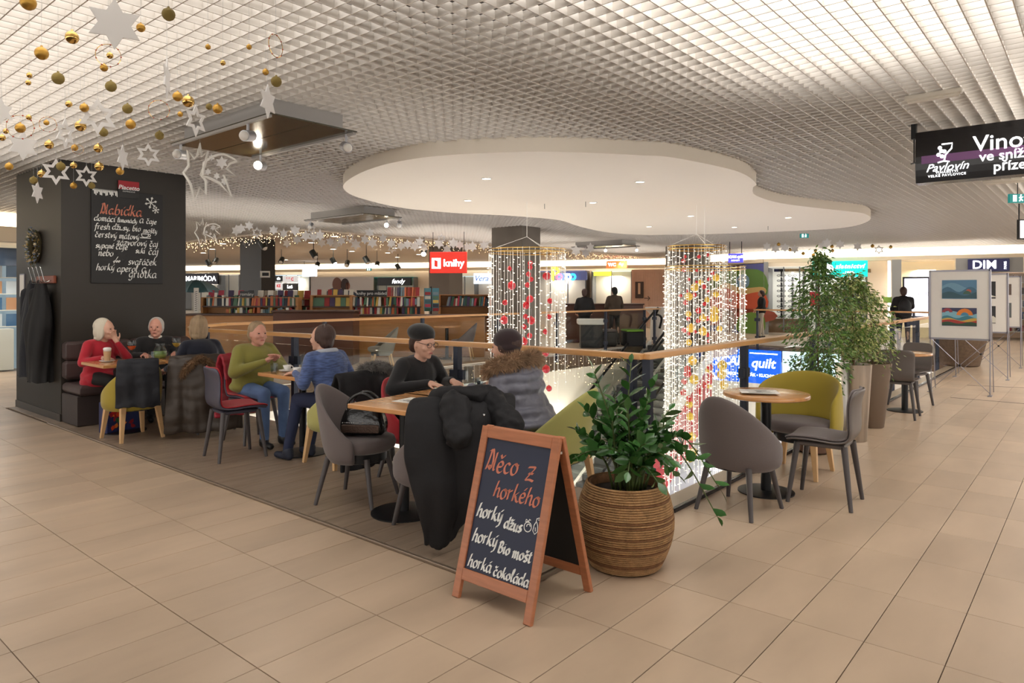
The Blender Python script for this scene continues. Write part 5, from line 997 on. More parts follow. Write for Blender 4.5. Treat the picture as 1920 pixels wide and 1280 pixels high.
comet(392, 322, 96, 2.58, 'white comet ornament with a tail of small stars, right of the dark column', M_WHITE)
comet(388, 435, 46, 2.7, 'distant pale comet ornament above the book shop, left end', M_WHITE)
# stars along the edge of the book shop ceiling
for i, (px, py) in enumerate([(443, 432), (452, 428), (467, 423), (482, 436), (513, 431), (532, 438), (553, 432), (538, 456), (557, 449), (573, 442), (584, 430), (588, 444), (600, 441), (603, 455), (619, 453), (630, 457), (640, 451), (656, 446), (667, 458), (684, 449), (693, 436), (698, 455), (718, 447), (734, 456), (735, 465), (752, 461), (764, 458), (778, 461), (787, 453), (795, 464), (823, 456), (828, 447), (838, 467), (850, 456), (862, 459), (875, 463), (886, 462), (907, 460), (919, 459), (1080, 470), (1098, 474), (1107, 464)]):
    hang_star(px, py, 9.5 if i % 3 else 11, i % 7 == 3, (i*1.7 % 1.2)-.6, 2.74, 'white star in the garland along the book shop ceiling edge', 'stars of the book shop garland')
for i, (px, py) in enumerate([(1438, 462), (1454, 466), (1472, 464), (1490, 467), (1543, 460), (1551, 455), (1575, 458), (1608, 462), (1648, 468)]): hang_star(px, py, 9, i == 8, (i*1.3 % 1)-.5, 2.78, 'white star in the distant garland above the jewellery sign', 'stars of the far right garland')
for i, (px, py) in enumerate([(1460, 458), (1481, 468), (1506, 475), (1529, 470), (1560, 462), (1561, 470), (1636, 461), (1670, 463), (1525, 478)]): bauble(px, py, 3.2, 's' if i % 2 else 'm', 2.78, 'small gold bauble in the distant garland above the jewellery sign', 'gold baubles of the far right garland')

# icicle lights: real small bulbs on drops along the ceiling edge
M_TWK = emis('warm_bulb', (255, 214, 160), 4); M_TWK.cycles.emission_sampling = 'NONE'
M_BULB = emis('white_bulb', (255, 246, 228), 1.1); M_BULB.cycles.emission_sampling = 'NONE'
M_CORD = mat('white_cord', (236, 232, 222), rough=.6, emit=.12)
def icicles(label, pts, drop, seed, spread=.18, per=26):
    rg = random.Random(seed); r = thing('icicle_lights', label, 'fairy lights'); cord = MB(); bl = MB()
    for a, b in zip(pts[:-1], pts[1:]):
        a, b = Vector(a), Vector(b); cord.tube([a, b], .004, 4); n = int((b-a).length*per/3)
        for k in range(n):
            p = a.lerp(b, (k+rg.random()*.6)/n); L_ = drop*rg.uniform(.2, 1); cord.tube([p, p-Vector((0, 0, L_))], .0015, 3)
            for j in range(4): q = p+Vector((rg.uniform(-spread, spread), rg.uniform(-spread, spread), -L_*(j+1)/4-rg.uniform(0, .03))); s = .009; bl.add([q+Vector((s, 0, 0)), q+Vector((-s, 0, 0)), q+Vector((0, s, 0)), q+Vector((0, -s, 0)), q+Vector((0, 0, s)), q+Vector((0, 0, -s))], [(0, 2, 4), (2, 1, 4), (1, 3, 4), (3, 0, 4), (2, 0, 5), (1, 2, 5), (3, 1, 5), (0, 3, 5)])
    cord.obj('cord', M_CORD, r)['kind'] = 'stuff'; bl.obj('bulbs', M_TWK, r)['kind'] = 'stuff'
ze = CEIL-.03
icicles('warm icicle lights along the ceiling edge above the book shelves', [(BX+.05, 20, ze), (BX+.05, BY+.05, ze), (14.5, BY+.05, ze), (21, BY+.05, ze)], .3, 2)

# ================================================================== cylindrical light curtains
M_REDG = mat('red_glass_ball', (186, 10, 28), rough=.08, coat=.6, spec=.7, emit=.10); M_GOLDG = mat('gold_glass_ball', (214, 178, 70), rough=.12, metal=.55, coat=.5, emit=.12)
RB = MB().lathe([(.02, -1), (.38, -.925), (.71, -.71), (.925, -.38), (1, 0), (.925, .38), (.71, .71), (.38, .925), (.16, .985), (.16, 1.12), (.02, 1.13)], 18).mesh('ball', M_REDG, True)
GB = MB().lathe([(.02, -1), (.38, -.925), (.71, -.71), (.925, -.38), (1, 0), (.925, .38), (.71, .71), (.38, .925), (.16, .985), (.16, 1.12), (.02, 1.13)], 18).mesh('ball', M_GOLDG, True)
def bulb(bl, p, a, L_=.03, w=.0045):
    d = Vector((math.cos(a), math.sin(a), -.12)); s = Vector((-math.sin(a), math.cos(a), 0))*w; u = Vector((0, 0, w)); e = p+d*L_
    bl.add([p+s, p+u, p-s, p-u, e+s, e+u, e-s, e-u], [(0, 1, 5, 4), (1, 2, 6, 5), (2, 3, 7, 6), (3, 0, 4, 7), (4, 5, 6, 7)])
def light_curtain(label, c, rad, n, z_end, seed, dz=.075, wire_to=None):
    rg = random.Random(seed); r = thing('light_curtain', label, 'light curtain', c)
    for q in (0, -.045): MB().tube([(rad*math.cos(k*.1745), rad*math.sin(k*.1745), q) for k in range(36)], .009, 6, closed=True).obj('ring', M_GOLDS, r)
    if wire_to:
        MB().tube([(0, 0, wire_to-c.z), (0, 0, .2)], .004, 5).obj('wire', M_CORD, r)
        for k in range(3): MB().tube([(0, 0, .2), (rad*math.cos(k*2.094), rad*math.sin(k*2.094), 0)], .003, 4).obj('wire', M_CORD, r)
    bl = MB()
    for k in range(n):
        a = 2*math.pi*(k+rg.uniform(-.3, .3))/n; R_ = rad+rg.uniform(-.02, .01); L_ = c.z-z_end(rg); x, y = R_*math.cos(a), R_*math.sin(a)
        MB().tube([(x, y, .01), (x, y, -L_)], .0034, 4).obj('light_string', M_CORD, r)
        z = -.08-rg.random()*dz
        while z > -L_: bulb(bl, Vector((x, y, z)), a+rg.choice((0, 1.2, -1.2, 2.6))+rg.uniform(-.4, .4)); z -= dz*rg.uniform(.8, 1.3)
    bl.obj('bulbs', M_BULB, r)['kind'] = 'stuff'; return r
C1 = at(988, 468, 10.7); light_curtain('round light curtain with red glass balls, hanging behind the guest with the fur collar', C1, .6, 42, lambda g: .62 if g.random() < .7 else g.uniform(-.3, .5), 3, .15, BZ)
C2 = at(1306, 462, 11.1); light_curtain('upper inner ring of the tall light curtain right of the corner post', C2, .455, 34, lambda g: g.uniform(-1.75, -1.2), 5, .105, BZ)
C3 = at(1321, 500, 11.05); light_curtain('wider lower ring of the tall light curtain, reaching down the opening', C3, .62, 48, lambda g: g.uniform(-1.8, -.6), 8, .10, BZ)
def ball(px, py, rpx, D, me, label, group):
    p = at(px, py, D); s = rpx*D/FPX; r = thing('glass_ball', label, 'ornament', p, 0, group); o = link('ball', me, r); o.scale = (s, s, s); MB().tube([(0, 0, s), (0, 0, s+.12)], .002, 4).obj('thread', M_THREAD, r)
rg = random.Random(9)
for x, y, q in [(548, 310, 30), (548, 355, 28), (320, 370, 28), (530, 430, 30), (558, 485, 28), (518, 548, 30), (345, 555, 48), (725, 450, 46), (545, 700, 42), (505, 770, 42), (272, 738, 32), (762, 722, 32), (752, 895, 30), (498, 893, 30), (558, 935, 46), (262, 930, 48), (482, 1005, 30), (712, 1058, 30), (540, 1100, 32), (475, 1165, 48), (720, 1465, 46), (752, 1675, 34), (715, 1290, 40)]:
    ball(900+x/5.817, 440+y/5.817, q/5.817, 10.7+rg.uniform(-.35, .35), RB, 'red glass ball inside the light curtain behind the fur collar', 'red balls of the left light curtain')
for x, y, q in [(258, 240, 20), (410, 240, 22), (508, 222, 20), (240, 285, 24), (245, 380, 28), (388, 390, 18), (520, 485, 22), (300, 488, 18), (385, 515, 16), (465, 568, 26), (512, 620, 18), (360, 655, 28), (285, 615, 18), (210, 665, 20), (262, 740, 28), (472, 755, 24), (408, 828, 36), (295, 918, 24), (402, 940, 26), (500, 915, 28), (250, 1040, 30), (300, 1080, 20), (370, 1060, 20), (505, 1090, 26), (515, 1160, 18), (560, 420, 22), (285, 1465, 40), (285, 1515, 44), (540, 1545, 34), (525, 1600, 36), (250, 1600, 34), (470, 1640, 34), (240, 1720, 36), (300, 1790, 36), (420, 1710, 30), (530, 1450, 36), (260, 1900, 34)]:
    ball(1240+x/5.82, 440+y/5.82, q/5.82, 11.1+rg.uniform(-.3, .3), RB, 'red glass ball inside the tall light curtain', 'red balls of the tall light curtain')
for x, y, q in [(365, 575, 45), (300, 675, 45), (600, 470, 40), (430, 520, 30), (595, 650, 34), (500, 710, 30), (580, 830, 48), (575, 905, 52), (455, 905, 40), (295, 865, 34), (325, 1020, 50), (455, 1055, 48), (635, 1025, 34), (300, 1175, 36), (340, 1375, 52), (360, 1580, 54), (665, 1425, 54), (660, 1525, 52), (515, 1475, 36), (680, 1640, 50), (520, 1650, 30), (315, 1985, 46), (335, 2200, 46), (350, 2370, 46), (310, 2440, 44), (300, 1850, 44)]:
    ball(1240+x/5.82, 440+y/5.82, q/5.82, 11.1+rg.uniform(-.3, .3), GB, 'golden ribbed glass ball inside the tall light curtain', 'golden balls of the tall light curtain')

# ================================================================== things under the ceiling
M_OLIVEP = mat('olive_gloss', (66, 60, 38), rough=.18, spec=.5, coat=.4); M_GREYP = mat('grey_casing', (170, 166, 162), rough=.5); M_LAMPB = mat('lamp_silver', (190, 190, 194), rough=.35, metal=.6)
M_LAMPON = emis('lamp_on', (255, 240, 214), 25)
def track_lamp(parent, p, d, on_=False, L_=.12, R_=.045, m=None):
    o = link('track_lamp', None, parent); o.location = p; d = Vector(d).normalized()
    MB().tube([(0, 0, .11), (0, 0, 0)], .012, 8).obj('stem', m or M_LAMPB, o); MB().tube([Vector(d)*-.06, Vector(d)*(L_-.06)], R_, 16).obj('lamp_head', m or M_LAMPB, o, auto=40)
    MB().ball(Vector(d)*(L_-.055), (R_*.85,)*3, 12, 8).obj('lamp_glass', M_LAMPON if on_ else M_WHITE, o, smooth=True)
def hung_panel(label, x0, x1, y0, y1, lamps):
    r = thing('hung_panel', label, 'ceiling panel', ((x0+x1)/2, (y0+y1)/2, 0), 0); w, h = x1-x0, y1-y0
    for s in (-1, 1): MB().box((s*w*.25, 0, 2.9), (w*.5-.006, h, .012), ch=.003).obj('plate', M_OLIVEP, r)
    MB().box((0, 0, 2.976), (w*.78, h*.9, .138)).obj('casing', M_GREYP, r)
    for s in (-1, 1): MB().box((s*w*.5+s*-.02, 0, 2.885), (.03, h*.98, .02)).obj('track', M_GREYP, r)
    for (lx, ly, d, o_) in lamps: track_lamp(r, (lx-(x0+x1)/2, ly-(y0+y1)/2, 2.78), d, o_)
    return r
hung_panel('dark olive suspended ceiling panel with track lamps, right of the dark column', -1.2, -.36, 2.68, 4.4, [(-1.17, 3.05, (-.8, -.5, -.2), False), (-.39, 2.8, (-.4, -.9, -.3), False), (-.4, 4.2, (-.85, -.6, -.1), True), (-1.17, 4.25, (-.85, -.6, -.1), False)])
spot('panel_spot', (-1.0, 4.3, 2.75), (-.6, CY1, 1.9), 30, 60); spot('panel_spot', (-.4, 4.2, 2.75), (-.4, 2, .7), 40, 70)
c = on(660, 410, 2.9); hung_panel('suspended olive panel with lit track lamps in front of the star garland', c.x-.45, c.x+.45, c.y-.9, c.y+.9, [(c.x-.43, c.y+.7, (-.6, -.5, -.5), False), (c.x+.43, c.y-.5, (-.85, -.6, -.1), True), (c.x+.43, c.y-.85, (-.6, -.6, -.5), False)])
c = on(1135, 462, 2.9); hung_panel('farthest suspended panel with two lit lamps behind the left light curtain', c.x-.5, c.x+.5, c.y-.9, c.y+.9, [(c.x, c.y, (-.85, -.6, -.1), True), (c.x+.45, c.y-.8, (-.85, -.6, -.1), True)])
# track spots over the book shop
M_SPOTD = mat('spot_dark', (44, 48, 46), rough=.45)
for i, (px, py, D, o_) in enumerate([(391, 493, 24, False), (404, 489, 24, False), (493, 459, 18, False), (528, 488, 24, False), (588, 476, 20, False), (595, 497, 26, True), (625, 489, 24, True), (651, 494, 24, False), (687, 487, 22, False), (707, 496, 25, True), (746, 500, 27, False), (795, 472, 19, True)]):
    p = at(px, py, D); r = thing('track_spot', 'small dark spotlight hanging from the book shop ceiling' if not o_ else 'lit spotlight hanging from the book shop ceiling', 'spotlight', p, 0, 'lit book shop spotlights' if o_ else 'dark book shop spotlights')
    d = Vector((-.6, -.5, -.6)).normalized() if i % 2 else Vector((.2, -.5, -.8)).normalized(); m = M_SPOTD
    MB().tube([(0, 0, CEIL-p.z), (0, 0, .02)], .012, 6).obj('stem', m, r); MB().tube([-d*.11, d*.11], .085, 12).obj('lamp_head', m, r, auto=40); MB().ball(d*.09, .07, 10, 7).obj('lamp_glass', M_LAMPON if o_ else M_WHITE, r, smooth=True)
# black hanging wine sign on the right
M_SIGNB = mat('sign_black_gloss', (24, 22, 24), rough=.25); M_SGW = lit('sign_white', (250, 250, 250), 1.6)
r = thing('hanging_sign', 'black hanging wine shop sign with white lettering at the right frame edge', 'sign', (3.2, -.95, 0))
def sgf(u, v): y = -1.75*u; bulge = .09+.03*math.sin(v*math.pi); return Vector((-bulge, y, 2.5+.46*v))
mb = MB().grid(sgf, 2, 9); n0 = len(mb.v); mb.grid(lambda u, v: Vector((.09, -1.75*u, 2.5+.46*v)), 2, 9); mb.f += [tuple(range(9))+tuple(n0+8-i for i in range(9)), tuple(9+8-i for i in range(9))+tuple(n0+9+i for i in range(9)), (0, n0, n0+9, 9), (8, 17, n0+17, n0+8)]
mb.obj('box', M_SIGNB, r)
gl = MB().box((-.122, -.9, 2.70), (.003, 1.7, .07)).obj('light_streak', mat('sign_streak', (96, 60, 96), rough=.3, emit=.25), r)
MB().box((-.0, .03, 3.0), (.06, .04, .16)).obj('bracket', M_DARK, r); MB().tube([(0, .03, 2.93), (0, .03, 2.7)], .006, 5).obj('rod', M_DARK, r); MB().tube([(.03, .06, 2.7), (-.06, -.02, 2.7)], .008, 5).obj('rod', M_DARK, r)
SGM = lambda y, z: Matrix(((0, 0, -1, -.126), (-1, 0, 0, y), (0, 1, 0, z), (0, 0, 0, 1)))
def sg(px, py): p = hit(px, py, (3.074, 0, 0), (1, 0, 0)); return SGM(p.y+.95, p.z)
put_text(r, 'Pavlovín', .098, M_SGW, sg(1775, 313), shear=.35); put_text(r, 'VINAŘSTVÍ', .03, M_SGW, sg(1775, 322), space=1.2); put_text(r, 'VELKÉ PAVLOVICE', .03, M_SGW, sg(1775, 328), space=1.2)
put_text(r, 'Vinot', .19, M_SGW, sg(1824, 272), align='LEFT', bold=.001); put_text(r, 've sníže', .115, M_SGW, sg(1836, 295), align='LEFT', bold=.001); put_text(r, 'příze', .115, M_SGW, sg(1862, 313), align='LEFT', bold=.001)
_g = hit(1768, 286, (3.074, 0, 0), (1, 0, 0)); GLY, GLZ = _g.y+.95, _g.z
for dx, dz in ((-.0, .0), (-.022, -.03), (.022, -.005), (.005, -.048), (-.012, .03)): MB().ball((-.126, GLY+.012-dx, GLZ+.015+dz), .0165, 8, 6).obj('grape_mark', M_SGW, r)
strokes([[(.02, .075), (.1, .075), (.095, .03), (.05, -.02), (.04, -.07)], [(-.01, -.085), (.035, -.075), (.08, -.085)]], M_SGW, SGM(GLY+.03, GLZ), r, .012, 'wine_glass_mark')
# emergency luminaires and exit signs
M_FIX = mat('fixture_white', (218, 210, 196), rough=.4)
def fixture(label, px, py, L_):
    p = on(px, py, CEIL-.03); r = thing('emergency_light', label, 'ceiling lamp', (p.x, p.y, p.z), 0); MB().box((0, 0, .01), (.07, L_, .05), ch=.012).obj('housing', M_FIX, r); MB().box((0, 0, -.02), (.05, L_*.92, .02), ch=.006).obj('diffuser', M_FIX, r)
fixture('slim emergency lamp under the grid ceiling above the wine sign', 1750, 180, .38); fixture('slim emergency lamp half hidden behind the wine sign', 1885, 340, .5)
M_EXIT = lit('exit_green', (10, 92, 88), .8)
def exit_sign(label, px, py, D, w):
    p = at(px, py, D); r = thing('exit_sign', label, 'exit sign', p, YAW-math.pi/2, 'green exit signs'); MB().box((0, 0, 0), (w, .04, w*.5)).obj('panel', M_EXIT, r); MB().box((-w*.22, -.022, 0), (w*.2, .004, w*.36)).obj('door_symbol', M_SGW, r)
    f = MB(); f.tube([(w*.1, -.024, w*.12), (w*.12, -.024, -.02*w), (w*.04, -.024, -w*.16)], w*.03, 5).tube([(w*.12, -.024, -.02*w), (w*.22, -.024, -w*.14)], w*.03, 5).tube([(w*.02, -.024, .03*w), (w*.24, -.024, .08*w)], w*.025, 5).ball((w*.12, -.024, w*.18), w*.04, 6, 5); f.obj('figure_symbol', M_SGW, r); MB().tube([(0, 0, w*.25), (0, 0, max(.05, CEIL-p.z))], .006, 5).obj('stem', M_DARK, r)
exit_sign('green exit sign below the wine sign at the right edge', 1908, 372, 9.5, .24); exit_sign('small green exit sign right of the ceiling island', 1508, 442, 18, .22); exit_sign('tiny green exit sign above the book shop poster', 692, 505, 30, .22)
# ================================================================== shopfronts round the hall
M_COVE = emis('cove_light', (255, 238, 208), 2.2); M_BULK = mat('bulkhead', (226, 210, 184), rough=.7); M_SHOPIN = mat('shop_interior_glow', (214, 212, 206), rough=.7, emit=.18, ecol=(255, 246, 232)); M_PIL = mat('grey_pilaster', (150, 150, 148), rough=.5); M_SFRAME = mat('shop_frame', (120, 120, 122), rough=.4, metal=.4)  # M_SHOPIN walls emit a little, standing in for interior lighting
class Front:
    """a vertical shop front between two points of the hall, given as seen pixel columns and distances"""
    def __init__(s, name, px0, d0, px1, d1):
        s.a = at(px0, HY, d0); s.b = at(px1, HY, d1); s.a.z = s.b.z = 0; s.u = (s.b-s.a).normalized(); s.n = s.u.cross(Vector((0, 0, 1))); s.len = (s.b-s.a).length
        if s.n.dot(CAM-s.a) < 0: s.n = -s.n
        s.name = name; s.M = Matrix(((s.u.x, -s.n.x, 0, s.a.x), (s.u.y, -s.n.y, 0, s.a.y), (0, 0, 1, 0), (0, 0, 0, 1)))
    def uz(s, px, py, off=0.0):
        p = hit(px, py, s.a+s.n*off, s.n); return (p-s.a).dot(s.u), p.z
    def box(s, px0, py0, px1, py1, out, depth, mb=None):
        u0, z1 = s.uz(px0, py0, out); u1, _ = s.uz(px1, py0, out); um = (u0+u1)/2; pm = (px0+px1)/2; z1 = s.uz(pm, py0, out)[1]; z0 = s.uz(pm, py1, out)[1]
        return (um, -out+depth/2, (z0+z1)/2), (u1-u0, depth, z1-z0)
    def root(s, name, label, cat, group=None, kind=None):
        o = thing(name, label, cat, group=group) if label else link(name, None); o.matrix_world = s.M; 
        if kind: o['kind'] = kind
        return o
    def wall(s, name, m, z0=0.0, z1=CEIL, back=.0, th=.12):
        o = MB().box((s.len/2, back+th/2, (z0+z1)/2), (s.len, th, z1-z0)).obj(name, m); o.matrix_world = s.M; return struct(o)
    def sign(s, name, label, px0, py0, px1, py1, m, texts, out=.15, depth=.12, cat='sign', edge=None):
        c, d = s.box(px0, py0, px1, py1, out, depth); r = s.root(name, label, cat); MB().box(c, d, ch=.01).obj('panel', m, r)
        for (t, fx, fz, size, tm, kw) in texts:
            put_text(r, t, size*d[2], tm, Matrix(((1, 0, 0, c[0]+fx*d[0]), (0, 0, -1, c[1]-depth/2-.006), (0, 1, 0, c[2]+fz*d[2]), (0, 0, 0, 1))), **kw)
        if name == 'hanging_sign':
            for q in (-.4, .4): MB().tube([(c[0]+q*d[0], c[1], c[2]+d[2]/2), (c[0]+q*d[0], c[1], CEIL)], .012, 5).obj('hanger', M_DARK, r)
        return r, c, d
    def bulk(s, k):
        o = MB().box((s.len/2, .1, 2.70), (s.len, .3, .14)).obj('wall_bulkhead_%s' % k, M_BULK); o.matrix_world = s.M; struct(o)
        o = MB().box((s.len/2, .12, 2.91), (s.len, .06, .28)).obj('trim_cove_%s' % k, M_COVE); o.matrix_world = s.M; struct(o)
        area_l = 0
W_ = lambda n, c, s=1.2: lit('sg_'+n, c, s)
WHITE = W_('white', (250, 250, 250), 2.0); NAVYS = mat('sg_navy', (24, 22, 48), rough=.4); 
# ---- far left front behind the book shop
FL = Front('far', 330, 39, 985, 33); FL.wall('wall_far', M_CREAM, back=.5); FL.bulk('far')
FL.sign('shop_sign', 'dark fascia sign of the fashion shop behind the umbrella', 345, 512, 408, 533, NAVYS, [('MARIMÓDA', 0, 0, .62, WHITE, dict(bold=.004))])
def bay(F, label, px0, px1, py0, py1, m, mull=3, items=None, back=1.4):
    """a lit shop window with frame, glass and shelves"""
    r = F.root('shop_window', label, 'shop window'); c, d = F.box(px0, py0, px1, py1, 0.0, .02)
    MB().box((c[0], back, c[2]), (d[0], .06, d[2])).obj('back_wall', m, r); MB().box((c[0], back/2, c[2]+d[2]/2), (d[0], back, .04)).obj('soffit', m, r)  # emission in back wall and soffit stands in for light inside the bay
    for s in (-1, 1): MB().box((c[0]+s*d[0]/2, back/2, c[2]), (.05, back, d[2])).obj('side', M_SFRAME, r)
    for k in range(1, mull): MB().box((c[0]-d[0]/2+d[0]*k/mull, 0, c[2]), (.04, .05, d[2])).obj('mullion', M_SFRAME, r)
    MB().box((c[0], 0, c[2]), (d[0], .012, d[2])).obj('pane', M_GLASS, r)
    return r, c, d, back
def shelf_stock(r, c, d, back, rows, cols, pal, seed, size=(.12, .16), name='goods'):
    rg = random.Random(seed); ms = [mat('goods_%d_%d_%d' % q, q, rough=.5) for q in pal]; sets = [MB() for _ in ms]
    for i in range(rows):
        z = c[2]-d[2]/2+.25+(d[2]-.5)*i/max(1, rows-1); MB().box((c[0], back-.2, z-.02), (d[0]*.94, .3, .025)).obj('shelf', M_WHITE, r)
        for k in range(cols):
            w, h = rg.uniform(.6, 1.1)*size[0], rg.uniform(.6, 1.1)*size[1]; sets[rg.randrange(len(ms))].box((c[0]-d[0]*.46+d[0]*.92*(k+.5)/cols, back-.2, z+h/2-.006), (w, .14, h))
    for s, m in zip(sets, ms):
        if s.v: s.obj(name, m, r)['kind'] = 'stuff'
def bay_light(F, px, py, power, back=.6):
    u, z = F.uz(px, py); p = F.M @ Vector((u, back, 2.3)); area('shop_window_light', p, 1.2, .5, power, (1, .96, .9))
bay(FL, 'bright shop window right of the dark fashion sign', 410, 448, 515, 580, M_SHOPIN, 2); 
r, c, d, bk = bay(FL, 'bright glazed shop entrance under the fashion sign', 346, 408, 534, 582, M_SHOPIN, 2)
r, c, d, bk = bay(FL, 'shop window with small brand panels right of the book shop column', 516, 580, 516, 575, W_('paleblue_wall_glow', (176, 198, 214), .5), 3)
for (px0, px1, py0, py1, t, bgc, tc, lab) in [(516, 529, 517, 527, 'ale', (20, 20, 22), WHITE, 'small black brand panel, upper left of four'), (530, 557, 517, 530, '* * C', (226, 224, 222), W_('dred', (170, 30, 40), .6), 'pale brand panel, upper right of four'), (516, 529, 530, 542, 'KE', (232, 228, 226), W_('dred', (170, 30, 40), .6), 'white brand panel with red letters, lower left of four'), (530, 557, 531, 544, 'Leé', (34, 26, 20), WHITE, 'dark brand panel with white letters, lower right of four')]:
    FL.sign('brand_panel', lab, px0, py0, px1, py1, mat('bp_%d_%d' % (bgc[0], px0), bgc, rough=.4, emit=.3 if bgc[0] > 100 else 0), [(t, 0, 0, .6, tc, dict(bold=.01))])
FL.sign('hanging_sign', 'bright white hanging sign above the book shop poster', 567, 505, 592, 518, W_('signwhite', (240, 244, 250), 1.6), [], out=3)
# the big poster of a couple, plain generic figures
c, d = FL.box(583, 519, 700, 590, .2, .06); r = FL.root('poster', 'large pale poster of two heads leaning together above the book shelves', 'poster'); MB().box(c, d).obj('panel', mat('poster_grey', (196, 190, 186), rough=.5), r)
PX = lambda px, py: FL.uz(px, py, .2)
for (px, py, a_, b_, col, nm) in [(630, 560, 26, 24, (62, 66, 78), 'shoulder_print'), (653, 562, 24, 20, (48, 58, 76), 'shoulder_print'), (632, 533, 10, 15, (112, 74, 58), 'hair_print'), (647, 534, 9, 14, (52, 36, 34), 'hair_print'), (636, 532, 6.5, 9, (206, 160, 138), 'face_print'), (652, 536, 5, 8, (168, 112, 92), 'face_print')]:
    u, z = PX(px, py); su = 39/FPX*a_*.9; sz = 35/FPX*b_*.9; pts = [(u+su*math.cos(q*.349), z+sz*math.sin(q*.349)) for q in range(18)]; zc = c[2]-d[2]/2
    pts = [(x, max(y, zc+.01)) for x, y in pts]; o = MB().prism(pts, 0, .004).obj(nm, mat('pp%d' % col[0], col, rough=.6), r); o.matrix_local = Matrix(((1, 0, 0, 0), (0, 0, -1, c[1]-d[1]/2-.002-.004*(px % 5)), (0, 1, 0, 0), (0, 0, 0, 1)))
r, c, d, bk = bay(FL, 'dark shop window with teal lights right of the poster', 700, 775, 520, 590, mat('dark_teal', (26, 60, 62), rough=.5, emit=.3, ecol=(20, 120, 110)), 3)
FL.sign('shop_sign', 'black shop sign with small white script, right of the poster', 708, 520, 770, 535, mat('sg_black', (16, 16, 20), rough=.4), [('fendy', .12, 0, .8, WHITE, dict(shear=.3))])
r, c, d, bk = bay(FL, 'shop window with dim shelves behind the red book sign', 853, 890, 518, 560, W_('paleglass_wall_glow', (190, 206, 210), .4), 2); shelf_stock(r, c, d, bk, 3, 6, [(60, 60, 64), (120, 90, 70), (200, 196, 190)], 4)
FL.sign('shop_sign', 'pale sign with a blue and red script beside the red book sign', 888, 512, 935, 532, W_('palesign', (206, 226, 242), .9), [('Vera', -.2, 0, .75, W_('blue', (30, 60, 150), .5), dict(shear=.35)), ('Fa', .28, -.02, .75, W_('coral', (220, 60, 60), .6), dict(shear=.35))])
# ---- middle front: toy shop, kiosk, wooden wall
FM = Front('mid', 985, 33, 1250, 30.5); FM.wall('wall_mid', M_CREAM, back=.6); FM.bulk('mid')
r, c, d, bk = bay(FM, 'lilac toy shop front behind the left light curtain', 1000, 1098, 508, 582, mat('toy_lilac', (128, 134, 170), rough=.6, emit=.3), 3); shelf_stock(r, c, d, bk, 3, 16, [(206, 196, 60), (60, 120, 190), (220, 220, 220), (196, 60, 60), (70, 150, 110)], 6, (.2, .25))
r, c, d = FM.sign('shop_sign', 'toy shop sign with multi-coloured balloon letters', 1036, 509, 1100, 525, mat('toy_fascia', (96, 104, 150), rough=.5, emit=.2), [], out=.3)
for i, (ch, col, px) in enumerate([('P', (238, 226, 60), 1041), ('o', (240, 110, 150), 1049), ('m', (70, 130, 220), 1056), ('p', (240, 240, 250), 1066), ('o', (60, 170, 220), 1074)]):
    u, z = FM.uz(px, 517 if i else 515, .45); put_text(r, ch, .62 if i else .85, W_('l%d' % i, col, 1.0), Matrix(((1, 0, 0, u), (0, 0, -1, -.47), (0, 1, 0, z), (0, 0, 0, 1))), bold=.03)
r, c, d, bk = bay(FM, 'bright kiosk window stacked with goods behind the counter', 1110, 1184, 508, 572, W_('kiosk', (206, 214, 190), .7), 2); shelf_stock(r, c, d, bk, 4, 18, [(206, 206, 210), (150, 60, 50), (80, 110, 140), (190, 170, 110), (70, 70, 74)], 8, (.14, .25))
FM.sign('brand_panel', 'yellow panel at the top of the kiosk window', 1113, 509, 1146, 517, W_('yellow', (226, 220, 70), .8), [], out=.05, depth=.04)
FM.sign('hanging_sign', 'orange restroom sign hanging over the kiosk', 1137, 489, 1175, 503, W_('orange', (230, 84, 40), 1.3), [('WC', -.22, 0, .6, WHITE, dict(bold=.01)), ('^v', .22, 0, .6, WHITE, dict(bold=.01))], out=2.0)
c, d = FM.box(1184, 505, 1250, 612, .1, .1); r = FM.root('slatted_wall', 'pinkish slatted timber wall beside the kiosk', 'wall panel')
for k in range(20): MB().box((c[0]-d[0]/2+d[0]*(k+.5)/20, c[1], c[2]), (d[0]/20*.94, .06, d[2])).obj('slat', mat('pink_timber', (196, 166, 146), rough=.7, var=(3, .06)), r)
FM.sign('lift_sign', 'dark square lift symbol on the timber wall', 1191, 528, 1206, 559, mat('sg_bronze', (58, 44, 36), rough=.4), [('I', 0, .05, .9, mat('sg_tan', (196, 172, 146)), dict(bold=.02))], out=.18, depth=.04)
u, z = FM.uz(1213, 559, .17); r = FM.root('arrow_mark', 'small dark arrow painted on the timber wall', 'arrow'); strokes([[(-.12, 0), (.12, 0)], [(.04, .09), (.13, 0), (.04, -.09)]], MATS['sg_bronze'], Matrix(((1, 0, 0, u), (0, 0, -1, -.18), (0, 1, 0, z), (0, 0, 0, 1))), r, .035, 'arrow')
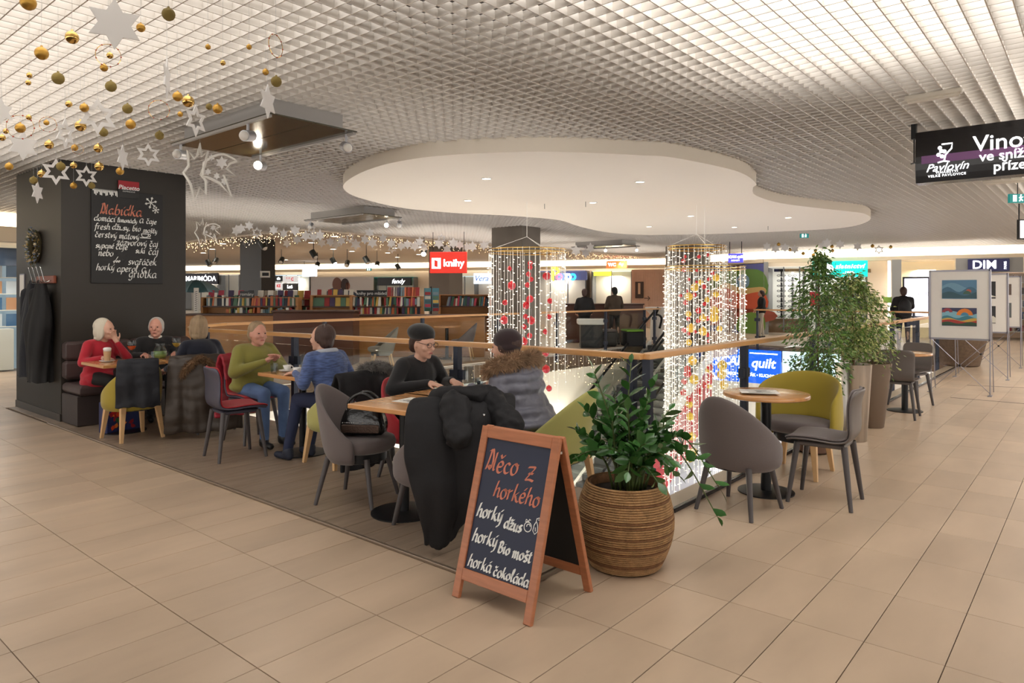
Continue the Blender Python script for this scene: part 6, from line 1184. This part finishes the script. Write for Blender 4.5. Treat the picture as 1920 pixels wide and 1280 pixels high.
# ---- painted wall, optician / jewellery, right front
FP = Front('mural', 1250, 30.5, 1432, 25.6); FP.wall('wall_mural', M_CREAM, back=.12); FP.bulk('mural')
r = FP.root('painted_mural', 'colourful wall painting of round creatures and bands behind the tall light curtain', 'mural')
c, d = FP.box(1257, 498, 1432, 624, .05, .05); MB().box(c, d).obj('panel', mat('mural_blue', (88, 92, 150), rough=.7), r)
def blob_paint(nm, col, pts, k):
    uu = [FP.uz(px, py, .06+.004*k) for px, py in pts]; o = MB().prism([tuple(p) for p in smooth_pts(uu, 4, True)], 0, .003).obj(nm, mat('mur_%d_%d' % (col[0], col[1]), col, rough=.7), r); o.matrix_local = Matrix(((1, 0, 0, 0), (0, 0, -1, -.06-.004*k), (0, 1, 0, 0), (0, 0, 0, 1)))
blob_paint('green_band', (96, 132, 64), [(1250, 520), (1290, 530), (1340, 512), (1380, 505), (1431, 510), (1431, 560), (1340, 570), (1250, 570)], 1)
blob_paint('tan_band', (206, 170, 106), [(1250, 552), (1330, 545), (1360, 530), (1390, 540), (1431, 538), (1431, 552), (1380, 555), (1340, 560), (1250, 570)], 2)
blob_paint('orange_band', (206, 90, 56), [(1330, 560), (1360, 540), (1390, 552), (1431, 548), (1431, 582), (1330, 582)], 3); blob_paint('lower_band', (168, 82, 62), [(1250, 582), (1431, 580), (1431, 605), (1250, 608)], 3); blob_paint('green_hill', (110, 146, 58), [(1385, 595), (1410, 585), (1431, 590), (1431, 622), (1385, 622)], 4)
blob_paint('blue_creature', (126, 160, 184), [(1382, 520), (1392, 514), (1404, 520), (1403, 536), (1390, 540), (1380, 532)], 5); blob_paint('pink_creature', (200, 140, 150), [(1252, 535), (1262, 530), (1270, 540), (1262, 550), (1252, 548)], 5); blob_paint('brown_ring', (120, 84, 66), [(1355, 590), (1368, 582), (1378, 595), (1374, 620), (1360, 620)], 6)
for px, py, q in [(1386, 524, 2.6), (1397, 521, 2.6), (1370, 563, 3), (1351, 555, 2.4), (1399, 597, 3), (1252, 552, 4)]: blob_paint('eye_white', (230, 228, 220), [(px+q*math.cos(a*1.047), py+q*math.sin(a*1.047)) for a in range(6)], 7); blob_paint('eye_dot', (40, 40, 60), [(px+q*.45*math.cos(a*1.047), py+q*.45*math.sin(a*1.047)) for a in range(6)], 8)
FR = Front('right', 1432, 25.6, 1668, 23.8); FR.wall('wall_right', M_CREAM, back=1.6); FR.bulk('right')
def pil(F, px0, px1, lab=None):
    c, d = F.box(px0, 490, px1, 640, .1, .2); d = (d[0], d[1], 2.65); c = (c[0], c[1], 1.325); o = MB().box(c, d).obj('trim_pilaster', M_PIL); o.matrix_world = F.M; struct(o)
pil(FR, 1432, 1440); pil(FR, 1668, 1690) if False else None
r, c, d, bk = bay(FR, 'bright optician window with racks of eyewear', 1440, 1530, 500, 622, M_SHOPIN, 3)
for (px, n_) in ((1463, 9), (1484, 9), (1505, 9)):   # spectacle racks
    u, z = FR.uz(px, 540); rk = link('eyewear_rack', None, r); MB().box((u, .5, 1.35), (.07, .05, 2.0)).obj('upright', M_DARK if px == 1463 else M_SFRAME, rk); MB().box((u, .5, 2.36), (.5, .25, .1)).obj('header', M_DARK if px == 1463 else mat('rack_wood_pale', (176, 140, 100)), rk)
    for k in range(n_):
        z = .62+.19*k; MB().box((u, .45, z-.03), (.36, .12, .012)).obj('rack_shelf', M_WHITE, rk); g = MB()
        for s in (-1, 1): g.tube([(u+s*.09+.06*math.cos(q*.785), .41, z+.025+.028*math.sin(q*.785)) for q in range(8)], .012, 4, closed=True)
        g.obj('spectacles', M_DARK, rk)
u0, _ = FR.uz(1470, 600); MB().box((u0, .3, .32), (1.6, .5, .5)).obj('plinth', mat('plinth_wood', (120, 88, 60), rough=.5), r)
r, c, d, bk = bay(FR, 'glass jewellery shop front below the turquoise sign', 1530, 1625, 497, 640, M_SHOPIN, 4); 
for px in (1545, 1590, 1612):
    u, z = FR.uz(px, 560); MB().box((u, .5, 1.2), (.4, .3, .5)).obj('display_case', mat('display_grey', (90, 92, 96), rough=.4), r); MB().box((u, .5, 2.3), (.7, .4, .12)).obj('case_top', mat('rack_wood_pale', (176, 140, 100)), r); MB().box((u, .5, .45), (.5, .35, .9)).obj('pedestal', M_WHITE, r)
for px, py, col in ((1528, 560, (170, 40, 50)), (1595, 545, (90, 130, 190)), (1668-1, 562, (150, 190, 80))):
    u, z = FR.uz(px, py); MB().box((u, -.03, z), (.35, .02, .5 if px < 1600 else .2)).obj('window_sticker', mat('stick%d' % col[0], col, rough=.5), r)
FR.sign('shop_sign', 'turquoise jewellery shop sign with white lettering', 1523, 489, 1627, 519, W_('turq', (0, 176, 158), .9), [('zlatnictví', .18, .15, .36, WHITE, dict(shear=.3, space=1.2, bold=.006)), ('-1990-', .16, -.25, .26, WHITE, dict(shear=.3)), ('RSM', -.3, 0, .3, W_('turq2', (0, 150, 140), .4), dict(bold=.01))], out=.5)
r_ = [o for o in bpy.data.objects if o.name.startswith('shop_sign')][-1]
u, z = FR.uz(1545, 504, .5); o = MB().prism([(.85*math.cos(q*.2618)*.36, .20*math.sin(q*.2618)) for q in range(24)], 0, .008).obj('oval', WHITE, r_); o.matrix_local = Matrix(((1, 0, 0, u), (0, 0, -1, -.505), (0, 1, 0, z), (0, 0, 0, 1)))
FR.sign('hanging_sign', 'small purple hanging sign beside the tall light curtain', 1365, 475, 1393, 492, W_('purple', (70, 66, 170), .9), [('SCAN quilt', 0, .12, .36, WHITE, dict(bold=.008)), ('DOMOV', 0, -.28, .24, WHITE, {})], out=5.5)
FD = Front('dim', 1668, 23.8, 1990, 21.5); FD.wall('wall_dim', M_CREAM, back=2.2); FD.bulk('dim'); pil(FD, 1672, 1690)
c, d = FD.box(1792, 483, 1919, 511, .06, .08); o = MB().box(c, d).obj('wall_dim_header', M_PIL); o.matrix_world = FD.M; struct(o)
FD.sign('shop_sign', 'rounded navy underwear shop sign with bold white letters', 1815, 485, 1893, 508, mat('sg_dim', (28, 30, 76), rough=.3, emit=.15), [('DIM', -.1, 0, .95, WHITE, dict(bold=.006))], out=.2)
rs = [o for o in bpy.data.objects if o.name.startswith('shop_sign')][-1]; u, z = FD.uz(1885, 497, .2); put_text(rs, 'PARIS', .1, WHITE, Matrix(((0, -1, 0, u), (0, 0, -1, -.21), (1, 0, 0, z), (0, 0, 0, 1))))
c, d = FD.box(1690, 490, 1790, 640, -.4, .06); r = FD.root('shop_window', 'warm cream shop window behind the person with the backpack', 'shop window'); MB().box(c, d).obj('back_wall', mat('warm_wall', (226, 200, 160), rough=.7, emit=.25), r); MB().box((c[0], 0, c[2]), (d[0], .012, d[2])).obj('pane', M_GLASS, r)
c, d = FD.box(1696, 522, 1740, 592, .05, .06); r = FD.root('lit_screen', 'bright white advertising screen behind the person with the backpack', 'screen'); MB().box(c, d).obj('screen', lit('screen_white', (238, 236, 252), 1.5), r); MB().box((c[0], c[1]+.03, c[2]), (d[0]+.12, .05, d[2]+.12)).obj('frame', M_DARK, r)
put_text(r, 'KOLEKCE', .16, mat('scr_txt', (150, 140, 160)), Matrix(((1, 0, 0, c[0]), (0, 0, -1, c[1]-.035), (0, 1, 0, c[2]+.1), (0, 0, 0, 1))))
r, c, d, bk = bay(FD, 'open shop with shelves of goods right of the easels', 1850, 1985, 512, 640, mat('dim_in', (150, 120, 96), rough=.7, emit=.15), 1, back=1.9); shelf_stock(r, c, d, bk, 5, 20, [(190, 40, 60), (30, 30, 34), (220, 200, 190), (90, 60, 50), (60, 80, 130)], 14, (.16, .22))
# small framed screen at the right edge
p = at(1915, 430, 12); r = thing('hanging_sign', 'white hanging sign with red panel, cut by the right frame edge', 'sign', p, YAW-math.pi/2); MB().box((.12, 0, 0), (.36, .05, .34)).obj('frame', M_DARK, r); MB().box((.12, -.03, 0), (.32, .01, .30)).obj('face', W_('signwhite2', (240, 236, 236), .8), r); MB().box((.2, -.038, .04), (.12, .006, .14)).obj('red_panel', W_('redpanel', (220, 90, 90), .8), r); MB().tube([(-.04, 0, .17), (-.04, 0, CEIL-p.z)], .012, 5).obj('stem', M_DARK, r)
for px, pw in ((380, 60), (550, 45), (1150, 40), (1050, 35)): bay_light(FL if px < 900 else FM, px, 540, pw)
for px, pw in ((1485, 14), (1580, 18)): bay_light(FR, px, 540, pw)
bay_light(FD, 1740, 540, 60); bay_light(FD, 1900, 540, 80)
# ---- left shop seen past the dark column
LW = 13.65
struct(MB().box((-4, LW+.9, 1.5), (13, .12, 3.1)).obj('wall_left_shop', M_CREAM)); struct(MB().box((-4, LW, 2.62), (13, .4, .28)).obj('wall_bulkhead_left', M_BULK)); struct(MB().box((-4, LW+.05, 2.9), (13, .06, .26)).obj('trim_cove_left', M_COVE))
r = thing('shop_window', 'glazed travel shop window with brochure shelves at the left edge', 'shop window', (0, LW, 0))
MB().box((-3, .75, 1.2), (8, .04, 2.4)).obj('back_wall', mat('travel_wall', (150, 168, 180), rough=.6, emit=.25), r); MB().box((-3, 0, 1.22), (8, .012, 2.4)).obj('pane', M_GLASS, r); MB().box((-3, .08, 2.2), (8, .06, .34)).obj('sign_band', mat('travel_navy', (50, 62, 82), rough=.4), r)
put_text(r, 'ělá dovolen', .26, WHITE, Matrix(((1, 0, 0, -1.05), (0, 0, -1, .045), (0, 1, 0, 2.2), (0, 0, 0, 1))), bold=.004)
for x in (-6.9, -4.2, -1.9, -.65, .4): MB().box((x, 0, 1.22), (.04, .05, 2.4)).obj('mullion', M_SFRAME, r)
for i in range(4):
    MB().box((-1, .55, .85+.32*i), (4, .2, .02)).obj('shelf', M_WHITE, r)
    for k in range(14): MB().box((-2.7+.27*k, .5, .98+.32*i), (.2, .02, .24)).obj('brochure', mat('brochure%d' % ((k+i) % 3), ((210, 214, 220), (70, 110, 150), (206, 150, 110))[(k+i) % 3], rough=.5), r)
MB().box((-.7, .35, .42), (1.3, .3, .8), ch=.01).obj('cabinet', M_WHITE, r)
area('left_shop_light', (-1.5, LW-.5, 2.4), 2, .4, 40)

# ================================================================== book shop
M_SHELF = mat('shelf_wood', (176, 124, 74), rough=.5, var=(3, .12, (1, 1, 6))); M_SHELFD = mat('shelf_dark', (72, 44, 32), rough=.4); M_COUNT = mat('counter_brown', (86, 50, 34), rough=.4, var=(2, .1))
BCOL = [(60, 96, 104), (196, 190, 176), (150, 44, 44), (38, 44, 58), (206, 172, 84), (86, 120, 96), (120, 140, 150), (200, 112, 70), (230, 226, 214), (70, 56, 90), (48, 90, 70), (178, 60, 80)]
BMAT = [mat('book_%d' % i, c, rough=.55) for i, c in enumerate(BCOL)]
BMESH = {}
def book_mesh(w, h, ci):
    k = (w, h, ci)
    if k not in BMESH: BMESH[k] = MB().box((0, 0, h/2), (w, .15, h)).mesh('book', BMAT[ci])
    return BMESH[k]
nbooks = 0
def book_row(F, u0, u1, z, y, group, label, rg, hs=(.2, .26), ws=(.035, .07), tilt=0.0):
    global nbooks
    u = u0
    while u < u1:
        w = rg.choice((.035, .045, .055, .07)); h = rg.choice((.2, .22, .24, .26))
        if rg.random() < .04: u += .08; continue
        o = tag(link('book', book_mesh(w, h, rg.randrange(12))), label, 'book', group); o.matrix_world = F @ Matrix.Translation((u+w/2, y, z)) @ Matrix.Rotation(rg.choice((0, 0, 0, .06, .12))+tilt, 4, 'Y'); u += w+.006; nbooks += 1
def faced(F, u, z, y, w, h, ci, label, group, lean=-.18):
    global nbooks
    o = tag(MB().box((0, 0, h/2), (w, .03, h)).obj('book', BMAT[ci]), label, 'book', group); o.matrix_world = F @ Matrix.Translation((u, y, z)) @ Matrix.Rotation(lean, 4, 'X'); nbooks += 1
def shelf_unit(label, px0, px1, D, ztop, levels, depth=.32, base=True, back=True):
    a = at(px0, HY, D); a.z = 0; w = (px1-px0)/FPX*D; r = thing('bookcase', label, 'bookcase', a, YAW-math.pi/2); F = Matrix.Translation(a) @ Matrix.Rotation(YAW-math.pi/2, 4, 'Z')
    for s in (0, 1): MB().box((w*s, 0, ztop/2), (.06, depth, ztop), ch=.006).obj('side_panel', M_SHELF, r)
    if back: MB().box((w/2, depth/2-.02, ztop/2), (w, .02, ztop)).obj('back_panel', M_SHELF, r)
    for z in levels: MB().box((w/2, 0, z-.015), (w, depth, .03)).obj('shelf', M_SHELFD, r)
    MB().box((w/2, 0, ztop-.01), (w, depth, .02)).obj('top_board', M_SHELF, r); MB().box((w/2, -.02, .25), (w, depth-.06, .5)).obj('base_cabinet', M_SHELF, r)
    return r, F, w
rg = random.Random(31)
zpx = lambda py, D: CAMZ-(py-HY)/FPX*D
D1 = 17.2; r, F, w = shelf_unit('long novel bookcase behind the far handrail, left part', 384, 560, D1, zpx(557, D1), [zpx(573, D1), zpx(596, D1)])
book_row(F, .1, w*.98, zpx(573, D1), -.06, 'books on the upper left novel shelf', 'upright book on the upper shelf of the left novel bookcase', rg); book_row(F, .5, w*.98, zpx(596, D1), -.06, 'books on the lower left novel shelf', 'upright book on the lower shelf of the left novel bookcase', rg)
for k in range(9): faced(F, .15+w*k/9.5, zpx(557, D1), .02, .13, .17, rg.randrange(12), 'small book displayed face-out on top of the left novel bookcase', 'books on top of the left novel bookcase')
def label_strip(F_, u, z, w, txt, label):
    r = thing('shelf_label', label, 'sign'); r.matrix_world = F_; MB().box((u, -.17, z), (w, .02, .16)).obj('plate', MATS['sg_black'], r); put_text(r, txt, .11, M_CHALK, Matrix(((1, 0, 0, u), (0, 0, -1, -.183), (0, 1, 0, z), (0, 0, 0, 1))))
label_strip(F, (468-384)/FPX*D1, zpx(551.5, D1), .34, 'romány', 'black shelf label of the novels')
D2 = 17.8; r, F, w = shelf_unit('tall novel bookcase with face-out covers, right of the novel label', 484, 586, D2, zpx(560, D2), [zpx(573, D2), zpx(593, D2)])
book_row(F, .05, w*.55, zpx(573, D2), -.06, 'books on the face-out bookcase shelf', 'upright book on the shelf of the tall face-out bookcase', rg)
for k in range(8): faced(F, .1+w*k/8.2, zpx(562, D2)+.02, -.12, .15, .22, rg.randrange(12), 'book shown face-out on the tall bookcase beside the column', 'face-out covers beside the column', -.25)
for k in range(6): faced(F, w*.5+w*.48*k/6, zpx(573, D2), -.1, .15, .22, rg.randrange(12), 'book shown face-out on the lower row beside the column', 'face-out covers on the lower row', -.2)
book_row(F, .05, w*.95, zpx(593, D2), -.06, 'books on the low shelf beside the column', 'upright book on the low shelf beside the column', rg)
D3 = 17.5; r, F, w = shelf_unit('children\'s bookcase with a black label, below the poster', 587, 660, D3, zpx(553, D3), [zpx(574, D3), zpx(594, D3)])
for k in range(7): faced(F, .1+w*k/7.2, zpx(574, D3), -.1, .15, .22, rg.randrange(12), 'face-out book on the upper shelf left of the children\'s label', 'children\'s face-out books, left', -.2)
for k in range(7): faced(F, .15+w*k/7.3, zpx(553, D3), .02, .1, .14, rg.randrange(12), 'tiny book on top of the children\'s bookcase', 'tiny books on the children\'s bookcase')
D4 = 17.6; r, F, w = shelf_unit('children\'s bookcase with the black label, right part', 660, 792, D4, zpx(555, D4), [zpx(574, D4), zpx(590, D4)])
label_strip(F, w*.3, zpx(550, D4), .75, 'knihy pro mládež', 'black shelf label of the children\'s books')
book_row(F, .05, w*.98, zpx(574, D4), -.06, 'books on the upper right children\'s shelf', 'upright book under the children\'s label', rg); book_row(F, .05, w*.98, zpx(590, D4), -.06, 'books on the lower right children\'s shelf', 'upright book on the lower children\'s shelf', rg)
for k in range(8): faced(F, w*.55+w*.42*k/8, zpx(556, D4), -.05, .15, .24, rg.randrange(12), 'larger face-out book right of the children\'s label', 'face-out books right of the children\'s label', -.2)
D5 = 18.2; r, F, w = shelf_unit('angled bookcase left of the column at the handrail', 825, 925, D5, zpx(552, D5), [zpx(573, D5), zpx(592, D5)])
book_row(F, .1, w*.97, zpx(573, D5), -.06, 'books on the shelf left of the rail column', 'upright book on the bookcase left of the rail column', rg, tilt=.08)
# dark counters
def counter(label, px0, px1, D, py, h=None, m=None, dep=.6):
    a = at(px0, HY, D); a.z = 0; w = (px1-px0)/FPX*D; z = zpx(py, D); r = thing('counter', label, 'counter', a, YAW-math.pi/2)
    MB().box((w/2, dep/2, (z-.04)/2), (w, dep, z-.04), ch=.01).obj('body', m or M_COUNT, r); MB().box((w/2, dep/2-.02, z-.02), (w+.06, dep+.06, .04), ch=.006).obj('worktop', M_SHELFD, r); return r, Matrix.Translation(a) @ Matrix.Rotation(YAW-math.pi/2, 4, 'Z'), w, z
counter('dark brown book shop counter behind the far handrail', 512, 662, 14.6, 582)
counter('long low book shop counter running to the column', 664, 908, 16.4, 590, m=M_SHELF)
counter('book shop cash counter with two customers behind it', 1062, 1206, 21.2, 569, m=M_COUNT)
counter('low beech counter left of the dark counter', 346, 512, 16.2, 588, m=M_SHELF)
# umbrella, slip poster, display racks
p = at(368, 547, 17.5); r = thing('umbrella', 'open teal patterned umbrella standing over the left book tables', 'umbrella', p, 0)
for k in range(8):
    a0, a1 = k*math.pi/4, (k+1)*math.pi/4
    MB().grid(lambda u, v: Vector((.62*v*math.cos(a0+(a1-a0)*u), .62*v*math.sin(a0+(a1-a0)*u), .3*(1-v*v)-.02*math.sin(u*math.pi)*v)), 5, 7).obj('canopy_panel', mat('umb_a', (70, 104, 110), rough=.6) if k % 2 else mat('umb_b', (128, 156, 164), rough=.6), r, smooth=True, solid=.004)
MB().tube([(0, 0, -p.z), (0, 0, .32)], .012, 6).obj('shaft', M_CHROME, r)
p = at(368, 590, 16.9); r = thing('price_strip', 'tall white paper strip with ink marks under the umbrella', 'sign', p, YAW-math.pi/2); MB().box((0, 0, .28), (.12, .01, .75)).obj('paper', M_PAPER, r); strokes([[(-.03, .5+.05*k), (.03, .52+.05*k)] for k in range(-8, 2)], M_DARK, Matrix(((1, 0, 0, 0), (0, 0, -1, -.007), (0, 1, 0, 0), (0, 0, 0, 1))), r, .012, 'ink_marks'); MB().tube([(0, .01, -p.z), (0, .01, 0)], .01, 5).obj('stand', M_DARK, r)
p = at(808, 583, 17.4); p.z = 0; r = thing('postcard_rack', 'turquoise revolving postcard rack at the end of the children\'s bookcase', 'rack', p, YAW-math.pi/2+.3)
MB().tube([(0, 0, 0), (0, 0, zpx(537, 17.4))], .02, 8).obj('pole', M_DARK, r)
for s in (-1, 1):
    MB().box((s*.1, -.08, (zpx(583, 17.4)+zpx(540, 17.4))/2), (.17, .03, zpx(540, 17.4)-zpx(583, 17.4))).obj('panel', mat('rack_teal', (70, 126, 140), rough=.4), r)
    for k in range(5): MB().box((s*.1, -.11, zpx(583, 17.4)+.04+.1*k), (.14, .012, .075)).obj('postcard', BMAT[(k+2*s) % 12], r)
r = thing('hanging_sign', 'red hanging book sign with white lettering in front of the column', 'sign', at(841, 492, 17.6), YAW-math.pi/2-.12)
MB().box((0, 0, 0), (.95, .06, .54), ch=.01).obj('panel', lit('sign_book_red', (190, 44, 32), .55), r); MB().box((-.31, -.034, -.02), (.23, .008, .27), ch=.003).obj('emblem_panel', WHITE, r)
MB().prism([(-.06, -.08), (.03, -.1), (.03, .06), (-.06, .09)], 0, .004).obj('book_emblem', lit('sign_book_red', (190, 44, 32), .55), r).matrix_local = Matrix(((1, 0, 0, -.30), (0, 0, -1, -.039), (0, 1, 0, -.02), (0, 0, 0, 1)))
put_text(r, 'knihy', .25, WHITE, Matrix(((1, 0, 0, .14), (0, 0, -1, -.034), (0, 1, 0, -.02), (0, 0, 0, 1))), bold=.006); [MB().tube([(q, 0, .27), (q, 0, .78)], .008, 5).obj('hanger', M_DARK, r) for q in (-.4, .4)]
p = at(497, 514, 19.3); r = thing('wall_display', 'white framed panel on the book shop column', 'display', p, YAW-math.pi/2); MB().box((0, 0, 0), (.26, .04, .18)).obj('frame', M_WHITE, r); MB().box((.02, -.025, 0), (.18, .01, .09)).obj('panel', M_DARK, r)
# coffee seats on the far side, seen through the glass
def far_seat(px, D, rz, label, m, leg):
    p = at(px, HY, D); p.z = 0; barrel('tub_chair', label, p, rz, m, m, leg, hb=.85, arm=1.5, group=None)
M_PALEG = mat('pale_grey_fabric', (128, 122, 112), rough=.85)
far_seat(716, 13.6, 2.6, 'pale grey tub chair behind the far glass, left of the beret', M_PALEG, M_BEIGELEG); far_seat(868, 15.7, 2.2, 'dark grey tub chair behind the far glass, right of the beret', M_GREYFAB, M_BEIGELEG)
p = at(838, HY, 16.0); p.z = 0; round_table('small round table behind the far glass between two tub chairs', p, .32)
# seating and stools near the column on the far side
p = at(1108, HY, 19.3); p.z = 0; r = thing('display_stand', 'grey and white display stand behind the far glass right of the column', 'display', p, YAW-math.pi/2); MB().box((0, 0, .72), (.75, .5, .16), ch=.03).obj('top', M_WHITE, r); MB().prism([(-.3, -.2), (.3, -.2), (.3, .2), (-.3, .2)], 0, .64).obj('body', M_DARK, r)
for k, px in enumerate((1135, 1185)):
    p = at(px, HY, 19.9); p.z = 0; r = thing('stool', ('dark grey' if k == 0 else 'green-topped black')+' upholstered stool behind the far glass', 'stool', p, YAW-math.pi/2+.2); MB().box((0, 0, .21), (.5, .5, .42), ch=.03).obj('body', MATS['black_cloth'], r); MB().box((0, 0, .45), (.5, .5, .06), ch=.02).obj('cushion', mat('stool_green', (92, 132, 30), rough=.7) if k else M_GREYFAB, r)
p = at(1232, HY, 22.3); p.z = 0; r = thing('white_pedestal', 'white flared pedestal by the escalator head', 'pedestal', p, 0); MB().lathe([(.22, 0), (.22, .3), (.2, .8), (.36, .98), (.38, 1.06), (.01, 1.06)], 24).obj('body', M_WHITE, r, auto=30)

# ================================================================== the escalator and the lower level
M_ESC = mat('escalator_red', (178, 16, 30), rough=.35); M_ESCW = mat('escalator_white', (222, 216, 206), rough=.4); M_STEP = mat('step_steel', (96, 96, 94), rough=.4, metal=.6)
def escalator(x0, y0, label):
    """head at x0, running down towards -x between y0 and y0+1"""
    sl = .585; run = -LZ/sl; r = thing('escalator', label, 'escalator', (x0, y0, 0)); n = 30; zz = lambda x: sl*x
    for s, y in ((-1, 0.0), (1, .98)):
        def slab_(a, b, th, x1=-run):   # band between heights a and b above the incline
            return MB().add([(q, y+w_, zz(q)+h) for q in (0, x1) for w_ in (0, s*th) for h in (a, b)], [(0, 1, 3, 2), (4, 6, 7, 5), (0, 4, 5, 1), (2, 3, 7, 6), (0, 2, 6, 4), (1, 5, 7, 3)])
        slab_(-.28, .10, .08).obj('skirt_panel', M_ESCW, r); slab_(-1.7, -.28, .05, -run+1.2).obj('side_cladding', M_ESC, r); slab_(.10, .78, .012).obj('balustrade_glass', M_GLASS, r)
        MB().tube(smooth_pts([(.5, y, .45), (.62, y, .75), (.3, y, .86), (-.3, y, .7), (-run, y, LZ+.82), (-run-.5, y, LZ+.7)], 6), .035, 8).obj('handrail_belt', M_DARK, r, smooth=True)
    sm = MB().box((0, 0, 0), (run/n*1.05, .96, .2)).mesh('step', M_STEP)
    for k in range(n): t = (k+.5)/n; link('step', sm, r, (-run*t, .49, LZ*t-.05))
    MB().box(((15.5-x0)/2, .49, -.12), (15.5-x0, 1.1, .24)).obj('landing', M_TILE, r)
escalator(13.67, 5.8, 'escalator with bright red side cladding behind the tall light curtain'); escalator(14.35, 6.98, 'second escalator along the far side of the opening')
sg1 = hit(1390, 686, (15.4, 0, 0), (1, 0, 0))
r = thing('lightbox_sign', 'blue furniture lightbox sign below the far edge of the opening', 'sign', (15.38, 5.72, -.57), -H); MB().box((0, .05, 0), (2.36, .1, .94), ch=.01).obj('box', lit('scan_blue', (0, 80, 196), .9), r)
TS = lambda x, z: Matrix(((1, 0, 0, x), (0, 0, -1, -.008), (0, 1, 0, z), (0, 0, 0, 1)))
put_text(r, 'SCAN', .36, WHITE, TS(-.25, .12), bold=.006, shear=.2); put_text(r, 'quilt', .38, WHITE, TS(.70, .1), bold=.006, shear=.2); put_text(r, 'LOŽNICE • OBÝVÁK • KUCHYNĚ', .115, WHITE, TS(.30, -.24), bold=.003); MB().box((.72, -.008, .38), (.78, .006, .03)).obj('accent_line', WHITE, r); MB().prism([(-1.15, -.44), (-.6, -.44), (-1.15, .1)], 0, .006).obj('corner_shape', WHITE, r).matrix_local = TS(0, 0)
r = thing('lower_shop_window', 'bright lower-floor shop window with a plant, right of the blue sign', 'shop window', (15.38, 3.75, -.6), -H); MB().box((0, .08, 0), (1.5, .04, 1.0)).obj('back_wall', lit('low_wall_glow', (196, 224, 236), .9), r); MB().box((0, 0, 0), (1.5, .012, 1.0)).obj('pane', M_GLASS, r)  # back wall glows in place of the lower shop's lighting
rg = random.Random(2); lf = MB()
for k in range(70): q = Vector((rg.gauss(-.45, .07), .05, rg.uniform(-.1, .4))); d = Vector((rg.gauss(0, 1), 0, rg.gauss(0, 1))).normalized()*.07; s = Vector((-d.z, 0, d.x))*.3; lf.add([q, q+d*.5+s, q+d, q+d*.5-s], [(0, 1, 2, 3)])
lf.obj('window_plant', M_F2, r)['kind'] = 'stuff'
icicles('reflected fairy lights built as bulb drops along the far fascia of the opening', [(4.5, VY1-.1, -.02), (12.8, VY1-.1, -.02)], .9, 7, .12, 20)  # reflections on the fascia, modelled as added glowing bulbs and cords

# ================================================================== labels: count off the look-alikes from the left
ONES = ['zeroth', 'first', 'second', 'third', 'fourth', 'fifth', 'sixth', 'seventh', 'eighth', 'ninth', 'tenth', 'eleventh', 'twelfth', 'thirteenth', 'fourteenth', 'fifteenth', 'sixteenth', 'seventeenth', 'eighteenth', 'nineteenth']
TENS = {20: 'twent', 30: 'thirt', 40: 'fort', 50: 'fift'}
def ordinal(n):
    if n < 20: return ONES[n]
    t, o = n//10*10, n % 10; return TENS[t]+('ieth' if o == 0 else 'y-'+ONES[o])
bpy.context.view_layer.update()
same = {}
for o in bpy.data.objects:
    if o.parent is None and o.get('label') and o.get('category'): same.setdefault(o['label'], []).append(o)
for lab, obs in same.items():
    if len(obs) > 1:
        obs.sort(key=lambda o: depth_px(o.matrix_world.translation.x, o.matrix_world.translation.y)[1])
        for k, o in enumerate(obs): o['label'] = ordinal(k+1)+' '+lab+', from the left'
